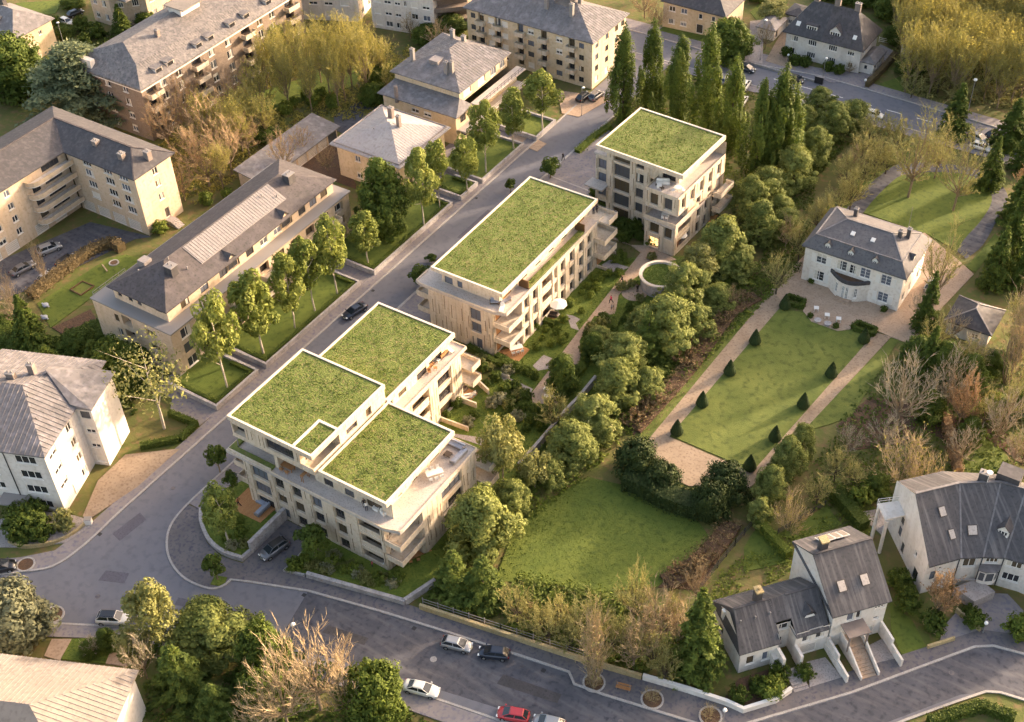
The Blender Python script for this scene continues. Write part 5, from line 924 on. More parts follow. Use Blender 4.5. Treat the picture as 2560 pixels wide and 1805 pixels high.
Sl.wall((0, 0), (5.2, 0), 0, 4.8, [(.9, 1.3, 1.15, 1.7, 'w1'), (3.1, 1.3, 1.15, 1.7, 'w1')]); Sl.wall((5.2, 0), (5.2, 1.8), 0, 5.4); Sl.wall((5.2, 1.8), (7.6, 1.8), 0, 5.4, [(.4, .5, 1.2, 2, 'door'), (.3, 4.1, 1.8, 1.1, 'w2')]); Sl.wall((7.6, 1.8), (7.6, 0), 0, 4.8); Sl.wall((7.6, 0), (12.2, 0), 0, 5.0, [(.9, 2.7, 1.1, 1.4, 'w1'), (2.8, 2.7, 1.1, 1.4, 'w1'), (1.8, 4.55, 1.9, .4, 'w3'), (.8, .1, 2.4, 1.8, 'gar')]); Sl.wall((12.2, 8), (0, 8), 0, 5); Sl.wall((0, 8), (0, 0), 0, 4.8, [(2, 1.4, 1, 1.4, 'dark2'), (5, 3.2, 1, 1.2, 'dark2')])
Sl.w.quad((0, 8, 4.8), (0, 0, 4.8), (0, 4, 7.6)); Sl.done('white_render')
gable(Sl, 0, 5.0, 0, 4.0, 8, 4.8, 8.1, 4.9, .35, 'slate_streak', hipl=.9); gable(Sl, 7.82, 11.7, 0, 4.0, 8, 4.8, 8.1, 4.9, .32, 'slate_streak'); m = MB(); m.quad((5.36, 1.7, 6.2), (7.49, 1.7, 6.2), (7.49, 4, 8.08), (5.36, 4, 8.08)); m.quad((7.49, 8.3, 4.65), (5.36, 8.3, 4.65), (5.36, 4, 8.08), (7.49, 4, 8.08)); m.quad((5.36, 1.7, 6.0), (7.49, 1.7, 6.0), (7.49, 1.7, 6.2), (5.36, 1.7, 6.2)); Sl.part('middle_roof', m, 'slate_streak')
for x in (3.6,): m = MB(); m.box(x, 4.1, 6.8, x+.8, 5.1, 9.6); c_ = Sl.part('chimney', m, 'slate'); m = MB(); m.box(x-.1, 4.0, 9.6, x+.9, 5.2, 9.85); m.cyl((x+.4, 4.6, 9.8), (x+.4, 4.6, 10.2), .2, .16, 8); Sl.part('chimney_cap', m, 'stonewall', c_)
dormer(Sl, 9.9, 1.4, 5.9, 1.4, .5, 1.6, 's', 'slate', 'slate', 'w1')
for k in range(9): roofpipes(Sl, [(.9+k*.5, 2.6, 6.75)]) if k % 4 == 0 else None
m = MB(); m.box(5.0, -1.9, 0, 5.4, -.01, 3.2); m.box(7.5, -1.9, 0, 7.9, -.01, 2.7); m.box(4.3, -.9, 0, 5.0, -.01, 2.2); Sl.part('entrance_wall', m, 'white_render'); m = MB()
for k in range(7): m.box(5.45, -2.4-k*.42, 0, 7.45, -2.0-k*.42, .95-k*.13)
Sl.part('entrance_steps', m, 'paver')
m = MB(); m.box(12.0, -4.6, 0, 12.2, -.02, 1.1); Sl.part('side_wall', m, 'white_render')
m = MB(); m.box(-.2, 5.2, 4.9, 3.4, 5.4, 6.0); m.box(-.3, 4.9, 4.9, .1, 5.5, 6.5); Sl.part('party_parapet', m, 'white_paint')
# ---- large faceted white house
Tt = Bld('house', 'large curved white house with sweeping slate roof, skylights and dormers at right edge', 88, 22, cat='house')
fr = [(84.3, 16.3), (87.4, 19.9), (89.9, 21.6), (92.3, 22.9), (95.2, 23.4), (104, 23.0)]; rd = [(79.6, 21.6), (83.9, 26.4), (88.4, 29.3), (91.6, 29.8), (95.3, 30.0), (104, 30)]; bk = [(76.2, 25.4), (80.8, 30.4), (87.0, 33.5), (91.4, 34.0), (95.4, 34.2), (104, 34.2)]
fw = [[(.8, 2.6, .8, 1.7, 'dark1'), (1.9, 4.3, .5, .5, 'w1')], [(.6, 3.8, 1.7, 1.9, 'w2')], [(.5, 4.6, 1.6, 1.1, 'w3')], [(.4, 4.3, 2.0, 1.2, 'w3'), (.4, 1.6, 2.2, 1.4, 'w3')], [(1, 4.4, 1.6, .9, 'w3'), (5, 4.4, 1.6, .9, 'w3'), (1, 1.8, 1.6, 1.1, 'w3')]]
for i in range(5): Tt.wall(fr[i], fr[i+1], 0, 6.5, fw[i])
for i in range(5): Tt.wall(bk[i+1], bk[i], 0, 7.5)
Tt.wall(bk[0], fr[0], 0, 6.5, [(3.4, 2.2, .9, 1.8, 'dark2'), (5.0, .5, 1.0, 2.0, 'dark2'), (3.4, 4.6, .9, 1.4, 'dark2'), (9.3, .2, 1.3, 2.2, 'dark2'), (8.6, 3.9, .6, .9, 'w1')])
Tt.w.quad((*bk[0], 6.5), (*fr[0], 6.5), (*rd[0], 12.0), (*bk[0], 9.2)); Tt.done('white_render')
mb = MB(); mb2 = MB()
def ex(p, q, k): p = Vector(p); q = Vector(q); d = (p-q).normalized(); r = p+d*k; return (r.x, r.y)
for i in range(5):
    a_, b_ = ex(fr[i], rd[i], .5), ex(fr[i+1], rd[i+1], .5); mb.quad((*a_, 6.25), (*b_, 6.25), (*rd[i+1], 12.2), (*rd[i], 12.2)); mb.quad((*a_, 6.0), (*b_, 6.0), (*b_, 6.25), (*a_, 6.25)); mb.quad((*bk[i+1], 9.0), (*bk[i], 9.0), (*rd[i], 12.2), (*rd[i+1], 12.2))
mb.quad((*ex(fr[0], rd[0], .5), 6.25), (*rd[0], 12.2), (*rd[0], 11.95), (*ex(fr[0], rd[0], .5), 6.0)); Tt.part('roof', mb, 'slate_streak'); m = MB()
for i in range(5): m.beam((*rd[i], 12.22), (*rd[i+1], 12.22), .35, .12)
Tt.part('ridge_cap', m, 'zinc')
for i in range(1, 5): m = MB(); a_ = ex(fr[i], rd[i], .5); m.beam((*a_, 6.29), (*rd[i], 12.23), .22, .06); Tt.part('valley_flashing', m, 'zinc')
for i in (1, 2, 3): m = MB(); p_ = ex(fr[i], rd[i], .1); m.cyl((*p_, 0), (*p_, 6.1), .07, .07, 6); Tt.part('drainpipe', m, 'darkmetal')
bq = [(90.1, 20.6), (91.0, 20.7), (92.0, 21.4), (92.25, 22.2), (92.2, 22.85), (90.0, 21.62)]
m = MB(); m.prism(bq, 1.5, 4.1); bw_ = Tt.part('bay_window', m, 'white_render'); m = MB(); m.prism([ex(p_, (91.2, 22), .15) for p_ in bq], 4.1, 4.3); Tt.part('bay_roof', m, 'zinc', bw_)
for p_, q_ in zip(bq[:4], bq[1:5]): m = MB(); wbox(m, p_, q_, .12, (Vector(q_)-Vector(p_)).length-.12, -.02, .02, 2.3, 3.8); Tt.part('pane', m, 'glass_mid', bw_)
def onr(i, s, t, k=.06):    # point on front slope facet i
    p = Vector(fr[i]).lerp(Vector(fr[i+1]), s); q = Vector(rd[i]).lerp(Vector(rd[i+1]), s); r = p.lerp(q, t); return r.x, r.y, 6.55+(12.2-6.55)*t+k
for i, s, t, w in ((0, .55, .65, 1.0), (0, .75, .3, .9), (1, .4, .32, 1.3), (4, .35, .4, 1.0)):
    x, y, z = onr(i, s, t); f = MB(); f.box(-w/2, -.7, 0, w/2, .7, .12); p_ = MB(); p_.box(-w/2+.09, -.6, .12, w/2-.09, .6, .14); d = Vector(fr[i+1])-Vector(fr[i]); ob = link('skylight', f.mesh('skylight', 'frame_dark'), Tt.root, (x-88, y-22, z)); ob.rotation_euler = (.66, 0, math.atan2(d.y, d.x)); link('pane', p_.mesh('pane', 'terrace'), ob)  # these panes too are coloured beige for the reflected sky
x, y, z = onr(2, .6, .28); dormer(Tt, x, y, z-.3, 1.5, 1.1, 1.8, 's', 'white_paint', 'slate', 'w3'); x, y, z = onr(4, .05, .3); dormer(Tt, x, y, z-.3, 1.5, 1.1, 1.8, 's', 'white_paint', 'slate', 'w3')
chimney(Tt, 86.3, 28.6, 11.2, 13.4, .6, .4, 'slate'); m = MB(); m.box(87.6, 29.6, 10.5, 90.6, 32, 13.2); Tt.part('rear_dormer', m, 'slate'); m = MB(); m.cyl((86.9, 28.2, 12), (86.9, 28.2, 14), .04, .04, 6); m.lathe([(.05, 0), (.3, .08), (.42, .3)], (86.9, 28.2, 13.9), 10); Tt.part('satellite_dish', m, 'white_paint')
# terrace pergola at its left end
m = MB(); m.prism([(75.0, 22.2), (77.5, 24.4), (79.2, 22.5), (77, 20)], 6.6, 6.85); m.cyl((75.4, 22.0, 0), (75.4, 22.0, 6.6), .25, .25, 10); m.cyl((77.2, 20.2, 0), (77.2, 20.2, 6.6), .25, .25, 10); Tt.part('loggia', m, 'white_render'); rails(Tt, [(77.5, 24.4), (75.0, 22.2), (77, 20)], 6.85, .9, 'white_paint')
m = MB(); m.prism([(88, 18.2), (91, 17.4), (92.8, 20.4), (90.2, 21.4)], 0, 1.7); Tt.part('entrance_terrace', m, 'paver'); m = MB(); strip(m, [(85.4, 16.8), (87.5, 18.3), (90, 19.8)], .2, 2.9, 3.1); Tt.part('porch_beam', m, 'trim_grey')
# ---- pale seamed roof in the lower left corner
U_ = Bld('house', 'white gabled house with big pale seamed metal roof in the lower left corner', 8.9, -50.6, 24, cat='house')
U_.wall((-26, -17), (-.6, -17), 0, 7.9, grid([3, 8, 13, 18], [1, 4.4], 1.4, 1.4, 'w2')); U_.wall((-.6, -17), (-.6, -.6), 0, 7.9); U_.wall((-.6, -.6), (-26, -.6), 0, 7.9); U_.wall((-26, -.6), (-26, -17), 0, 7.9); U_.done('white_render')
mb, sl = hip(-26, -17, -.6, -.6, 8, 12.2, .6, 'x', 0, 9.0); rf = U_.part('roof', mb, 'roof_white')
for q in (sl[1], sl[2]):
    L = (q[1]-q[0]).length; k = int(L/.62); sm_ = seams([q], .62, .07, .06); n = len(sm_.f)//3
    for i in range(n):
        s_ = MB(); v_ = sm_.v[i*12:(i+1)*12]; s_.v = list(v_); s_.f = [(0, 1, 2, 3), (4, 5, 6, 7), (8, 9, 10, 11)]; s_.mi = [0]*3; U_.part('seam', s_, 'zinc_light', rf)
m = MB(); m.cyl((-14, -9.3, 11.6), (-14, -9.3, 13), .25, .25, 8); U_.part('flue', m, 'chimney')

# ================================================================ VEGETATION
import numpy as np
def leaf_mesh(name, P, Nn, S, K, m, asp=1.5, seed=1, sc=.45):
    """P centres, Nn facing, S size, K clump value 0..1; each leaf is its own small diamond"""
    r = np.random.default_rng(seed); n = len(P); P = np.asarray(P, float); Nn = np.asarray(Nn, float); S = np.asarray(S, float)[:, None]
    Nn = Nn+r.normal(0, sc, (n, 3)); Nn /= np.linalg.norm(Nn, axis=1)[:, None]+1e-9
    A_ = np.cross(Nn, r.normal(0, 1, (n, 3))); A_ /= np.linalg.norm(A_, axis=1)[:, None]+1e-9; B_ = np.cross(Nn, A_)
    V = np.empty((n, 4, 3)); V[:, 0] = P-A_*S*asp*.5; V[:, 1] = P+B_*S*.42+A_*S*.1; V[:, 2] = P+A_*S*asp*.5-Nn*S*.25; V[:, 3] = P-B_*S*.42+A_*S*.1
    me = bpy.data.meshes.new(name); me.vertices.add(4*n); me.loops.add(4*n); me.polygons.add(n)
    me.vertices.foreach_set('co', V.reshape(-1)); me.loops.foreach_set('vertex_index', np.arange(4*n)); me.polygons.foreach_set('loop_start', np.arange(n)*4); me.polygons.foreach_set('loop_total', np.full(n, 4))
    at = me.attributes.new('clump', 'FLOAT', 'POINT'); at.data.foreach_set('value', np.repeat(np.asarray(K, float), 4))
    me.materials.append(MATS[m]); me.update(); me.validate(); return me
def sph(r, n):
    v = r.normal(0, 1, (n, 3)); return v/np.linalg.norm(v, axis=1)[:, None]
def clumps(r, C_, R_, per, smin, smax, flat=1.0):
    P = []; Nn = []; S = []; K = []
    for c, rad in zip(C_, R_):
        n = max(6, int(per*(rad/np.mean(R_))**2)); d = sph(r, n); d[:, 2] = d[:, 2]*flat; q = r.uniform(.55, 1.0, (n, 1))**.5
        P.append(c+d*rad*q); Nn.append(d+np.array([0, 0, .35])); S.append(r.uniform(smin, smax, n)); K.append(np.full(n, r.uniform(0, 1)))
    return np.concatenate(P), np.concatenate(Nn), np.concatenate(S), np.concatenate(K)
def tubes(segs, name, m):
    mb = MB()
    for p, q, a, b in segs:
        if a > .05: mb.cyl(p, q, a, b, 6 if a > .12 else 4, caps=False)
        else:
            p = Vector(p); q = Vector(q); d = (q-p).normalized(); e = d.orthogonal().normalized()*a; f = d.cross(e)
            n = len(mb.v); mb.v += [tuple(p+e), tuple(p-e*.5+f*.8), tuple(p-e*.5-f*.8), tuple(q)]; mb.f += [(n, n+1, n+3), (n+1, n+2, n+3), (n+2, n, n+3)]; mb.mi += [0]*3
    return mb.mesh(name, m)
def limb_segs(rg_, H, h0, R, n=7, r0=.16, lean=(0, 0)):
    segs = []; top = Vector((lean[0], lean[1], H*.86)); pts = [Vector((0, 0, -.1))]
    for k in range(1, 6): t = k/5; pts.append(Vector((lean[0]*t+rg_.uniform(-.12, .12), lean[1]*t+rg_.uniform(-.12, .12), H*.86*t)))
    for k in range(5): segs.append((pts[k], pts[k+1], r0*(1-.17*k), r0*(1-.17*(k+1))))
    for i in range(n):
        z = h0+(H*.75-h0)*(i/n); t = z/(H*.86); k = min(4, int(t*5)); b = pts[k].lerp(pts[k+1], t*5-k); a = i*2.4+rg_.uniform(-.4, .4); L = R*rg_.uniform(.6, .95)
        e = b+Vector((math.cos(a)*L, math.sin(a)*L, L*rg_.uniform(.4, .9))); segs.append((b, e, r0*.45*(1-t*.5), .02))
    return segs
VAR = {}
def veg(kind, H, R, nvar, fn):
    VAR[kind] = (H, R, [fn(i) for i in range(nvar)])
def v_broad(mat_, bark, H=9, R=2.7, h0=2.3, ncl=40, per=95, s=(.18, .33), rad=(.45, 1.0), lean=.5):
    def f(i):
        r = np.random.default_rng(10+i+hash(mat_) % 97*0); rg_ = random.Random(50+i); C_ = []; Rd = []
        for k in range(ncl):
            d = sph(r, 1)[0]; q = r.uniform(.25, 1)**.5; z = h0+.6+(H-h0-1)*(.5+.5*d[2]*q); w = math.sin(math.pi*min(.97, max(.08, ((z-h0)/(H-h0))**.75)))**.6
            C_.append(np.array([d[0]*q*R*w*.9, d[1]*q*R*w*.9, z])); Rd.append(r.uniform(*rad))
        return tubes(limb_segs(rg_, H, h0*.9, R, 8, .14), 'trunk', bark), leaf_mesh('crown', *clumps(r, C_, Rd, per, *s), mat_, seed=i)
    return f
def v_tuft(mat_, H, R, prof, ntuft, per, s, trad, bark='bark_dark', up=.35, zel=1.0, jit=.16):
    def f(i):
        r = np.random.default_rng(200+i); C_ = []; Rd = []; ph = r.uniform(0, 6.28, 4)
        for k in range(ntuft):
            t = r.uniform(0.02, .99); a = r.uniform(0, 6.283); w = prof(t)*(1+jit*math.sin(3*a+ph[0]+t*5)+jit*.7*math.sin(5*a+ph[1]-t*9)); q = r.uniform(.72, 1.02)
            C_.append(np.array([math.cos(a)*R*w*q, math.sin(a)*R*w*q, t*H*.97+.15])); Rd.append(r.uniform(*trad))
        P = []; Nn = []; S = []; K = []
        for c, rad in zip(C_, Rd):
            d = sph(r, per); q = r.uniform(.78, 1.05, (per, 1)); o = d*rad*q; o[:, 2] *= zel; out = np.array([c[0], c[1], 0]); out = out/(np.linalg.norm(out)+1e-6)
            o = o+out*(np.abs(d[:, :1])*.0)+np.array([0, 0, up*rad]); P.append(c+o); Nn.append(d+out*.5+np.array([0, 0, .3])); S.append(r.uniform(*s, per)); K.append(np.full(per, r.uniform(0, 1)))
        # inner fill so that the crown is not hollow
        m = ntuft*3; t = r.uniform(0.02, .93, m); a = r.uniform(0, 6.283, m); w = np.array([prof(x) for x in t])*r.uniform(.2, .72, m)
        P.append(np.stack([np.cos(a)*R*w, np.sin(a)*R*w, t*H], 1)); Nn.append(np.stack([np.cos(a), np.sin(a), np.full(m, .4)], 1)); S.append(r.uniform(s[1]*1.2, s[1]*2.0, m)); K.append(r.uniform(0, 1, m))
        return tubes([(Vector((0, 0, -.1)), Vector((0, 0, H*.8)), .2, .05)], 'trunk', bark), leaf_mesh('crown', np.concatenate(P), np.concatenate(Nn), np.concatenate(S), np.concatenate(K), mat_, seed=i, sc=.3)
    return f
def v_fir(mat_, H=10, R=2.7, tiers=15, nb=13, droop=.45):
    def f(i):
        r = np.random.default_rng(300+i); P = []; Nn = []; S = []; K = []
        for t in range(tiers):
            z0 = .5+(H-.7)*(t/tiers)**.95; L0 = R*(1-(t/tiers)**1.15)+.18
            for b in range(max(5, int(nb*(1-.5*t/tiers)))):
                a = r.uniform(0, 6.283); L = L0*r.uniform(.75, 1.08); n = int(14+34*L/R); u = r.uniform(.12, 1, n)**.75; kk = r.uniform(0, 1)
                x = np.cos(a)*L*u; y = np.sin(a)*L*u; z = z0+r.normal(0, .06, n)-droop*L*u**1.7*.6+.18*L*(u > .8); wv = (1-u*.6)*.34*L/R*2
                x = x-np.sin(a)*r.normal(0, 1, n)*wv*.55; y = y+np.cos(a)*r.normal(0, 1, n)*wv*.55
                P.append(np.stack([x, y, z], 1)); Nn.append(np.stack([np.cos(a)*.5+0*x, np.sin(a)*.5+0*x, 1+0*x], 1)); S.append(r.uniform(.2, .36, n)); K.append(np.full(n, kk))
        return tubes([(Vector((0, 0, -.1)), Vector((0, 0, H*.97)), .2, .02)], 'trunk', 'bark_dark'), leaf_mesh('crown', np.concatenate(P), np.concatenate(Nn), np.concatenate(S), np.concatenate(K), mat_, asp=2.2, seed=i)
    return f
def v_cedar(mat_, H=13, R=7):
    def f(i):
        r = np.random.default_rng(400+i); rg_ = random.Random(i); P = []; Nn = []; S = []; K = []; segs = [(Vector((0, 0, -.1)), Vector((0, 0, H*.9)), .45, .1)]
        for k in range(60):
            t = (k+.5)/60; z = 2.2+(H-2.5)*t; a = k*2.4+r.uniform(-.5, .5); L = R*(1-t**1.6)*r.uniform(.55, 1.05)+.4; segs.append((Vector((0, 0, z-.6)), Vector((math.cos(a)*L, math.sin(a)*L, z)), .12*(1-t)+.03, .02))
            for j in range(4):
                q = L*(.35+.22*j); c = np.array([math.cos(a)*q, math.sin(a)*q, z+.15]); n = 85; w = .95+.35*math.sin(j); o = r.normal(0, 1, (n, 3))*np.array([w*.62, w*.62, .13]); P.append(c+o); Nn.append(np.stack([r.normal(0, .3, n), r.normal(0, .3, n), np.ones(n)], 1)); S.append(r.uniform(.26, .44, n)); K.append(np.full(n, r.uniform(0, 1)))
        return tubes(segs, 'trunk', 'bark'), leaf_mesh('crown', np.concatenate(P), np.concatenate(Nn), np.concatenate(S), np.concatenate(K), mat_, asp=1.9, seed=i)
    return f
def v_bare(twig, bark, H=9, R=3.5, up=.55, bud=None, nbud=900, limbs=20, r0=.17, multi=1, h0=.22):
    """leafless tree: long limbs fan out to the crown surface, side branches and twigs along them"""
    def f(i):
        rg_ = random.Random(600+i); th = []; tw = []; B0 = Vector((0, 0, -.1)); F0 = Vector((rg_.uniform(-.15, .15), rg_.uniform(-.15, .15), H*h0))
        if multi == 1: th.append((B0, F0, r0, r0*.8))
        def curve(p, q, bend, n, ra, rb):
            out = [p]; c = p.lerp(q, .5)+bend
            for k in range(1, n+1): t = k/n; out.append(p*(1-t)**2+c*2*t*(1-t)+q*t*t+Vector((rg_.uniform(-1, 1), rg_.uniform(-1, 1), rg_.uniform(-1, 1)))*(p-q).length*.025)
            for k in range(n): a, b = ra+(rb-ra)*k/n, ra+(rb-ra)*(k+1)/n; (th if a > .045 else tw).append((out[k], out[k+1], a, b))
            return out
        for l in range(limbs):
            a = l*2.39996+rg_.uniform(-.3, .3); e = rg_.uniform(.0, 1)**(.75/max(.4, up*1.2)); w = math.cos(e*1.45)
            tip = Vector((math.cos(a)*R*w*rg_.uniform(.8, 1), math.sin(a)*R*w*rg_.uniform(.8, 1), H*(h0+.16+(1-h0-.16)*math.sin(e*1.57)*rg_.uniform(.88, 1))))
            st = F0*rg_.uniform(.75, 1.0)+Vector((0, 0, H*.22*e*rg_.random())) if multi == 1 else Vector((math.cos(a)*.25, math.sin(a)*.25, 0)); L = (tip-st).length
            if multi == 1 and st.z > F0.z: th.append((F0, st, r0*.6, r0*.4))
            main = curve(st, tip, Vector((0, 0, -.02*L if up < .5 else -.08*L))+Vector((math.cos(a), math.sin(a), 0))*L*.1, 5, r0*.42, .03)
            for s in range(8):
                k = rg_.randrange(1, 5); p = main[k].lerp(main[k+1], rg_.random()); d = (main[k+1]-main[k]).normalized(); sd = (d+Vector((rg_.uniform(-1, 1), rg_.uniform(-1, 1), rg_.uniform(-.3, .9+up*.5)))*.85).normalized(); l2 = L*rg_.uniform(.2, .42)
                br = curve(p, p+sd*l2, Vector((0, 0, l2*.06)), 3, .036, .024)
                for u in range(5): kk = rg_.randrange(0, 3); pp_ = br[kk].lerp(br[kk+1], rg_.random()); td = (sd+Vector((rg_.uniform(-1, 1), rg_.uniform(-1, 1), rg_.uniform(-.4, .8+up*.4)))*.8).normalized(); tw.append((pp_, pp_+td*l2*rg_.uniform(.3, .6), .03, .01))
        t1 = tubes(th, 'trunk', bark); t2 = tubes(tw, 'crown', twig); ex = None
        if bud:
            r = np.random.default_rng(i); ix = [tw[rg_.randrange(len(tw))] for _ in range(nbud)]; P = np.array([tuple(a.lerp(b, rg_.random())) for a, b, _, _ in ix])+r.normal(0, .08, (nbud, 3)); ex = leaf_mesh('leaves', P, sph(r, nbud)+np.array([0, 0, .5]), r.uniform(.11, .23, nbud), np.repeat(r.uniform(0, 1, (nbud+9)//10), 10)[:nbud], bud, seed=i)
        return t1, t2, ex
    return f
pc = lambda t: (max(0, 1-t**2.2))**.62*(.62+.38*min(1, t/.22))         # rounded cone
pr_ = lambda t: math.sqrt(max(0, 1-(2*t-.86)**2/1.35))*.98 if t < .99 else .1   # round
pp = lambda t: (min(1, t/.16)**.6)*(max(0, 1-((t-.16)/.84)**2.3) if t > .16 else 1)*1.0+.06   # flame
veg('lime_tree', 9, 2.7, 4, v_broad('leaf_lime', 'bark_pale')); veg('young_tree', 4.5, 1.5, 2, v_broad('leaf_dark', 'bark', 4.5, 1.5, .9, 22, 90, (.16, .28), (.4, .7)))
veg('lite_tree', 9, 3, 2, v_broad('leaf_lite', 'bark_pale', 9, 3, 2.0, 40, 90, (.2, .34), (.6, 1.2)))
veg('birch_tree', 11, 4, 1, v_broad('leaf_lite', 'bark_pale', 11, 4, 2.6, 44, 26, (.14, .28), (.6, 1.3)))
veg('conifer_tree', 9, 3, 4, v_tuft('leaf_cypress', 9, 3, pc, 170, 80, (.13, .26), (.36, .72), up=.5, zel=.85, jit=.22))
veg('dark_conifer', 9, 3, 2, v_tuft('leaf_dark', 9, 3, pc, 180, 60, (.15, .3), (.4, .75)))
veg('round_evergreen', 7, 3.2, 2, v_tuft('leaf_dark', 7, 3.2, pr_, 260, 36, (.18, .32), (.4, .75)))
veg('grey_evergreen', 7, 3.0, 1, v_tuft('leaf_grey', 7, 3.0, pr_, 260, 34, (.18, .32), (.4, .75)))
veg('poplar_tree', 16, 2.3, 3, v_tuft('leaf_poplar', 16, 2.3, pp, 105, 100, (.16, .32), (.3, .56), up=1.3, zel=5.0, jit=.3))
veg('fir_tree', 10, 2.8, 2, v_fir('leaf_fir', 10, 2.8, 11, 17, .38)); veg('spruce_tree', 12, 3.4, 2, v_fir('leaf_fir', 12, 3.4, 20, 15, .8)); veg('dark_spruce', 12, 3.2, 1, v_fir('leaf_dark', 12, 3.2, 20, 15, .7))
veg('yew_mass', 3.6, 2.8, 3, v_tuft('leaf_topiary', 3.6, 2.8, lambda t: math.sqrt(max(.02, 1-t**3)), 190, 40, (.13, .26), (.4, .7)))
veg('cedar_tree', 13, 7, 1, v_cedar('leaf_cedar'))
veg('bare_tree', 9, 3.6, 3, v_bare('twig_tan', 'bark')); veg('brown_tree', 9, 3.6, 2, v_bare('twig_brown', 'bark', bud='leaf_bud', nbud=200)); veg('bare_grey', 9, 4, 2, v_bare('twig_grey', 'bark'))
veg('olive_tree', 12, 4, 4, v_bare('twig_olive', 'bark', 12, 4, 1.3, 'leaf_olive', 2400)); veg('bud_tree', 9, 3.4, 2, v_bare('twig_olive', 'bark_dark', 9, 3.4, .5, 'leaf_bud', 1500))
veg('rust_tree', 7, 2.6, 1, v_bare('twig_rust', 'bark', 7, 2.6, .6, 'leaf_rust', 1900)); veg('column_bare', 10, 1.3, 2, v_bare('twig_tan', 'bark', 10, 1.3, 1.6, 'leaf_bud', 500, multi=3, h0=.05))
veg('willow_shrub', 6, 4.2, 2, v_bare('twig_tan', 'bark', 6, 4.2, .5, 'leaf_olive', 500, multi=6, r0=.1, h0=.02, limbs=26))
veg('tall_pine', 14, 4, 2, v_bare('twig_olive', 'bark', 14, 4, .35, 'leaf_bud', 1500, r0=.22))
veg('ball_shrub', 1.4, 1.0, 3, v_tuft('leaf_shrub', 1.4, 1.0, pr_, 46, 22, (.1, .2), (.16, .3))); veg('lite_shrub', 1.2, 1.0, 2, v_tuft('leaf_lite', 1.2, 1.0, pr_, 40, 20, (.1, .2), (.16, .3))); veg('flower_shrub', 1.2, 1.0, 2, v_tuft('leaf_flower', 1.2, 1.0, pr_, 40, 20, (.1, .18), (.16, .3))); veg('dark_shrub', 2.0, 1.5, 2, v_tuft('leaf_dark', 2, 1.5, pr_, 70, 26, (.12, .24), (.2, .4)))
veg('brown_shrub', 1.4, 1.3, 2, v_bare('twig_rust', 'bark', 1.4, 1.3, .4, 'leaf_brownhedge', 500, multi=5, r0=.05, h0=.02, limbs=12))
_vi = {}
def plant(kind, q, name, label, cat='tree', group=None, z=0.0, rot=None):
    H, R, vs = VAR[kind]; k = _vi.get(kind, 0); _vi[kind] = k+1; v = vs[k % len(vs)]
    x, y, h, r = q; root = thing(name, label, cat, (x, y, z), rot if rot is not None else random.uniform(0, 6.283), group); root.scale = (r/R, r/R, h/H)
    link('trunk', v[0], root); cr = link('crown', v[1], root)
    if len(v) > 2 and v[2]: link('leaves', v[2], cr)
    return root
def row(kind, qs, name, lab, cat='tree', group=None, z=0.0):
    """lab contains {o}; trees are counted in the order given"""
    for i, q in enumerate(qs): plant(kind, q, name, lab.format(o=ORD[i]), cat, group, z)
# ---- young broadleaf trees on the lawn terraces, counted from the near (left) end
row('lime_tree', [(-22.68, -1.79, 20.4, 4.0), (-23.07, 7.39, 17.2, 4.4), (-22.77, 14.97, 15.5, 3.2), (-22.68, 20.15, 16.2, 3.5), (-22.25, 25.67, 17.5, 3.3), (-23.00, 35.35, 11.2, 3.3), (-20.82, 49.23, 16.7, 3.4), (-21.66, 55.52, 15.5, 2.8), (-19.80, 61.94, 13.3, 3.0), (-20.69, 69.51, 16.6, 3.4), (-20.55, 79.13, 13.3, 3.5), (-18.94, 87.37, 14.3, 3.8)], 'broadleaf_tree', '{o} light green broadleaf tree counted from the left along the raised lawn terraces', group='young trees on the lawn terraces', z=.5)
plant('dark_conifer', (-25.65, 44.11, 15.1, 4.6), 'conifer_tree', 'dense dark conifer among the young trees on the raised lawn terrace', z=.5)
plant('birch_tree', (-25.07, -13.63, 20.3, 6.8), 'birch_tree', 'leaning birch with two pale trunks and thin foliage at the street corner garden', z=.3)
plant('lime_tree', (-0.54, -25.85, 12.7, 2.9), 'broadleaf_tree', 'broadleaf tree on the rounded lawn beside the wooden deck', z=.4)
plant('young_tree', (2.17, -31.21, 5.5, 1.5), 'young_tree', 'small young tree in the grass pocket at the kerb bulge', z=.1)
plant('young_tree', (11.32, -21.24, 6.4, 2.4), 'young_tree', 'dark young tree in the planted corner right of the driveway', z=.3)
for q, l in (((-11.54, 35.42, 4.4, 1.9), 'dark young tree at the west corner of the middle block'), ((-13.74, 41.71, 1.6, 1.1), 'tiny street tree between the road and the long green roof'), ((-9.29, 74.58, 4.8, 2.0), 'dark young tree by the forecourt of the farthest block'), ((-13.28, 66.76, 3.2, 1.0), 'tiny street tree left of the farthest block forecourt'), ((-11.30, -16.02, 6.2, 1.5), 'dark young tree close to the west balconies of the nearest block'), ((-6.80, -17.96, 4.8, 1.1), 'small shrubby tree under the west balconies of the nearest block')): plant('young_tree', q, 'young_tree', l, z=.1)
# ---- poplars
row('poplar_tree', [(-7.07, 98.84, 19.3, 2.8), (-4.27, 105.75, 18.0, 2.6), (3.18, 102.81, 18.5, 2.8), (9.64, 101.81, 21.9, 3.1), (15.63, 100.65, 18.1, 2.6), (24.32, 93.81, 19.4, 2.8), (26.82, 96.99, 20.7, 3.1), (28.26, 99.92, 16.5, 2.4)], 'poplar_tree', '{o} columnar poplar counted from the left behind the farthest green roof', group='poplars behind the farthest block')
plant('round_evergreen', (0.26, 132.03, 8.7, 4.8), 'evergreen_tree', 'big round dark evergreen by the road behind the poplars')
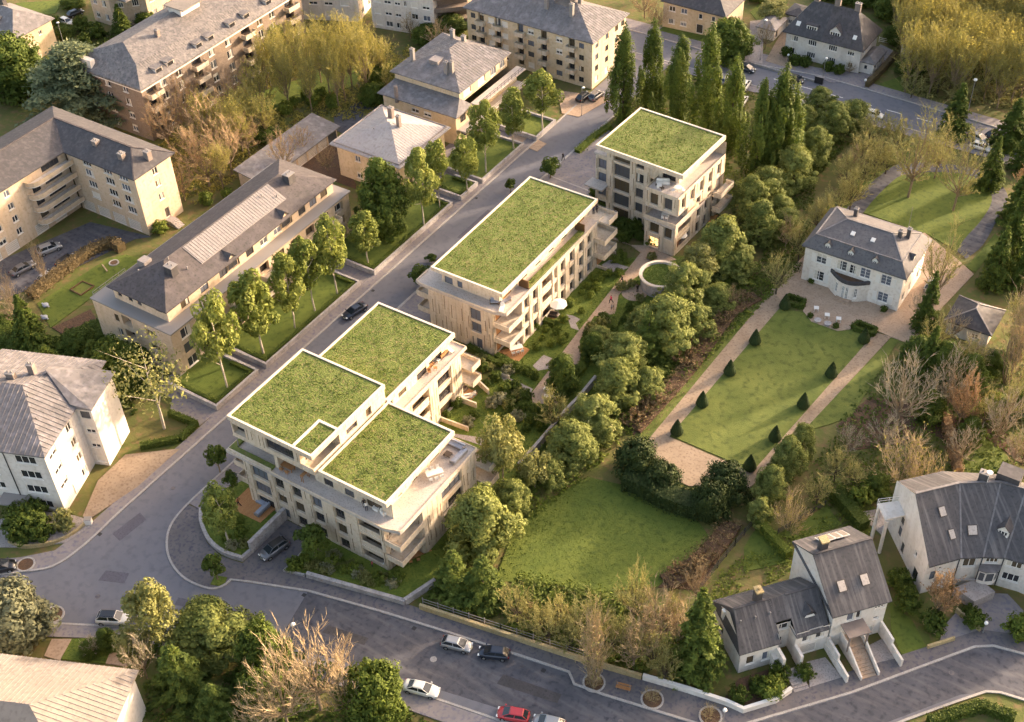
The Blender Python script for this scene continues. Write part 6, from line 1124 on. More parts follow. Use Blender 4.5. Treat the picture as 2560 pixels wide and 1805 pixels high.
# ---- conifer row along the boundary, counted from the far end
row('conifer_tree', [(25.26, 122.26, 5.2, 3.2), (33.36, 120.08, 5.9, 3.2), (31.42, 114.32, 7.9, 3.6), (26.31, 112.45, 6.5, 2.5), (32.09, 103.09, 8.4, 3.3), (31.58, 94.66, 9.2, 3.9), (29.46, 87.40, 7.8, 3.7), (28.57, 81.64, 9.0, 3.3), (33.34, 75.93, 8.7, 3.5), (30.92, 65.47, 10.6, 4.4), (29.90, 53.33, 8.8, 3.5), (32.13, 43.03, 9.8, 4.7), (29.69, 33.73, 7.9, 3.9), (31.78, 27.85, 8.2, 3.6), (31.97, 20.21, 6.8, 3.7), (32.07, 12.92, 7.5, 3.9), (30.48, -0.50, 6.8, 3.0), (29.92, -7.67, 10.5, 4.9), (22.79, 37.89, 3.6, 2.1), (32.71, 14.70, 5.8, 2.6), (32.15, 7.36, 5.1, 2.3), (26.96, 44.65, 4.8, 2.5), (31.51, 56.78, 5.7, 2.6), (31.88, 69.87, 4.8, 2.6), (33.88, 83.30, 5.8, 2.7), (35.01, 56.44, 4.5, 2.8), (34.85, 48.51, 5.4, 2.9), (34.79, 31.75, 4.8, 2.8), (33.68, 19.01, 4.9, 2.6), (34.32, 65.65, 5.6, 2.8), (36.23, 80.95, 5.2, 2.9)], 'conifer_tree', '{o} tufted conifer of the long boundary row', group='conifers along the garden boundary')
row('fir_tree', [(30.87, -15.39, 8.3, 3.3), (35.09, -14.62, 9.1, 3.5)], 'fir_tree', '{o} of the two tiered firs by the low wall end, counted from left', group='firs at the boundary wall')
plant('fir_tree', (31.13, 38.80, 10.8, 3.0), 'fir_tree', 'bright fir with drooping tiers in the conifer row below the round pavilion')
row('lite_tree', [(26.02, 3.99, 14.7, 3.5), (29.58, 59.77, 9.1, 3.2), (30.50, 5.69, 8.0, 2.6)], 'broadleaf_tree', '{o} pale yellow green tree beside the conifer row: by nearest block, by pavilion, at wall', group='pale trees beside the conifer row')
row('dark_conifer', [(23.66, 24.78, 7.9, 2.5), (23.46, 34.57, 4.8, 2.2)], 'conifer_tree', '{o} dark conifer between the garden path and the boundary, counted from path end', group='dark conifers by the garden path')
plant('bud_tree', (26.53, 17.15, 8.0, 2.7), 'bare_tree', 'thin leafed tree beside the concrete boundary wall')
# ---- around mansion
row('tall_pine', [(51.10, 102.69, 18.2, 5.0), (59.56, 102.74, 17.2, 4.2), (53.18, 110.96, 13.1, 3.3), (50.63, 112.06, 11.2, 3.0)], 'pine_tree', '{o} gnarled sparse pine on the round drive lawn', group='pines on the drive lawn')
plant('tall_pine', (65.66, 74.26, 17.8, 3.3), 'pine_tree', 'tall thin pine standing at the right end of the mansion')
row('dark_spruce', [(51.23, 126.78, 12.4, 3.6), (61.86, 128.33, 11.3, 4.2), (72.76, 91.02, 16.7, 3.5), (73.55, 97.35, 15.0, 3.1), (49.47, 151.47, 5.7, 2.7)], 'spruce_tree', '{o} dark spruce right of the round drive, counted from the road', group='dark spruces by the drive')
row('bud_tree', [(38.50, 114.80, 8.0, 3.4), (41.26, 118.24, 5.8, 3.1), (44.78, 107.79, 6.0, 2.8), (42.46, 101.32, 7.4, 3.1), (42.17, 91.28, 6.8, 2.9), (40.84, 84.19, 6.8, 2.7), (40.26, 106.90, 7.9, 3.0)], 'hedge_tree', '{o} scrubby half bare tree left of the mansion drive', group='scrub along the mansion boundary')
row('brown_tree', [(39.65, 103.94, 6.4, 2.5), (38.20, 76.53, 6.8, 2.2), (37.07, 57.29, 4.8, 1.5)], 'brown_tree', '{o} brown leafless tree between conifers and formal garden, counted from far', group='brown trees behind the conifer row')
# ---- right edge
row('bare_grey', [(70.67, 44.31, 14.5, 5.6), (70.93, 39.03, 6.5, 3.6), (75.98, 50.85, 12.8, 3.7), (76.22, 62.68, 6.6, 3.5)], 'bare_tree', '{o} grey leafless tree right of the formal lawn', group='bare trees right of the formal lawn')
row('willow_shrub', [(74.82, 34.09, 8.8, 5.4), (77.87, 33.92, 7.4, 3.8), (65.17, 17.42, 7.5, 2.8)], 'shrub', '{o} spreading twiggy shrub above the white houses', 'shrub', 'twiggy shrubs above the white houses')
plant('rust_tree', (78.35, 48.94, 10.6, 2.4), 'rust_tree', 'small rust coloured tree right of the bare shrubs'); plant('rust_tree', (87.54, 13.72, 8.8, 2.4), 'ornamental_tree', 'yellow brown ornamental tree in front of the curved white house')
row('column_bare', [(81.61, 62.32, 18.0, 1.6), (81.52, 69.52, 16.3, 1.7), (54.66, -18.94, 14.0, 1.3)], 'column_tree', '{o} narrow columnar leafless tree', group='columnar leafless trees')
row('tall_pine', [(84.58, 52.69, 14.5, 2.4), (69.49, 62.33, 9.3, 2.4)], 'thin_tree', '{o} thin sparse tree near the small pavilion', group='thin trees near the pavilion')
row('conifer_tree', [(60.35, 26.75, 7.5, 2.6), (60.26, 21.51, 6.3, 2.4), (60.70, 31.57, 6.3, 2.0), (60.71, 16.79, 4.5, 1.8)], 'evergreen_shrub', '{o} bright evergreen beside the end of the right gravel path', group='evergreens at the gravel path end')
row('dark_conifer', [(78.88, 64.32, 3.7, 2.4), (80.73, 46.88, 4.9, 2.0), (72.60, 30.26, 3.7, 2.2), (68.32, 58.44, 6.2, 2.8), (72.90, 57.72, 7.9, 2.9), (77.00, 57.09, 7.5, 2.7), (73.91, 48.80, 5.4, 2.5), (87.64, 39.65, 3.9, 1.9), (85.60, 57.09, 4.3, 2.7)], 'dark_conifer', '{o} dark bushy evergreen among the bare trees at right', group='dark evergreens at right')
row('bare_tree', [(58.61, -8.59, 10.7, 4.0), (57.63, -14.00, 9.4, 3.1), (27.28, -39.66, 16.3, 5.6), (25.98, -44.17, 16.0, 4.7), (59.63, -0.43, 7.5, 2.1)], 'bare_tree', '{o} tan leafless tree by the lower road, counted from the ivy bank', group='tan leafless trees by the lower road')
plant('spruce_tree', (64.44, -9.94, 17.3, 4.1), 'spruce_tree', 'large drooping spruce at the left end of the lower white house')
row('bud_tree', [(54.29, -7.94, 11.6, 2.5), (49.74, -14.05, 7.6, 2.8), (44.05, -15.90, 5.7, 2.5), (54.12, -12.98, 6.7, 2.6), (45.80, -13.16, 5.3, 2.1), (61.95, -13.68, 7.2, 2.2)], 'scrub_tree', '{o} scrubby green tree on the bank below the big lawn', group='scrub on the bank')
# ---- lower left group
row('conifer_tree', [(9.15, -39.59, 6.9, 5.2)], 'conifer_tree', '{o} big tufted light conifer of the lower left group')
row('lite_tree', [(3.74, -43.15, 13.2, 3.7), (3.23, -46.72, 8.6, 2.6)], 'broadleaf_tree', '{o} yellow green tree of the lower left group, beside the white car', group='pale trees of the lower left group')
plant('bare_grey', (5.20, -47.89, 8.7, 2.9), 'bare_tree', 'bluish grey leafless tree of the lower left group')
row('fir_tree', [(11.27, -47.29, 11.5, 3.8), (16.96, -47.26, 7.4, 3.1)], 'fir_tree', '{o} green fir of the lower left group', group='firs of the lower left group')
row('round_evergreen', [(18.10, -39.26, 9.2, 3.2), (21.05, -43.51, 6.8, 2.8), (34.32, -36.92, 10.2, 3.6)], 'evergreen_tree', '{o} round dark evergreen beside the lower road, counted from left', group='round evergreens by the lower road')
plant('grey_evergreen', (-14.16, -52.40, 8.5, 4.9), 'grey_conifer', 'pale grey green conifer at the left edge above the seamed roof')
row('bare_grey', [(-3.31, -48.71, 3.4, 1.8)], 'bare_tree', '{o} low twiggy bush beside the paved front garden path')
row('dark_conifer', [(-2.34, -47.25, 3.9, 1.5), (-3.78, -49.05, 2.5, 1.4)], 'garden_shrub', '{o} dark shrub in the small front garden above the seamed roof', 'shrub', 'shrubs of the front garden')
# ---- upper left
plant('cedar_tree', (-104.62, 45.21, 16.2, 11.8), 'cedar_tree', 'broad blue green cedar between the L-shaped block and the brick block')
row('round_evergreen', [(-124.87, 44.34, 12.2, 7.4), (-122.62, 48.58, 6.0, 4.7)], 'evergreen_tree', '{o} dark pine at the left edge below the cream villa', group='dark pines at left edge')
plant('dark_spruce', (-124.47, 75.19, 7.7, 2.7), 'spruce_tree', 'single dark spruce before the beige villa at top')
row('brown_tree', [(-85.61, 54.56, 11.9, 5.6), (-71.90, 47.15, 11.7, 6.3), (-64.37, 39.01, 10.1, 5.4), (-54.61, 49.96, 10.1, 3.2), (-55.62, 56.59, 6.2, 3.0), (-47.90, 54.75, 5.6, 2.6), (-94.19, 60.87, 4.8, 3.5)], 'brown_tree', '{o} reddish brown leafless tree between the brick block and garages', group='brown trees by the garages')
row('olive_tree', [(-70.22, 51.85, 10.2, 5.6), (-71.56, 58.73, 9.3, 4.6), (-73.17, 64.72, 10.9, 4.3)], 'olive_tree', '{o} yellow green half bare tree by the lawn behind the garages', group='yellow green trees behind garages')
row('olive_tree', [(-73.79, 72.56, 14.5, 4.2), (-70.82, 76.36, 14.8, 4.4), (-65.52, 77.30, 16.9, 4.7), (-63.10, 81.83, 15.7, 4.6), (-57.41, 79.88, 16.9, 4.1), (-64.81, 70.54, 13.4, 3.7), (-60.50, 74.02, 14.4, 3.9), (-59.55, 88.13, 9.5, 3.8), (-78.93, 72.77, 11.5, 3.9), (-80.08, 82.98, 9.6, 3.5)], 'olive_tree', '{o} tall yellow green tree of the grove between brick and cream blocks', group='grove between the brick and cream blocks')
row('round_evergreen', [(-87.18, 83.79, 7.9, 3.6), (-57.75, 87.32, 4.1, 4.2), (-58.78, 112.09, 4.5, 4.0), (-61.08, 106.68, 3.6, 3.6), (-55.43, 79.59, 4.4, 2.8), (-50.71, 135.15, 0.1, 4.2), (-65.92, 57.75, 2.3, 2.7)], 'evergreen_tree', '{o} dark evergreen around the grove behind the brick block', group='evergreens around the grove')
row('bare_tree', [(-89.25, 93.90, 5.5, 3.5), (-56.96, 105.16, 6.5, 3.4), (-65.60, 106.09, 6.0, 2.6)], 'bare_tree', '{o} thin leafless tree before the top apartment blocks', group='thin leafless trees at top')
row('dark_spruce', [(-57.30, -10.88, 12.0, 3.3), (-43.81, -9.18, 6.8, 3.4), (-46.57, -15.77, 9.6, 4.4)], 'spruce_tree', '{o} spruce beside the beige block and the white block at left', group='spruces at left')
row('round_evergreen', [(-39.39, -9.01, 7.7, 3.7), (-35.33, -10.04, 4.7, 2.6), (-50.58, -3.72, 2.1, 3.0)], 'evergreen_tree', '{o} dark bushy tree between the white and the beige block', group='bushy trees at left')
row('bare_tree', [(-68.52, 1.68, 9.8, 1.4), (-67.88, -6.44, 8.8, 1.9), (-64.41, -8.49, 7.8, 3.1)], 'bare_tree', '{o} thin leafless tree by the parking court', group='leafless trees by the parking court')
# ---- top right wood: rows of tall half bare trees
def pip(x, y, P):
    c = False; j = len(P)-1
    for i in range(len(P)):
        if (P[i][1] > y) != (P[j][1] > y) and x < (P[j][0]-P[i][0])*(y-P[i][1])/(P[j][1]-P[i][1])+P[i][0]: c = not c
        j = i
    return c
WOOD = [(38.08, 136.69), (43.95, 138.65), (61.84, 142.40), (62.07, 170.48), (47.88, 222.67), (11.57, 202.62), (25.63, 163.56), (32.33, 147.01)]
_w = random.Random(11); wood = []; _xs = [p[0] for p in WOOD]; _ys = [p[1] for p in WOOD]
for _k in range(1500):
    if len(wood) >= 150: break
    x, y = _w.uniform(min(_xs), max(_xs)), _w.uniform(min(_ys), max(_ys))
    if pip(x, y, WOOD) and all((x-a[0])**2+(y-a[1])**2 > 8 for a in wood): wood.append((round(x, 1), round(y, 1), round(_w.uniform(9.5, 14.5), 1), round(_w.uniform(3.4, 5.0), 1)))
for q in wood: plant('olive_tree', q, 'woodland_tree', 'tall yellow green half bare tree in the wood at upper right', group='trees of the upper right wood')
row('round_evergreen', [(23.39, 172.35, 2.0, 3.6), (17.02, 173.77, 0.0, 3.6), (35.70, 145.80, 2.6, 3.1)], 'evergreen_tree', '{o} dark evergreen at the edge of the upper right wood', group='evergreens at the wood edge')
row('rust_tree', [(61.65, 135.60, 5.5, 2.6), (68.83, 111.73, 6.8, 2.2)], 'rust_tree', '{o} reddish small tree at the right edge by the drive', group='reddish trees at right edge')
row('lite_tree', [(1.29, 152.22, 5.4, 4.0)], 'broadleaf_tree', '{o} light green tree at the top edge between the villas')
row('bare_tree', [(5.09, 140.37, 6.4, 2.1), (24.87, 139.54, 2.6, 1.5)], 'bare_tree', '{o} slender leafless tree by the villas at top', group='slender trees by the villas')

row('brown_tree', [(-81.24, 45.47, 11.7, 4.2), (-80.79, 51.45, 11.3, 4.2), (-63.73, 44.65, 12.1, 4.4), (-70.37, 41.68, 9.6, 4.3), (-75.20, 54.68, 9.8, 4.0), (-64.91, 51.21, 8.7, 3.6), (-65.37, 33.29, 8.1, 3.4), (-79.04, 64.39, 8.4, 3.8), (-92.60, 54.56, 8.9, 3.4)], 'brown_tree', '{o} tan leafless tree of the thicket left of the garages', group='thicket left of the garages')
row('olive_tree', [(-75.29, 50.80, 9.8, 4.6), (-66.14, 58.00, 8.7, 3.8), (-66.62, 51.14, 9.2, 4.1), (-62.11, 40.32, 9.1, 3.5), (-79.30, 76.84, 10.0, 3.9), (-70.69, 80.68, 12.1, 4.1), (-60.95, 76.82, 14.4, 4.0), (-60.92, 85.21, 12.0, 3.8), (-69.45, 68.88, 12.9, 3.8), (-52.39, 81.74, 8.3, 3.0)], 'olive_tree', '{o} yellowish tree of the grove and thicket behind the garages', group='yellowish trees of the grove')
row('bud_tree', [(41.51, 74.76, 8.2, 2.9), (42.20, 84.99, 7.8, 2.8), (43.38, 93.59, 8.8, 3.1), (43.52, 105.34, 8.4, 3.0), (42.00, 64.33, 8.1, 2.7), (44.42, 114.62, 8.0, 3.0), (39.97, 99.86, 7.4, 2.8)], 'scrub_tree', '{o} half bare scrub tree of the boundary thicket, counted from mansion', group='boundary thicket')
row('bare_grey', [(84.31, 48.19, 11.0, 3.6), (81.03, 41.97, 7.4, 3.0), (73.92, 50.75, 7.4, 3.4), (87.90, 45.09, 8.3, 2.8), (64.95, 69.85, 6.6, 2.5), (71.14, 67.07, 6.6, 2.6), (66.51, 35.29, 5.6, 2.6)], 'bare_tree', '{o} twiggy grey tree of the thicket at the right edge', group='right edge thicket')
row('bud_tree', [(76.03, 58.97, 8.4, 3.2), (80.92, 69.16, 7.5, 2.4), (81.47, 50.82, 7.4, 2.6), (88.73, 46.63, 7.4, 2.6), (66.89, 29.28, 6.5, 2.3), (66.39, 23.96, 5.6, 2.3), (69.73, 28.98, 5.6, 2.2), (79.28, 75.77, 8.4, 2.9)], 'scrub_tree', '{o} greenish half bare tree of the thicket at the right edge', group='right edge greenish thicket')
row('dark_spruce', [(72.32, 85.08, 13.1, 3.0), (70.20, 104.54, 12.4, 3.5), (76.48, 87.54, 13.0, 3.3), (62.64, 113.08, 11.6, 2.9), (66.17, 121.97, 9.8, 3.0)], 'spruce_tree', '{o} dark spruce of the stand at the right edge beside the pavilion', group='spruce stand at the right edge')
row('bud_tree', [(41.29, -15.93, 7.6, 2.6), (46.28, -16.17, 7.1, 2.6), (50.51, -11.93, 7.1, 2.7), (55.68, -12.82, 7.6, 2.5), (59.57, -12.81, 7.6, 2.6), (59.43, -6.45, 7.6, 2.1), (53.09, -15.21, 6.7, 2.3), (49.22, -15.99, 6.7, 2.3)], 'scrub_tree', '{o} bushy scrub tree on the road bank below the big lawn', group='road bank scrub')
row('bare_tree', [(30.94, -38.89, 12.4, 3.3), (24.44, -46.58, 9.7, 3.3), (61.53, -9.22, 10.3, 2.3), (58.12, -11.32, 9.4, 2.9)], 'bare_tree', '{o} additional tan leafless tree above the lower road', group='tan trees above the lower road')
row('round_evergreen', [(-39.55, -2.80, 3.4, 2.5), (-50.95, -6.88, 3.3, 2.7), (-60.25, -12.12, 3.1, 3.0), (-64.71, -11.14, 2.8, 2.8)], 'evergreen_tree', '{o} bushy evergreen in the hollow between the left blocks', group='hollow evergreens')

for q in wood[::3]: plant('bud_tree', (q[0]+1.8, q[1]-1.5, 5.5, 3.0), 'understory_tree', 'low bushy tree under the tall trees of the upper right wood', group='understory of the upper right wood')
row('round_evergreen', [(11.40, 170.31, 3.2, 3.4), (15.63, 170.48, 3.6, 3.6), (22.84, 166.86, 4.8, 3.3), (7.01, 170.40, 3.3, 3.5), (-6.12, 161.16, 3.0, 3.1), (28.11, 156.96, 3.7, 2.5)], 'evergreen_tree', '{o} dark evergreen behind the double villa at the top edge', group='evergreens behind the double villa')
row('brown_tree', [(-24.49, 140.11, 7.6, 3.4), (-19.33, 135.81, 7.0, 2.8), (-29.10, 147.51, 5.5, 4.1)], 'brown_tree', '{o} brownish tree right of the big cream block at the top', group='brownish trees at the top')
row('round_evergreen', [(-122.67, 80.95, 2.9, 2.5), (-135.14, 67.80, 2.3, 2.5), (-115.36, 75.70, 2.2, 2.7), (-144.87, 78.87, 2.2, 2.8), (-124.59, 90.25, 2.8, 2.8)], 'evergreen_tree', '{o} garden evergreen between the villas at top left', group='garden evergreens top left')
row('yew_mass', [(41.49, 16.35, 5.3, 3.1), (54.55, 18.77, 5.2, 3.2), (54.14, 14.58, 5.2, 2.6), (45.95, 15.20, 4.1, 2.8)], 'yew_shrub', '{o} rounded clipped yew mass at the end of the formal garden', 'shrub', 'yew masses of the curved hedge')

row('dark_spruce', [(66.33, 68.10, 12.9, 2.4), (70.57, 57.23, 11.3, 2.6)], 'spruce_tree', '{o} tall dark spruce between the mansion court and the bare trees', group='spruces by the mansion court')  # added and kept tall to throw shade over the lawns
# ---- topiary, hedges and shrubs
def cone_mesh(H=2.9, R=1.1):
    r = np.random.default_rng(5); n = 2600; t = r.uniform(0, 1, n)**.8; a = r.uniform(0, 6.283, n); pf = lambda t: (1-t)**.75*min(1, .75+t*2)
    w = np.array([(1-x)**.78*(min(1, .7+x*2.2)) for x in t]); P = np.stack([np.cos(a)*R*w, np.sin(a)*R*w, t*H+.05], 1); Nn = np.stack([np.cos(a), np.sin(a), np.full(n, .45)], 1)
    return leaf_mesh('foliage', P, Nn, r.uniform(.09, .17, n), r.uniform(0, 1, n), 'leaf_topiary')
cm = cone_mesh(); cin = MB(); cin.lathe([(.72, .05), (1.0, .4), (.78, 1.3), (.42, 2.1), (.05, 2.75)], k=12); cim = cin.mesh('core', 'leaf_topiary')
for i, (q, side) in enumerate([((44.25, 51.08), 'left'), ((43.94, 42.35), 'left'), ((43.42, 33.71), 'left'), ((42.93, 26.23), 'left'), ((44.72, 61.75), 'left'), ((59.12, 60.39), 'right'), ((57.82, 50.04), 'right'), ((56.83, 41.38), 'right'), ((56.06, 32.65), 'right'), ((55.39, 25.29), 'near')]):
    o_ = thing('topiary_cone', '%s clipped dark cone of yew on the formal lawn, %s row' % (ORD[i], side), 'topiary', (*q, .05), i*1.3, 'yew cones on the formal lawn'); link('foliage', cm, o_); link('core', cim, o_)
def hedge(name, label, pts, w, h, m='leaf_hedge', dens=46, s=(.12, .26), group=None, z=0, bulge=.12, cat='hedge', core=None):
    pts = smooth([tuple(p[:2]) for p in pts], 3) if w > 2.4 else pts
    r = np.random.default_rng(len(label)*7+int(abs(pts[0][0])*3)); c = Vector(pts[0]); root = thing(name, label, cat, (c.x, c.y, z), 0, group); P = []; Nn = []
    for a, b in zip(pts, pts[1:]):
        a = np.array(a[:2]); b = np.array(b[:2]); L = np.linalg.norm(b-a); t = (b-a)/L; nn = np.array([-t[1], t[0]])
        for face, ar in (('l', L*h), ('r', L*h), ('t', L*w), ('e', w*h*2)):
            n = int(ar*dens); u = r.uniform(0, 1, n); v = r.uniform(0, 1, n); bl = r.normal(0, bulge, n)
            if face == 't': o = np.outer(u*L, t)+np.outer((v-.5)*w, nn); zz = h+bl; no = np.tile([0, 0, 1.], (n, 1))
            elif face == 'e': sgn = np.where(r.random(n) < .5, 0, L); o = np.outer(sgn, t)+np.outer((u-.5)*w, nn); zz = v*h; no = np.outer(np.where(sgn > 0, 1, -1), [t[0], t[1], 0.3])
            else: sg = 1 if face == 'l' else -1; o = np.outer(u*L, t)+np.outer(sg*w/2+bl, nn); zz = v*h; no = np.tile([nn[0]*sg, nn[1]*sg, .35], (n, 1))
            P.append(np.column_stack([o+a-np.array([c.x, c.y]), zz])); Nn.append(no)
    P = np.concatenate(P); n = len(P); K = np.array([.5+.5*noise.noise(Vector((p[0]*1.3+c.x, p[1]*1.3+c.y, p[2]*1.3))) for p in P])
    link('foliage', leaf_mesh('foliage', P, np.concatenate(Nn), r.uniform(*s, n), K, m), root)
    k = MB(); strip(k, pts, w*.86, 0, h*(.94 if bulge < .38 else .5)); k.build('core', core or m, root, off=(c.x, c.y, 0)); return root
hedge('clipped_hedge', 'tall clipped yew hedge curving below the end of the formal garden', [(41.13, 13.32), (43.99, 13.65), (48.26, 13.14), (52.96, 13.97), (55.11, 16.96)], 3.4, 2.7, 'leaf_topiary', 34, bulge=.35)
hedge('box_hedge', 'small square box hedge at left corner of the mansion terrace', [(44.33, 62.92), (44.11, 64.67), (47.00, 64.74), (47.20, 62.99), (44.94, 62.81)], .6, .8, group='box hedges on the terrace')
hedge('box_hedge', 'small square box hedge at right corner of the mansion terrace', [(56.31, 62.49), (56.74, 64.08), (59.83, 63.91), (59.90, 62.40), (56.63, 62.36)], .6, .8, group='box hedges on the terrace')
hedge('low_hedge', 'rusty brown beech hedge between the parking court and the lawn', [(-68.12, -2.38), (-68.57, 5.81), (-68.65, 12.51), (-66.95, 16.17), (-64.12, 15.71)], 1.8, 1.6, 'leaf_brownhedge', 30, (.15, .3), bulge=.25)
hedge('low_hedge', 'copper hedge running down beside the bare shrubs at right', [(75.81, 50.26), (77.70, 46.83), (80.02, 42.71), (81.60, 39.74)], 1.1, 1.5, 'leaf_rust', 40, (.14, .28), bulge=.2)
hedge('low_hedge', 'bright hedge beside the lawn of the white houses', [(61.24, 16.02), (63.74, 14.61), (67.06, 12.82)], 1.2, 1.4, 'leaf_shrub', 40, bulge=.2)
hedge('low_hedge', 'dark garden hedge behind the taller white house', [(68.08, 26.54), (70.85, 24.84), (73.94, 22.77)], 1.8, 1.8, 'leaf_hedge', 40, bulge=.25)
hedge('low_hedge', 'clipped bright hedge along the lower right pavement', [(92.03, -2.28), (96.62, 3.32), (100.62, 3.78)], 1.2, 1.3, 'leaf_hedge', 60)
hedge('low_hedge', 'dark hedge at the hem of the double villa garden', [(30.00, 136.00), (30.45, 143.49), (30.50, 150.98)], 1.0, 1.3, 'leaf_brownhedge', 30)
for i, (x0, y0, x1, y1) in enumerate(TER[:4]): hedge('low_hedge', 'low clipped hedge inside the retaining wall of the %s lawn terrace from left' % ORD[i], [(x0+.6, y0+.7), (x1-.7, y0+.7), (x1-.7, y1-.7), (x1-5, y1-.7)], .7, .5, 'leaf_hedge', 40, (.1, .2), 'hedges in the terraces', .55)
hedge('low_hedge', 'low hedge beside the deck of the middle block with white table', [(9.96, 26.47), (12.16, 26.28), (14.86, 26.19)], 1.0, .9, 'leaf_hedge', 50); hedge('low_hedge', 'low hedge beside the white parasol', [(11.62, 37.92), (14.22, 38.09)], 1.0, .9, 'leaf_hedge', 50)
hedge('low_hedge', 'hedge edging the street corner garden below the birch', [(-26.51, -10.94), (-21.22, -10.51), (-21.04, -14.26)], .9, 1.0, 'leaf_hedge', 46); hedge('low_hedge', 'hedge along the stone edge left of the birch garden', [(-25.15, -18.64), (-23.02, -16.21), (-21.25, -14.39)], .9, 1.0, 'leaf_hedge', 46)
hedge('low_hedge', 'dark hedge row between the middle and nearest block gardens', [(4.75, 26.19), (10.26, 25.15), (14.65, 25.65)], 1.0, .9, 'leaf_hedge', 40, bulge=.2)
hedge('low_hedge', 'strip of low planting between forecourt and lane of the farthest block', [(-9.31, 84.65), (-9.22, 91.07), (-8.55, 96.04)], 1.4, .7, 'leaf_shrub', 40, bulge=.25)
hedge('ivy_bank', 'ivy covered bank of tangled shrubs above the yellowish stone wall', [(38.13, -12.52), (43.33, -11.12), (48.19, -9.32), (52.38, -8.49)], 5.5, 1.7, 'leaf_hedge', 22, (.18, .4), bulge=.55, cat='shrubs')
hedge('ivy_bank', 'brown bramble bank between the big lawn and the black fence', [(54.87, 0.13), (56.67, 4.30), (57.73, 9.66), (57.84, 14.28)], 3.2, 1.0, 'leaf_brownhedge', 22, (.1, .24), bulge=.5, cat='shrubs', core='mulch')
hedge('bramble_strip', 'strip of brown brambles left of the long gravel path', [(37.07, 23.46), (37.71, 33.68), (37.93, 43.84), (37.60, 55.20), (39.48, 61.93)], 2.8, .8, 'leaf_brownhedge', 20, (.1, .24), bulge=.5, cat='shrubs', core='mulch')
hedge('scrub_strip', 'green undergrowth filling the foot of the conifer row', [(28.93, -10.77), (28.64, 10.55), (30.46, 19.10), (31.14, 27.32), (34.38, 33.31), (32.42, 50.29), (31.37, 66.89), (30.20, 78.69), (31.40, 96.20), (33.04, 109.20)], 3.0, .8, 'leaf_hedge', 16, (.2, .4), bulge=.4, cat='shrubs', core='leaf_hedge')
hedge('garden_scrub', 'dense dark planting between garden path and concrete wall', [(21.92, 25.02), (23.06, 27.34), (23.29, 31.24), (21.76, 36.78), (22.49, 42.56), (21.70, 47.61)], 1.6, .6, 'leaf_shrub', 30, (.12, .26), bulge=.25, cat='shrubs', core='leaf_shrub')
def shrubs(kind, pts, lab, cat='shrub', group='', s=1.0, z=.05, name='shrub'):
    rs = random.Random(len(pts)); H, R, _ = VAR[kind]
    pts = sorted(pts, key=lambda q: (q[0]-100)**2+(q[1]+100)**2)      # from the nearest to the farthest
    for i, q in enumerate(pts): k = s*rs.uniform(.75, 1.25); plant(kind, (q[0], q[1], H*k, R*k), name, lab if len(pts) == 1 else ('%s %s' if len(lab.split()) > 11 else '%s %s, counted from the nearest') % (ORD[i], lab), cat, group, z)
shrubs('ball_shrub', [(-1.46, -25.46), (16.07, -21.14), (17.52, -20.25), (21.38, -19.75), (14.31, -20.96), (9.92, -24.27), (10.67, -23.19), (23.53, -18.43), (-0.35, -23.47), (-2.08, -22.19)], 'rounded green shrub in the front beds of the nearest block', group='front bed shrubs')
shrubs('lite_shrub', [(16.10, -20.49), (16.66, -19.84), (19.42, -20.64), (20.62, -20.83), (21.58, -19.32), (15.37, -20.94), (14.07, -22.67), (12.48, -22.39), (11.74, -23.16), (1.34, -24.73), (-3.37, -24.64)], 'bright low shrub in the front beds of the nearest block', group='bright front bed shrubs', s=.8)
shrubs('flower_shrub', [(0.23, -26.05), (14.27, -21.92), (18.21, -20.45), (23.45, -19.55), (13.63, -20.11)], 'pale flowering shrub in the front beds of the nearest block', group='front bed flower shrubs', s=.9)
G1 = [(11.48, 49.67), (13.55, 51.88), (14.27, 53.29), (15.20, 54.34), (13.71, 49.53), (13.65, 47.56), (15.27, 49.97), (16.57, 55.15), (15.41, 47.65), (13.53, 43.69), (16.13, 43.36), (11.57, 36.06), (13.51, 36.31), (15.44, 36.56), (17.14, 36.68), (14.08, 33.97), (14.63, 31.65), (16.17, 33.45), (17.28, 34.99), (14.70, 39.75), (14.68, 52.06), (14.20, 58.27), (14.93, 59.72), (16.03, 58.84), (13.82, 60.60), (14.23, 66.60), (12.79, 65.22)]
shrubs('ball_shrub', G1, 'rounded shrub in the garden beds below the middle block', group='garden shrubs of the middle block', s=.72)
shrubs('dark_shrub', [(12.55, 25.23), (14.42, 25.51), (16.28, 25.78), (17.91, 25.50), (15.66, 20.45), (16.74, 21.91), (19.10, 20.89), (17.81, 18.91), (20.19, 18.74), (22.18, 19.15), (24.13, 19.15), (23.02, 16.92), (24.93, 16.53), (23.10, 15.04), (23.29, 21.41), (21.65, 27.33), (22.58, 29.56), (22.62, 33.82), (21.61, 38.02), (19.96, 38.36), (20.41, 43.14), (23.25, 41.22), (23.47, 44.97), (22.81, 48.27), (26.99, 18.54), (22.38, 12.70), (19.02, 15.29), (8.10, 21.72), (10.00, 22.86), (12.88, 22.07), (15.33, 21.89), (12.41, 20.14), (14.61, 13.42), (16.00, 18.22), (18.94, 17.20), (10.95, 11.21), (10.82, 13.90)], 'dark shrub in the dense planting between blocks and boundary wall', group='dense garden shrubs', s=.62)
shrubs('lite_shrub', [(22.34, 39.78), (19.83, 40.08), (20.99, 42.12), (18.28, 20.40), (18.35, 17.64), (19.71, 29.10), (10.65, 23.67), (8.56, 24.13), (17.53, 21.16), (15.55, 17.15), (19.33, 62.31), (25.26, 53.49), (19.83, 53.64), (18.88, 52.11), (22.97, 51.18)], 'yellow green shrub among the garden planting', group='yellow green garden shrubs')
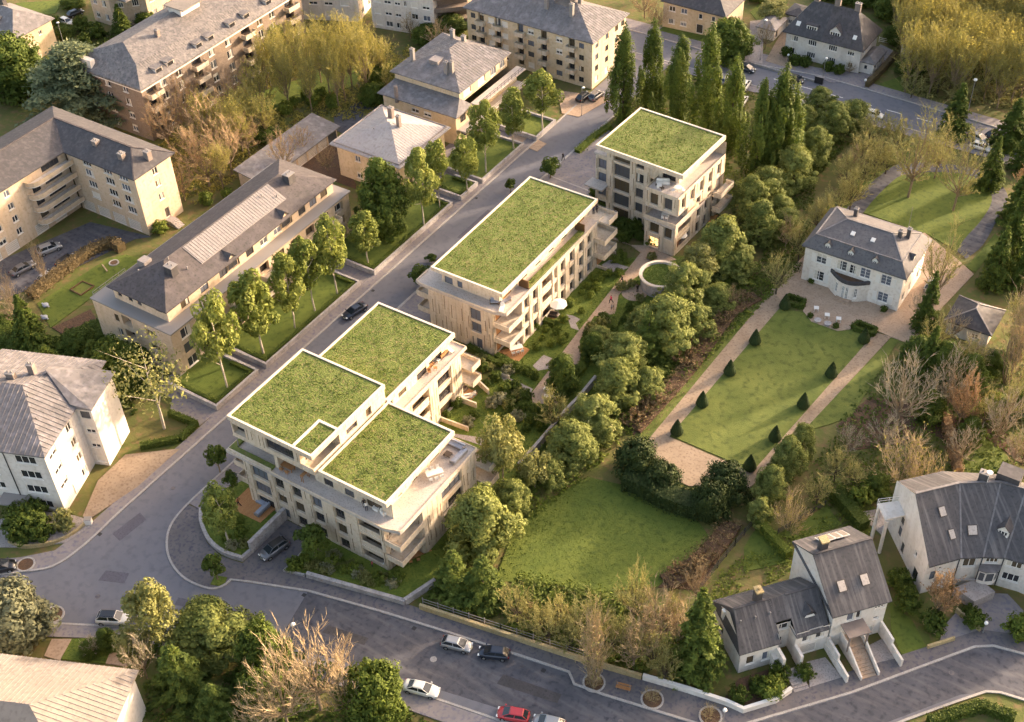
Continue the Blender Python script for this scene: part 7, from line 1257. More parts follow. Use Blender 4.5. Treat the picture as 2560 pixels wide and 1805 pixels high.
shrubs('flower_shrub', [(14.84, 11.41), (15.74, 16.87), (16.17, 17.92), (13.78, 24.28), (20.66, 16.28)], 'pale flowering shrub in the garden planting', group='pale garden shrubs')
shrubs('dark_shrub', [(8.35, 67.49), (10.72, 67.25), (12.61, 67.82), (14.67, 66.36), (4.78, 70.36), (7.44, 70.80), (1.10, 73.88), (16.74, 66.00), (12.53, 64.58), (18.36, 66.43)], 'dark shrub at the foot of the farthest block', group='shrubs at the farthest block', s=.9)
shrubs('dark_shrub', [(-28.93, -38.54), (-26.88, -38.63), (-28.30, -36.80), (-27.13, -40.12), (-24.89, -38.42)], 'dark clipped shrub in the rounded bed before the white left block', group='shrubs by the white left block', s=1.3)
shrubs('lite_shrub', [(-23.35, -35.48)], 'big bright rounded bush in the bed before the white left block', s=2.2)
shrubs('ball_shrub', [(73.98, -8.35), (74.19, -7.95)], 'clipped bright ball shrub in the front bed of the lower white house', group='ball shrubs of the lower white house', s=1.3)
shrubs('dark_shrub', [(73.82, -5.28), (76.44, -3.67), (70.86, -11.05), (72.14, -8.44)], 'dark clipped shrub in the front bed of the lower white house', group='dark shrubs of the lower white house')
shrubs('ball_shrub', [(71.28, 27.47), (97.41, 16.61)], 'large clipped ball bush by the curved white house', group='ball bushes by the curved white house', s=1.6)
shrubs('dark_shrub', [(82.74, 15.09), (81.41, 16.38), (83.78, 13.38), (91.07, 16.12), (91.97, 15.24), (87.59, 11.98)], 'dark shrub between the two white houses', group='shrubs between the white houses', s=1.0)
shrubs('ball_shrub', [(81.42, 53.25), (81.77, 56.57), (79.22, 51.73)], 'rounded green bush at the right edge lawn', group='bushes at the right edge lawn', s=1.4)
shrubs('dark_shrub', [(45.78, 70.22), (59.07, 69.35), (49.31, 61.71), (53.99, 61.33)], 'small clipped potted bush on the mansion terrace', group='potted bushes on the terrace', s=.45)
shrubs('dark_shrub', [(10.30, 140.26), (13.32, 137.43), (15.55, 137.95), (20.50, 138.55), (22.94, 138.47)], 'shrub along the front of the double villa', group='shrubs at the double villa', s=.8)
shrubs('dark_shrub', [(-119.93, 80.12), (-126.16, 83.42), (-128.50, 71.12), (-140.91, 69.97), (-136.18, 68.44), (-134.40, 71.96), (-128.28, 67.15)], 'shrub in the gardens at the top left', group='top left garden shrubs', s=1.3)
shrubs('ball_shrub', [(-62.11, 23.65), (-58.89, 38.25), (-56.00, 37.62), (-61.07, 34.66), (-65.98, 72.51), (-69.37, 74.10), (-66.54, 75.72), (-69.63, 70.41), (-69.06, 67.26), (-61.96, 74.12)], 'green shrub near the garages and the brick block lawn', group='shrubs near the garages', s=1.4)
shrubs('brown_shrub', [(36.27, 24.90), (36.51, 27.38), (37.17, 30.14), (36.45, 40.81), (36.45, 42.95), (35.94, 46.13), (36.20, 48.94), (37.42, 53.27), (38.06, 60.14), (55.14, 2.74), (57.27, 4.04), (57.73, 6.82), (43.90, -12.83), (46.01, -12.40), (41.25, -13.58)], 'brown tangled shrub of the bramble strips', group='brown tangled shrubs', s=1.3)
# loose tufts over the lawns
def tufts(name, label, x0, y0, x1, y1, n, inside, m='grass_blade', z=.06, sz=(.12, .3)):
    mb = MB(); r = random.Random(9)
    for i in range(n):
        x, y = r.uniform(x0, x1), r.uniform(y0, y1)
        if not inside(x, y): continue
        a = r.uniform(0, 6.283); l = r.uniform(*sz); h = l*r.uniform(.3, .7); dx, dy = math.cos(a)*l, math.sin(a)*l
        mb.quad((x-dx, y-dy, z), (x+dy*.4, y-dx*.4, z), (x+dx, y+dy, z+h)); mb.quad((x+dx, y+dy, z), (x-dy*.4, y+dx*.4, z), (x, y, z+h))
    return tag(mb.build(name, m), label, 'grass', None, 'stuff')
BIGL = [(35.94, 11.59), (42.71, 13.23), (53.55, 12.33), (56.39, 10.46), (54.06, -0.97), (48.28, -5.41), (42.34, -7.54), (34.95, -11.44), (34.17, -9.45), (31.56, -0.72), (31.36, -0.84)]
PATHS = [[tuple(v.co)[:2] for v in o.data.vertices] for o in bpy.data.objects if o.type == 'MESH' and o.name.split('.')[0] in ('garden_path', 'patio', 'deck')]; PATHS = [p[:len(p)//2] for p in PATHS]
tufts('lawn_grass', 'rough grass of the big lawn below the formal garden', 26, -16, 62, 26, 22000, lambda x, y: pip(x, y, BIGL), z=.06, sz=(.06, .14))
tufts('garden_grass', 'longer grass and weeds in the gardens along the blocks', 10, -12, 36, 64, 9000, lambda x, y: ((x > 12.3 and y > .6) or x > 24.4) and not any(pip(x, y, p) for p in PATHS), 'leaf_shrub', .05, (.1, .26))

# ---- undergrowth that nobody could count
def cover(label, poly, n, m, hmax=.9, s=(.2, .45), seed=1, skip=()):
    r = np.random.default_rng(seed); P = []; K = []; xs = [p[0] for p in poly]; ys = [p[1] for p in poly]; x0, x1, y0, y1 = min(xs), max(xs), min(ys), max(ys)
    for x, y, u in zip(r.uniform(x0, x1, n), r.uniform(y0, y1, n), r.uniform(0, 1, n)):
        if not pip(x, y, poly) or any(pip(x, y, q) for q in skip): continue
        c = noise.noise(Vector((x*.35, y*.35, seed)))+.5*noise.noise(Vector((x*.9, y*.9, seed+3)))
        if c < -.25: continue
        P.append((x, y, .05+u*hmax*max(.12, c+.3))); K.append(min(1, max(0, .5+.7*c)))
    k = len(P); me = leaf_mesh('undergrowth', np.array(P), np.tile([0, 0, 1.], (k, 1))+r.normal(0, .35, (k, 3)), r.uniform(*s, k), K, m, seed=seed); return tag(link('undergrowth', me), label, 'undergrowth', None, 'stuff')
cover('brown and olive undergrowth on the floor of the upper right wood', WOOD, 42000, 'leaf_bud', 1.4, (.3, .6), 1)
cover('low green and brown brush between the brick block and the garages', [(-84, 36), (-62, 33), (-61, 66), (-50, 78), (-52, 104), (-84, 96)], 26000, 'leaf_olive', 1.5, (.22, .5), 2, [[(-84.28, 62.00), (-77.54, 75.20), (-72.38, 87.11), (-67.35, 91.51), (-63.44, 83.26), (-75.23, 62.33)]])
cover('weedy brush around the bare trees right of the formal lawn', [(63, 30), (66, 22), (78, 32), (100, 40), (112, 60), (100, 90), (80, 70), (66, 62), (63, 50)], 26000, 'leaf_hedge', 1.2, (.2, .45), 3)
cover('ivy and weeds on the bank under the big lawn', [(28, -20), (59, -14.2), (62, -6), (58, -3), (40, -12), (29, -12)], 16000, 'leaf_hedge', 1.6, (.2, .45), 4)
cover('rough green brush along the mansion boundary', [(30, 22), (38, 25), (40, 62), (43, 72), (40, 84), (34, 100), (36, 122), (22, 122), (26, 90), (36, 72)], 26000, 'leaf_hedge', 1.3, (.2, .45), 5)
cover('green brush between the white and the beige block at left', [(-65.32, -11.57), (-58.46, -6.57), (-50.90, -5.70), (-46.06, -5.48), (-40.87, -8.45), (-31.38, -13.08), (-31.80, -15.32), (-39.48, -11.83), (-48.90, -8.93), (-60.99, -15.28)], 18000, 'leaf_dark', 1.4, (.2, .45), 6)
cover('dark brush under the lower left tree group', [(-1.57, -44.50), (1.92, -40.62), (11.68, -35.78), (25.39, -33.51), (29.34, -35.37), (35.38, -33.74), (40.44, -34.20), (9.19, -53.53), (7.95, -50.68)], 22000, 'leaf_dark', 1.2, (.2, .45), 7)
cover('ground ivy round the conifer feet behind the gardens', [(24.5, -12), (30, -14), (36, 12), (38, 30), (42, 66), (34, 68), (30, 40), (27, 8)], 26000, 'leaf_shrub', 1.0, (.2, .42), 8)
cover('rough grass and brush around the poplars', [(-9, 96), (5, 84), (24, 84), (30, 122), (-8, 122)], 16000, 'leaf_shrub', .6, (.2, .42), 9)
cover('rough hedge plants at the top behind the cream blocks', [(-30, 122.8), (-52, 124), (-58, 100), (-52, 98), (-51, 106), (-51, 122)], 8000, 'leaf_dark', 1.2, (.25, .5), 10)
cover('weedy garden ground around the white houses', [(62, -6), (67, -9), (64, 2), (70, 14), (76, 20), (74, 28), (66, 20), (60, 6)], 9000, 'leaf_shrub', .6, (.15, .35), 11)
cover('garden brush between the villas at the top left', [(-131, 48), (-106, 46), (-106, 98), (-120, 100), (-121, 84), (-128, 74)], 16000, 'leaf_dark', 1.0, (.25, .5), 12)

# ================================================================ VEHICLES
mat('rubber', '#1c1c1d', rough=.7); mat('rim', '#a7a7a8', rough=.35, metal=.7); mat('lamp_white', '#e9e6de', rough=.2, spec=.6); mat('lamp_red', '#7a1512', rough=.25); mat('car_glass', (.02, .025, .03), rough=.05, spec=.7); mat('trim_black', '#1b1b1c', rough=.5); mat('plate', '#d8d2a8', rough=.5)
CARC = {'silver': ('#9b9a98', .35), 'white': ('#d9d4c9', 0), 'navy': ('#232a38', .2), 'black': ('#1d1d1f', .1), 'red': ('#b02a30', 0), 'grey': ('#6b6a6c', .35), 'champagne': ('#a89e8e', .35)}
for k, (c, mt) in CARC.items(): mat('paint_'+k, c, rough=.32, metal=mt, spec=.5, coat=.8)
def car(label, rear, front, kind='hatch', col='silver', roof=None, z=.0, L=None):
    rear = Vector(rear); front = Vector(front); c = (rear+front)/2; d = front-rear
    spec = {'hatch': (4.1, 1.78, 1.5, [(-2.04, .5, .62), (-2.0, .8, .76), (-1.7, .98, .88), (-.8, 1.0, .93), (.7, .98, .93), (1.2, .94, .91), (1.65, .84, .86), (1.95, .66, .75), (2.06, .46, .6)], (1.3, .38, -1.3, -1.9)),
            'sedan': (4.7, 1.84, 1.45, [(-2.34, .5, .62), (-2.28, .84, .76), (-2.0, .96, .86), (-1.2, .97, .93), (.8, .95, .94), (1.4, .91, .92), (1.95, .8, .86), (2.25, .62, .74), (2.36, .44, .6)], (1.3, .4, -.95, -1.75)),
            'suv': (4.5, 1.92, 1.68, [(-2.22, .56, .68), (-2.16, .94, .82), (-1.9, 1.08, .9), (-1.0, 1.1, .95), (.7, 1.08, .95), (1.3, 1.03, .93), (1.8, .92, .88), (2.12, .72, .78), (2.24, .5, .64)], (1.35, .5, -1.55, -2.08))}[kind]
    Ln, W, H, st, (wx0, wx1, rx1, rx0) = spec; hw = W/2
    o = thing('parked_car' if 'parked' in label else 'car', label, 'car', (c.x, c.y, z), math.atan2(d.y, d.x)); P = 'paint_'+col
    b = MB(); n = len(st); rows_ = []
    for x, zt, k in st:
        w = hw*k/.95; prof = [(-w*.88, .24), (-w, .42), (-w*.99, zt-.16), (-w*.86, zt), (0, zt+.03), (w*.86, zt), (w*.99, zt-.16), (w, .42), (w*.88, .24)]
        rows_.append([len(b.v)+i for i in range(9)]); b.v += [(x, y, zz) for y, zz in prof]
    for i in range(n-1):
        for j in range(8): b.f.append((rows_[i][j], rows_[i][j+1], rows_[i+1][j+1], rows_[i+1][j])); b.mi.append(0)
        b.f.append((rows_[i][8], rows_[i][0], rows_[i+1][0], rows_[i+1][8])); b.mi.append(0)
    b.f += [tuple(rows_[0][::-1]), tuple(rows_[-1])]; b.mi += [0, 0]; b.build('body', P, o, True)
    zb = st[3][1]-.04; w0, w1 = hw*.84, hw*.66; base = [(wx0, w0), (rx0, w0*.96)]; top = [(wx1, w1), (rx1, w1*.96)]; g = MB()
    q = lambda p, s, zz: (p[0], p[1]*s, zz)
    A0, A1, B0, B1 = [base[0], base[1], top[0], top[1]]
    ring0 = [q(A0, -1, zb), q(A0, 1, zb), q(A1, 1, zb), q(A1, -1, zb)]; ring1 = [q(B0, -1, H-.06), q(B0, 1, H-.06), q(B1, 1, H-.06), q(B1, -1, H-.06)]; ring2 = [((p[0]-(wx1+rx1)/2)*.86+(wx1+rx1)/2, p[1]*.8, H) for p in ring1]
    for i in range(4): j = (i+1) % 4; g.quad(ring0[i], ring0[j], ring1[j], ring1[i])
    g.build('cabin', P, o); t = MB()
    for i in range(4): j = (i+1) % 4; t.quad(ring1[i], ring1[j], ring2[j], ring2[i])
    t.quad(*ring2); t.build('roof', 'paint_'+(roof or col), o)
    def pane(name, a, b_, c_, d_, k=.1, off=.012):
        P4 = [Vector(x) for x in (a, b_, c_, d_)]; m_ = sum(P4, Vector())/4; nn = (P4[1]-P4[0]).cross(P4[3]-P4[0]).normalized()
        if nn.dot(m_-Vector((0, 0, .9))) < 0: nn = -nn
        pm = MB(); pm.quad(*[x.lerp(m_, k)+nn*off for x in P4]); pm.build(name, 'car_glass', o)
    pane('windscreen', ring0[0], ring0[1], ring1[1], ring1[0]); pane('rear_window', ring0[2], ring0[3], ring1[3], ring1[2], .14)
    for s in (0, 1):
        a, b_ = (ring0[1], ring0[2]) if s else (ring0[0], ring0[3]); e, f = (ring1[1], ring1[2]) if s else (ring1[0], ring1[3]); mid0 = Vector(a).lerp(Vector(b_), .48); mid1 = Vector(e).lerp(Vector(f), .42)
        pane('side_window', a, mid0, mid1, e, .1); pane('side_window', mid0, b_, f, mid1, .1)
        mm = MB(); y = (1 if s else -1)*hw; mm.box(wx0-.3, y-.06 if s else y-.1, zb+.02, wx0-.1, y+.1 if s else y+.06, zb+.16); mm.build('wing_mirror', P, o)
    r = .33 if kind != 'suv' else .36
    for x in (st[0][0]+.82, st[-1][0]-.85):
        for s in (-1, 1):
            w = MB(); w.cyl((x, s*(hw-.2), r), (x, s*(hw+.01), r), r, r, 14); wo = w.build('wheel', 'rubber', o); rm = MB(); rm.cyl((x, s*(hw+.005), r), (x, s*(hw+.022), r), r*.62, r*.58, 10); rm.build('rim', 'rim', wo)
    zf, zr = .56, .72
    for s in (-1, 1):
        h = MB(); h.box(st[-1][0]-.26, s*hw*.62-.17, zf, st[-1][0]-.02, s*hw*.62+.17, zf+.14); h.build('headlight', 'lamp_white', o); h = MB(); h.box(st[0][0]-.01, s*hw*.66-.14, zr-.06, st[0][0]+.12, s*hw*.66+.14, zr+.1); h.build('tail_light', 'lamp_red', o)
    pl_ = MB(); pl_.box(st[-1][0]-.03, -.26, .36, st[-1][0]+.015, .26, .47); pl_.build('number_plate', 'plate', o); bm_ = MB(); bm_.box(st[-1][0]-.1, -hw*.6, .27, st[-1][0]+.01, hw*.6, .36); bm_.build('grille', 'trim_black', o)
    return o
car('dark blue saloon driving down the street beside the nearest block', (-16.40, 25.44), (-17.19, 21.69), 'sedan', 'navy')
car('silver grey estate on the driveway ramp beside the concrete wall', (6.16, -21.30), (5.20, -25.42), 'suv', 'grey', 'black', .13)
car('white compact SUV with black roof parked in the lay-by at lower left', (-6.84, -44.69), (-3.29, -42.80), 'suv', 'white', 'black')
car('silver hatchback parked at the kerb of the lower road', (34.53, -23.58), (38.42, -22.46), 'hatch', 'silver')
car('dark blue hatchback parked right behind the silver hatchback', (42.93, -20.92), (39.80, -22.30), 'hatch', 'navy')
car('white saloon driving along the lower road past the round evergreen', (34.28, -31.53), (38.69, -30.26), 'sedan', 'white')
car('red car at the bottom edge of the lower road', (50.20, -27.28), (46.61, -28.61), 'hatch', 'red')
car('silver car cut by the bottom edge behind the red car', (54.16, -26.21), (51.37, -27.06), 'hatch', 'silver')
car('black car parked at the left edge by the square tree bed', (-26.40, -47.10), (-23.90, -44.62), 'suv', 'black')
car('silver van parked before the garages of the parking court', (-76.37, 7.17), (-75.01, 10.62), 'suv', 'silver'); car('dark saloon parked lower in the parking court', (-75.72, 0.47), (-75.05, 4.30), 'sedan', 'grey')
car('black hatchback parked against the brown hedge', (-70.36, 6.55), (-70.19, 9.50), 'hatch', 'black'); car('pale hatchback parked below the brown hedge beside court', (-69.74, 1.34), (-69.60, 4.95), 'hatch', 'silver')
car('silver car parked at the lit side of the mansion', (63.66, 77.45), (63.60, 81.01), 'hatch', 'silver')
car('black car parked in front of the big cream block at top', (-18.71, 101.40), (-18.43, 104.37), 'hatch', 'black'); car('second dark car with white trim beside the big cream block', (-16.66, 102.92), (-16.37, 105.90), 'hatch', 'grey')
for l, a, b, kd, co in (('dark car on the upper cross road before the double villa', (14.80, 130.90), (17.51, 131.01), 'hatch', 'black'), ('white van like car beside the poplars on the upper cross road', (18.33, 123.70), (21.34, 123.35), 'suv', 'white'), ('white car parked in the yard behind the poplars', (8.38, 121.50), (8.02, 125.22), 'suv', 'white'), ('silver car behind the fifth poplar', (3.72, 121.69), (2.76, 125.49), 'hatch', 'silver'), ('second white car in the yard behind the poplars', (10.70, 115.87), (10.23, 119.05), 'hatch', 'white'), ('dark car by the round evergreen at top', (4.45, 129.77), (6.55, 129.85), 'hatch', 'navy'), ('silver car far right on the upper cross road', (54.78, 128.07), (57.08, 127.50), 'hatch', 'silver'), ('white car far right at the drive entrance', (56.08, 125.04), (58.51, 124.90), 'hatch', 'white'), ('black car at the right end of the upper cross road', (57.67, 129.42), (58.77, 131.65), 'hatch', 'black'), ('white car between the scrub trees by the upper road', (34.02, 125.75), (36.54, 125.87), 'hatch', 'white'), ('white car parked in the top left lane', (-141.69, 72.09), (-137.74, 71.76), 'hatch', 'white'), ('second white car under the dark spruce top left', (-132.77, 84.51), (-129.47, 83.73), 'hatch', 'white'), ('dark car in the top left lane', (-141.19, 74.96), (-140.75, 76.95), 'hatch', 'black'), ('blue white car glimpsed behind the last poplar', (22.80, 112.82), (22.67, 115.36), 'hatch', 'white')): car(l, a, b, kd, co)

# ================================================================ PEOPLE
mat('skin', '#c79a7c', rough=.6); mat('hair', '#3a2a1e', rough=.6)
def skinned(step=.0, sit=False):
    J = {'pel': (0, 0, .95), 'wai': (0, 0, 1.12), 'che': (0, 0, 1.34), 'nek': (0, .01, 1.5), 'hd0': (0, .03, 1.6), 'hd1': (0, .02, 1.73), 'ls': (-.19, 0, 1.42), 'le': (-.27, -.05+step*.3, 1.14), 'lh': (-.28, .06+step*.5, .9), 'rs': (.19, 0, 1.42), 're': (.27, -.05-step*.3, 1.14), 'rh': (.28, .06-step*.5, .9),
         'lhp': (-.1, 0, .9), 'lk': (-.11, .04-step*.35, .5), 'la': (-.11, -.05-step*.8, .08), 'lt': (-.12, .13-step*.8, .04), 'rhp': (.1, 0, .9), 'rk': (.11, .04+step*.45, .5), 'ra': (.11, -.02+step*.6, .08), 'rt': (.12, .16+step*.6, .04)}
    Rr2 = {'pel': .15, 'wai': .135, 'che': .165, 'nek': .06, 'hd0': .1, 'hd1': .1, 'ls': .07, 'le': .05, 'lh': .042, 'rs': .07, 're': .05, 'rh': .042, 'lhp': .1, 'lk': .075, 'la': .055, 'lt': .045, 'rhp': .1, 'rk': .075, 'ra': .055, 'rt': .045}
    Ed = [('pel', 'wai'), ('wai', 'che'), ('che', 'nek'), ('nek', 'hd0'), ('hd0', 'hd1'), ('che', 'ls'), ('ls', 'le'), ('le', 'lh'), ('che', 'rs'), ('rs', 're'), ('re', 'rh'), ('pel', 'lhp'), ('lhp', 'lk'), ('lk', 'la'), ('la', 'lt'), ('pel', 'rhp'), ('rhp', 'rk'), ('rk', 'ra'), ('ra', 'rt')]
    ks = list(J); me = bpy.data.meshes.new('person_base'); me.from_pydata([J[k] for k in ks], [(ks.index(a), ks.index(b)) for a, b in Ed], []); ob = bpy.data.objects.new('person_base', me); COL.objects.link(ob)
    md = ob.modifiers.new('skin', 'SKIN'); sv = me.skin_vertices[0].data if me.skin_vertices else None
    if sv is None:
        bpy.context.view_layer.objects.active = ob; bpy.ops.object.select_all(action='DESELECT'); ob.select_set(True); bpy.ops.mesh.customdata_skin_add(); sv = me.skin_vertices[0].data
    for i, k in enumerate(ks): sv[i].radius = (Rr2[k], Rr2[k]*(.75 if k in ('pel', 'wai', 'che') else 1)); sv[i].use_root = (k == 'pel')
    ob.modifiers.new('sub', 'SUBSURF').levels = 1
    ev = ob.evaluated_get(bpy.context.evaluated_depsgraph_get()); r = bpy.data.meshes.new_from_object(ev); bpy.data.objects.remove(ob); return r
try: PB = [skinned(0), skinned(.45)]
except Exception as e: print('skin failed', e); PB = []
def person(label, q, z, rz, top, bottom, s=1.0, pose=0):
    o = thing('person', label, 'person', (q[0], q[1], z), rz); o.scale = (s, s, s)
    for k, c in (('c_'+top, top), ('c_'+bottom, bottom)): mat(k, c, rough=.8)
    me = PB[pose].copy(); me.name = 'body'
    for m_ in ('c_'+top, 'c_'+bottom, 'skin', 'hair'): me.materials.append(MATS[m_])
    for p in me.polygons:
        x, y, zz = p.center; p.use_smooth = True
        p.material_index = 3 if zz > 1.68 or (zz > 1.58 and y < 0) else 2 if zz > 1.5 or (abs(x) > .22 and zz < .98) else 0 if zz > .93 else 1
    link('body', me, o); return o
if PB:
    for a in (('person in a dark coat walking on the garden path near the round pavilion', (18.09, 53.66), .08, 2.6, '#1e1d20', '#26252a', 1, 1), ('person in a pink top walking on the garden path', (19.16, 47.99), .08, 2.6, '#d23a5e', '#2c2a30', 1, 1), ('small child left of a pair standing on the garden path', (20.12, 46.45), .08, .5, '#b0a89c', '#4a4440', .68, 0), ('small child right of a pair standing on the garden path', (20.39, 46.71), .08, 5, '#5a5048', '#35302e', .7, 0), ('person standing on the round patio beside the pavilion', (21.57, 52.84), .1, 1, '#3b332c', '#2a2622', 1, 0),
              ('person in dark clothes on the upper terrace of the nearest block', (17.39, -16.33), 9.56, 1, '#3a3230', '#24242a', 1, 0), ('person in a white shirt on the upper terrace of the nearest block', (18.02, -16.62), 9.56, 4, '#e2ddd4', '#2f3440', 1, 0), ('child in a pink top on the front lawn', (19.15, -18.42), .3, 2, '#d84a68', '#3a3a44', .7, 0), ('child in a white top on the front lawn', (20.57, -17.63), .3, 2, '#e4e0d8', '#8a8a90', .68, 1), ('person in brown standing on the wooden deck by the rounded lawn', (-4.15, -19.69), .5, 2, '#8a5a34', '#24242a', 1, 1), ('person walking on the street beside the farthest block forecourt', (-10.30, 80.96), .11, 0, '#26262c', '#1c1c20', 1, 1),
              ('person in blue on the far end terrace of the middle block', (10.35, 57.05), 9.7, 1, '#3a4660', '#2a2c36', 1, 0), ('second person in dark blue on the far end terrace of the middle block', (10.57, 57.75), 9.7, 3, '#2c3448', '#23242c', 1, 0)): person(*a)

# ================================================================ GARDEN AND TERRACE FURNITURE
mat('wood', '#9a6c42', '#ab7c50', 2); mat('cushion', '#9fa3ad', rough=.9); mat('cushion_white', '#e6dfd2', rough=.9); mat('wicker', '#54483e', rough=.8)
def table_set(label, q, z, rz, m='white_paint', L=2.0, W=1.0, round_=False, n=6):
    o = thing('dining_table', label, 'table', (q[0], q[1], z), rz); t = MB()
    if round_: t.lathe([(.62, .7), (.66, .72), (.66, .75), (.6, .76)], k=16)
    else: t.box(-L/2, -W/2, .7, L/2, W/2, .76)
    t.build('table_top', m, o)
    for sx in (-1, 1):
        for sy in (-1, 1): l = MB(); l.box(sx*(L/2-.15)-.04, sy*(W/2-.12)-.04, 0, sx*(L/2-.15)+.04, sy*(W/2-.12)+.04, .7) if not round_ else l.box(sx*.3-.03, sy*.3-.03, 0, sx*.3+.03, sy*.3+.03, .7); l.build('leg', m, o)
    for k in range(n):
        if round_: a = 6.283*k/n; cx, cy, cr = 1.05*math.cos(a), 1.05*math.sin(a), a+math.pi/2
        else: s = -1 if k % 2 else 1; cx, cy, cr = -L/2+L*(k//2+.5)/(n/2), s*(W/2+.35), 0 if s > 0 else math.pi
        c = Matrix.Rotation(cr, 2); p = Vector(q)+Matrix.Rotation(rz, 2) @ Vector((cx, cy)); ch = thing('chair', '%s chair of the %s' % (ORD[k], ' '.join(label.split()[:11])), 'chair', (p.x, p.y, z), rz+cr, 'chairs of '+label[:40])
        s_ = MB(); s_.box(-.24, -.24, .42, .24, .24, .48); s_.build('seat', m, ch); s_ = MB(); s_.box(-.24, .2, .48, .24, .25, .9); s_.build('backrest', m, ch)
        for sx in (-.2, .2):
            for sy in (-.2, .2): s_ = MB(); s_.box(sx-.02, sy-.02, 0, sx+.02, sy+.02, .42); s_.build('leg', m, ch)
    return o
def sofa(label, q, z, rz, L=2.4, corner=1.6, m='cushion', base='trim_grey'):
    o = thing('garden_sofa', label, 'sofa', (q[0], q[1], z), rz); b = MB(); b.box(-L/2, -.45, .05, L/2, .45, .3); b.build('base', base, o); n = int(L/.8)
    for k in range(n): c = MB(); x = -L/2+L*k/n; c.box(x+.02, -.42, .3, x+L/n-.02, .3, .46); c.build('seat_cushion', m, o); c = MB(); c.box(x+.02, .22, .46, x+L/n-.02, .44, .82); c.build('back_cushion', m, o)
    for s in (-1, 1): a = MB(); a.box(s*L/2-.06, -.45, .05, s*L/2+.06, .45, .6); a.build('armrest', base, o)
    if corner: b = MB(); b.box(-L/2, -.46-corner, .05, -L/2+.9, -.46, .3); b.build('chaise_base', base, o); c = MB(); c.box(-L/2+.03, -.43-corner, .3, -L/2+.87, -.5, .46); c.build('seat_cushion', m, o)
    return o
def lounger(label, q, z, rz, m='cushion_white', base='trim_grey'):
    o = thing('sun_lounger', label, 'lounger', (q[0], q[1], z), rz); b = MB(); b.box(-.95, -.33, .24, .95, .33, .3); b.build('frame', base, o)
    for sx in (-.85, .85):
        for sy in (-.28, .28): l = MB(); l.box(sx-.03, sy-.03, 0, sx+.03, sy+.03, .24); l.build('leg', base, o)
    c = MB(); c.box(-.93, -.31, .3, .35, .31, .4); c.build('mattress', m, o); c = MB(); c.quad((.36, -.31, .4), (.95, -.31, .78), (.95, .31, .78), (.36, .31, .4)); c.quad((.36, -.31, .31), (.36, .31, .31), (.97, .31, .7), (.97, -.31, .7)); c.quad((.36, -.31, .31), (.97, -.31, .7), (.95, -.31, .78), (.36, -.31, .4)); c.quad((.36, .31, .31), (.36, .31, .4), (.95, .31, .78), (.97, .31, .7)); c.quad((.95, -.31, .78), (.97, -.31, .7), (.97, .31, .7), (.95, .31, .78)); c.build('backrest', m, o); return o
def parasol(label, q, z, r=1.9, h=2.6):
    o = thing('parasol', label, 'parasol', (q[0], q[1], z), .3); p = MB(); p.cyl((0, 0, 0), (0, 0, h+.5), .035, .03, 8); p.build('pole', 'trim_grey', o); b = MB(); b.cyl((0, 0, 0), (0, 0, .1), .35, .33, 14); b.build('base', 'conc', o); c = MB(); n = 8
    for k in range(n):
        a0, a1 = 6.283*k/n, 6.283*(k+1)/n; e0, e1 = (r*math.cos(a0), r*math.sin(a0), h), (r*math.cos(a1), r*math.sin(a1), h); t_ = (0, 0, h+.55); c.quad(e0, e1, t_); c.quad((e0[0], e0[1], h-.15), (e1[0], e1[1], h-.15), e1, e0); c.quad(e1, e0, (0, 0, h+.5))
        rb = MB(); rb.beam((0, 0, h+.45), (e0[0], e0[1], h-.03), .03, .03); rb.build('rib', 'trim_grey', o)
    c.build('canopy', 'cushion_white', o); return o
def low(name, label, q, z, rz, dims, m, cat, legs=True):
    o = thing(name, label, cat, (q[0], q[1], z), rz); sx, sy, sz = dims; t = MB(); t.box(-sx/2, -sy/2, sz-.08, sx/2, sy/2, sz); t.build('top', m, o)
    for a in (-1, 1):
        for b in (-1, 1): l = MB(); l.box(a*(sx/2-.08)-.04, b*(sy/2-.08)-.04, 0, a*(sx/2-.08)+.04, b*(sy/2-.08)+.04, sz-.08); l.build('leg', m, o)
    return o
table_set('white dining table on the wide upper terrace of the nearest block', (22.19, -6.73), 9.56, .95, 'white_paint', 2.4)
sofa('blue grey corner sofa at the edge of the wide upper terrace', (23.10, -2.22), 9.56, -1.6, 3.0, 0); sofa('second grey sofa at the far corner of the wide upper terrace', (21.55, -0.58), 9.56, 0, 2.6, 0); low('coffee_table', 'dark low coffee table between the sofas of the upper terrace', (21.56, -2.61), 9.56, 0, (1, .9, .4), 'wicker', 'table')
table_set('round wooden table on the roof terrace of the rear wing', (8.82, 10.55), 9.56, .4, 'wood', round_=True, n=5); sofa('dark wicker sofa on the roof terrace of the rear wing', (8.92, 14.01), 9.56, -1.57, 1.9, 0, 'wood', 'wicker'); low('coffee_table', 'white topped low table on the roof terrace of the rear wing', (8.87, 12.67), 9.56, 0, (.9, .7, .4), 'white_paint', 'table'); lounger('pale daybed at the end of the rear wing roof terrace', (9.07, 15.52), 9.56, 2.9)
table_set('long wooden table on the covered front terrace below the raised wing', (4.04, -16.26), 9.56, 0, 'wood', 2.0, .9, n=4); low('wooden_cabinet', 'brown wooden screen box on the front terrace', (7.30, -16.53), 9.56, 1.57, (1.4, .5, 1.3), 'wood', 'cabinet')
sofa('grey corner sofa on the wooden deck beside the driveway wall', (-0.55, -18.57), .51, -1.57, 2.8, 1.4); table_set('wooden picnic table on the deck under the corner balconies', (22.99, -14.20), .15, .9, 'wood', 2.2, .9, n=4)
for k, (q, l) in enumerate([((19.09, -15.72), 'white tub chair near the terrace corner, left one'), ((20.38, -15.78), 'white tub chair at the terrace corner, right one')]): o = sofa(l, q, 9.56, k*1.2, .8, 0, 'cushion_white', 'cushion_white')
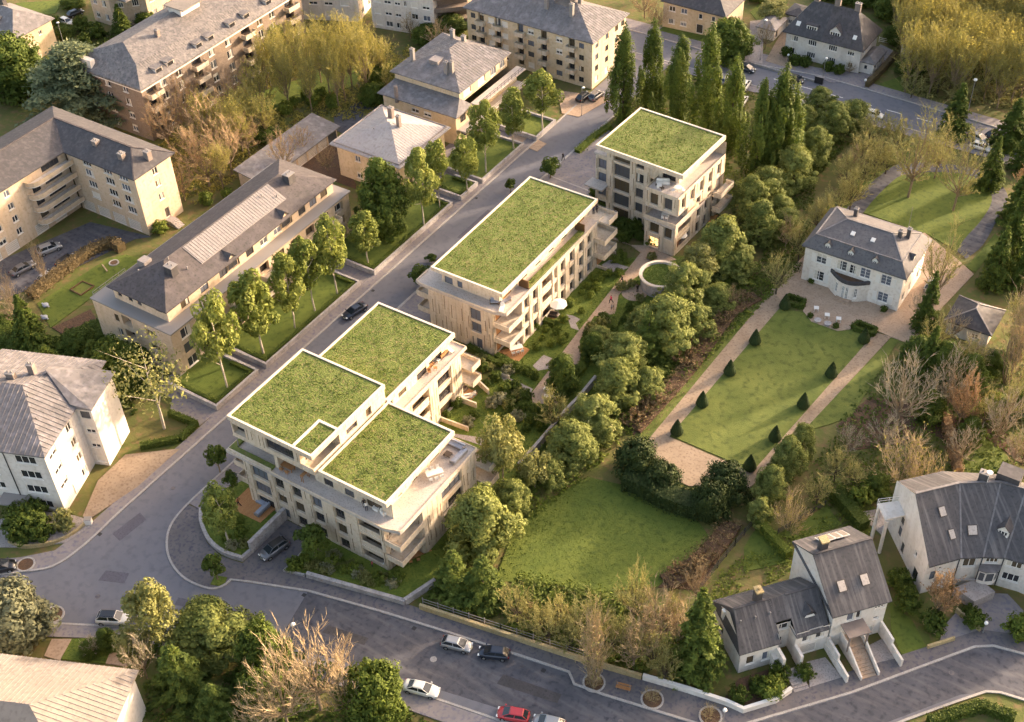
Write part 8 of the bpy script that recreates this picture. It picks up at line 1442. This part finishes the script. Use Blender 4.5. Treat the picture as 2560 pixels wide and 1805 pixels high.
table_set('white garden table on the deck of the middle block', (11.93, 29.49), .15, .9, 'white_paint', 2.2, 1.0); parasol('large white octagonal parasol on the terrace of the middle block', (13.17, 40.67), .1, 1.5, 2.5); sofa('brown wicker sofa under the white parasol', (12.17, 39.87), .15, .3, 2.2, 0, 'wicker', 'wicker')
lounger('white curved lounger at the end of the garden path, upper one', (21.50, 24.27), .08, .2, 'cushion_white', 'cushion_white'); lounger('white curved lounger at the end of the garden path, lower one', (22.42, 22.99), .08, .4, 'cushion_white', 'cushion_white')
sofa('round dark daybed on the near terrace corner of the middle block', (8.92, 28.52), 9.71, .6, 1.6, 0, 'cushion', 'wicker'); lounger('dark lounger on the near terrace of the middle block', (10.19, 29.48), 9.71, 1.0, 'cushion', 'wicker'); low('coffee_table', 'small dark table on the near terrace of the middle block', (9.95, 28.54), 9.71, 0, (.7, .7, .4), 'wicker', 'table'); lounger('white bean seat at the terrace edge of the middle block', (10.75, 27.63), 9.71, 2, 'cushion_white', 'cushion_white')
table_set('small wooden table on the far deck of the middle block', (11.02, 58.39), .15, .2, 'wood', 1.4, .8, n=2)
sofa('white corner sofa on the roof terrace of the farthest block', (18.06, 67.48), 12.51, .5, 2.2, 1.2, 'cushion_white', 'cushion_white'); low('coffee_table', 'long dark low table on the roof terrace of the farthest block', (18.20, 66.05), 12.51, -.4, (1.8, .6, .4), 'wicker', 'table'); table_set('round white table on the roof terrace of the farthest block', (21.27, 66.88), 12.51, 0, 'white_paint', round_=True, n=3)
table_set('white table on the middle loggia of the farthest block', (19.28, 66.68), 6.26, .3, 'white_paint', 1.4, .8, n=4); parasol('small white parasol at the ground corner of the farthest block', (21.67, 68.67), .1, 1.1, 2.0)
sofa('dark wicker sofa on the deck below the rear wing', (9.86, 16.78), .15, 1.5, 2.2, 0, 'wicker', 'wicker'); lounger('white lounger on the deck below the rear wing, first', (11.38, 16.07), .15, .8); lounger('white lounger on the deck below the rear wing, second', (11.50, 16.75), .15, .8)
for q, l in (((49.51, 63.67), 'left'), ((51.73, 62.92), 'middle'), ((53.72, 62.97), 'right')): low('garden_chair', '%s white metal chair group on the mansion terrace' % l, q, .08, .4, (.8, .8, .72), 'white_paint', 'table')
for q, l in (((50.81, 61.24), 'left'), ((52.55, 61.27), 'right')): o = MB(); o.lathe([(.45, 0), (.6, .35), (.62, .4), (.5, .4)], k=14); ob = o.build('stone_basin', 'conc'); ob.location = (*q, .07); tag(ob, '%s round stone basin on the mansion terrace edge' % l, 'planter')
# bench, tree pits, bollards
o = thing('park_bench', 'wooden park bench on the pavement between two tree pits', 'bench', (*(58.05, -17.39), .11), .25)
for k in range(4): s_ = MB(); s_.box(-.95, -.25+k*.13, .42, .95, -.15+k*.13, .46); s_.build('seat_slat', 'wood', o)
for k in range(3): s_ = MB(); s_.box(-.95, .28, .55+k*.13, .95, .32, .64+k*.13); s_.build('back_slat', 'wood', o)
for s in (-.8, .8): l = MB(); l.box(s-.04, -.25, 0, s+.04, -.18, .42); l.box(s-.04, .22, 0, s+.04, .3, .95); l.box(s-.04, -.25, .36, s+.04, .3, .42); l.build('leg', 'trim_grey', o)
def pit(label, q, r, z=.11, ry=None):
    o = thing('tree_pit', label, 'tree pit', (*q, z-.06)); ring = [(r*math.cos(6.283*k/20), (ry or r)*math.sin(6.283*k/20)) for k in range(20)]; m_ = MB(); strip(m_, ring, .25, 0, .14, True); m_.build('kerb_ring', 'kerb', o); m_ = MB(); m_.prism([(a*.92, b*.92) for a, b in ring], 0, .1); m_.build('soil', 'mulch', o)
pit('round tree pit with a columnar tree on the lower pavement', (54.43, -18.44), 1.35); pit('second round tree pit right of the park bench', (61.84, -16.75), 1.35); pit('third round tree pit near the street corner', (69.07, -15.10), 1.35); pit('oval empty tree pit in the lay-by left of the white SUV', (-12.84, -47.34), 1.35, .06); pit('square edged tree bed at the left kerb', (-22.73, -43.43), 1.2, .15)
for q, l in (((61.63, -16.75), 'low palm like shrub in the second round tree pit'), ((68.81, -15.01), 'low spiky shrub in the third round tree pit'), ((54.54, -18.63), 'brown undergrowth in the first round tree pit')): plant('willow_shrub', (*q, 1.6, 1.3), 'shrub', l, 'shrub', z=.1)
def lamp(label, base, h, kind='globe', arm=0, rz=0, rr=.28):
    o = thing('street_lamp', label, 'street lamp', (*base, 0), rz); p = MB(); p.cyl((0, 0, 0), (0, 0, h), .07, .05, 8); p.cyl((0, 0, 0), (0, 0, .5), .11, .09, 8)
    if arm: p.cyl((0, 0, h), (arm, 0, h+.5), .045, .04, 6)
    p.build('pole', 'trim_grey', o); g = MB()
    if kind == 'globe': g.lathe([(.08, 0), (rr*.8, .12), (rr, .3), (rr*.75, .5), (.06, .58)], (arm, 0, h+(.5 if arm else 0)), 12)
    else: g.lathe([(.1, 0), (.34, .08), (.3, .2), (.08, .26)], (arm, 0, h+(.45 if arm else 0)), 12)
    g.build('lamp_head', 'lamp_white', o, True)
lamp('tall street lamp with oval white head beside the lower road trees', (19.36, -35.57), 6.2, 'disc', .9, .9); lamp('white globe lamp at the corner of the double villa garden', (29.70, 135.48), 1.6); lamp('white globe street lamp at the wood edge', (51.36, 135.20), 8, rr=.4); lamp('low white globe lamp on the wall between the curved house courts', (93.39, 14.42), 1.9); lamp('street lamp in the top left lane', (-126.74, 60.43), 8, 'disc', .6, 2.5); lamp('slim grey post lamp by the parking near the big cream block', (-15.56, 97.02), 6, 'disc', .3); lamp('slim pole before the double villa', (20.64, 135.33), 4, 'disc', .2); lamp('lower twin globe lamp in the grove', (-79.24, 74.23), 3); lamp('tall pale pole in the yard left of the double villa', (6.29, 135.32), 9, 'disc', .3); lamp('short post with round white head by the street corner wall', (70.87, -15.38), 3.0); lamp('white bollard lamp beside the double villa hedge ball', (11.52, 137.92), 1.2)
# fences
def fence(label, pts, h=1.2, m='darkmetal', step=2.0, bars=3, name='fence'):
    c = Vector(pts[0]); o = thing(name, label, 'fence', (c.x, c.y, 0))
    for a, b in zip(pts, pts[1:]):
        a = Vector(a)-c; b = Vector(b)-c; L = (b-a).length; n = max(1, int(L/step))
        for k in range(n+1): p = a.lerp(b, k/n); m_ = MB(); m_.box(p.x-.05, p.y-.05, 0, p.x+.05, p.y+.05, h+.08); m_.build('post', m, o)
        for k in range(bars): m_ = MB(); z = h*(k+.7)/bars; m_.beam((a.x, a.y, z), (b.x, b.y, z), .05, .08); m_.build('rail', m, o)
fence('dark garden fence between the big lawn and white house gardens', [(60.41, 15.84), (59.89, 10.98), (59.20, 1.58)], 1.5); fence('metal railing above the yellowish stone wall', [(28.9, -20.0), (40, -18.0), (51.4, -15.9)], 1.7, 'trim_grey'); fence('low dark fence across the garden of the taller white house', [(64.01, 16.07), (67.58, 24.37)], 1.0); fence('dark fence edging the planting bed by the beige block', [(-54.21, -6.54), (-53.09, -0.83)], 1.0)
fence('white garden fence beside the double villa', [(25.23, 155.32), (28.02, 155.73)], 1.2, 'white_paint')
for l, p, h in (('short pale wall between the two garden decks, upper', [(10.86, 19.83), (13.73, 18.68)], 1.1), ('short pale wall between the two garden decks, lower', [(11.21, 15.02), (13.76, 15.19)], 1.1), ('pale wall edging the sunken path below the rear wing', [(10.52, 9.97), (15.58, 10.32)], .9), ('pale low wall beside the far deck of the middle block', [(10.15, 60.01), (13.22, 60.02)], .8), ('low kerb wall at the near side of the far deck', [(10.94, 55.23), (14.15, 55.38)], .6), ('little pale wall stub in the garden between blocks', [(13.16, 23.08), (14.60, 23.29)], .8)): wall_thing('garden_wall', l, p, .25, h, 'cream_stone')
wall_thing('garden_wall', 'low beige wall along the pavement of the curved white house', [(88.14, 8.41), (90.61, 11.45)], .3, .7, 'stonewall'); wall_thing('garden_wall', 'diagonal beige wall up to the curved house entrance', [(89.31, 15.90), (93.02, 14.47)], .3, .9, 'stonewall'); wall_thing('garden_wall', 'curved beige planter wall below the ornamental tree', [(86.25, 12.30), (87.25, 11.21), (88.25, 11.26), (88.43, 12.50)], .3, .7, 'stonewall')
wall_thing('garden_wall', 'stone edge of the rounded shrub bed before the white left block', smooth([(-27.95, -41.93), (-25.36, -41.40), (-22.36, -38.69), (-21.20, -36.00), (-21.11, -33.44)]), .3, .6, 'stonewall'); wall_thing('garden_wall', 'front wall of the double villa along the upper road', [(4.72, 132.92), (15.40, 132.70), (20.54, 132.74)], .3, .5, 'conc')
o = MB(); o.box(-.5, -.35, 0, .5, .35, 1.0); ob = o.build('utility_cabinet', 'white_paint'); ob.location = (*(-20.77, -33.40), .12); ob.rotation_euler.z = .6; tag(ob, 'white utility cabinet at the end of the shrub bed wall', 'cabinet'); k = MB(); k.box(-.54, -.39, 1.0, .54, .39, 1.06); k.build('lid', 'trim_grey', ob)
# round pavilion with green roof
pvc = (24.11, 56.33); pv = thing('round_pavilion', 'round concrete pavilion with sunken green roof beside the garden path', 'pavilion', (*pvc, 0)); rr = 3.5
cir = lambda r, n=36: [(r*math.cos(6.283*k/n), r*math.sin(6.283*k/n)) for k in range(n)]
m_ = MB(); strip(m_, cir(rr-.25), .3, 0, 2.5, True); m_.build('wall', 'conc', pv); m_ = MB(); strip(m_, cir(rr), .5, 2.5, 2.75, True); m_.build('rim', 'coping', pv); m_ = MB(); m_.prism(cir(rr-.3), 2.0, 2.4); tf = m_.build('turf', 'garden_grass', pv)
mb = MB(); r_ = random.Random(4)
for i in range(900):
    a, q_ = r_.uniform(0, 6.283), (rr-.4)*r_.random()**.5; x, y = q_*math.cos(a), q_*math.sin(a); l = r_.uniform(.1, .25); mb.quad((x-l, y, 2.4), (x, y-l*.4, 2.4), (x+l*.5, y+l*.5, 2.4+l*.7))
ob = mb.build('roof_grass', 'grass_blade', tf); ob['kind'] = 'stuff'
slab('patio', [(pvc[0]-2.9+2.2*math.cos(6.283*k/20), pvc[1]-3.9+2.2*math.sin(6.283*k/20)) for k in range(20)], -.05, .1, 'path')
# play things on the left lawn
o = thing('sandpit', 'square timber framed sandpit on the left lawn', 'sandpit', (*(-63.82, 2.86), .05)); c0 = Vector((-63.82, 2.86)); pts = [Vector(q)-c0 for q in ((-63.82, 2.86), (-61.05, 2.79), (-60.98, 5.78), (-63.72, 5.65))]
for i in range(4): m_ = MB(); m_.beam((*pts[i], .12), (*pts[(i+1) % 4], .12), .22, .25); m_.build('timber_edge', 'bronze', o)
m_ = MB(); m_.prism([tuple(p) for p in pts], 0, .06); m_.build('sand', 'lawn_formal', o)
o = MB(); o.beam((0, 0, .3), (2.2, -.9, .3), .2, .12); o.box(.2, -.2, 0, .4, 0, .3); o.box(1.8, -.85, 0, 2.0, -.65, .3); ob = o.build('balance_beam', 'path'); ob.location = (*(-64.09, 10.77), .05); tag(ob, 'pale wooden balance beam on the left lawn', 'play beam')
pit('small round stone ring on the left lawn', (-62.85, 12.38), .8, .12)
for q, l in (((-64.16, -2.45), 'upper'), ((-61.74, -4.81), 'lower')): o = MB(); o.lathe([(.05, 0), (.5, .15), (.55, .4), (.3, .6), (.05, .65)], k=10); o.box(-.9, -.12, .2, .9, .12, .4); ob = o.build('spring_rocker', 'cushion'); ob.location = (*q, .05); tag(ob, '%s pale blue spring rocker on the left lawn' % l, 'play toy')
o = MB(); o.box(-.9, -.25, .0, .9, .25, 1.5); ob = o.build('litter_bins', 'darkmetal'); ob.location = (*(20.85, 132.56), .09); tag(ob, 'dark metal box on the upper pavement before the double villa', 'box'); k = MB(); k.box(-.95, -.3, 1.5, .95, .3, 1.58); k.build('lid', 'trim_grey', ob)

# ---- wear on the roads: repaired patches, drains, covers
for p in ([(-16.5, -33), (-14.6, -33.4), (-14.2, -28.5), (-16, -28)], [(-12, -40), (-8.5, -38.5), (-9.2, -36.8), (-12.4, -38.2)], [(20, -30.5), (26, -29.2), (25.8, -28), (19.9, -29.2)], [(44, -25), (52, -23.4), (51.8, -22), (43.9, -23.4)], [(84, 1), (86.5, 4.4), (85.4, 5.2), (83, 1.9)], [(-17.8, 20), (-16.6, 20), (-16.6, 26), (-17.8, 26)], [(-14, 50), (-12.8, 50), (-12.8, 60), (-14, 60)], [(0, -37.5), (6, -35.5), (5.6, -34.4), (-.4, -36.3)]): sheet('road_patch', p, .010, 'patch' if p[0][0] < 19 else 'patch_dark')
for q in ((-17.9, -5), (-17.9, 30), (-17.9, 62), (-12, 40), (-18, -34), (14, -27), (30, -23.6), (48, -20.2), (20, -34), (80, -4.5), (90, 8.6)): b = MB(); b.box(q[0]-.28, q[1]-.28, -.02, q[0]+.28, q[1]+.28, .014); tag(b.build('drain_grate', 'darkmetal'), kind='structure')
for q in ((-15, 8), (-15.2, -22), (-10, -42), (8, -34), (60, -21.5), (77, -14), (92, 6.5), (-15, 70)): b = MB(); b.cyl((q[0], q[1], -.02), (q[0], q[1], .016), .36, .36, 14); tag(b.build('manhole_cover', 'pave_dark'), kind='structure')
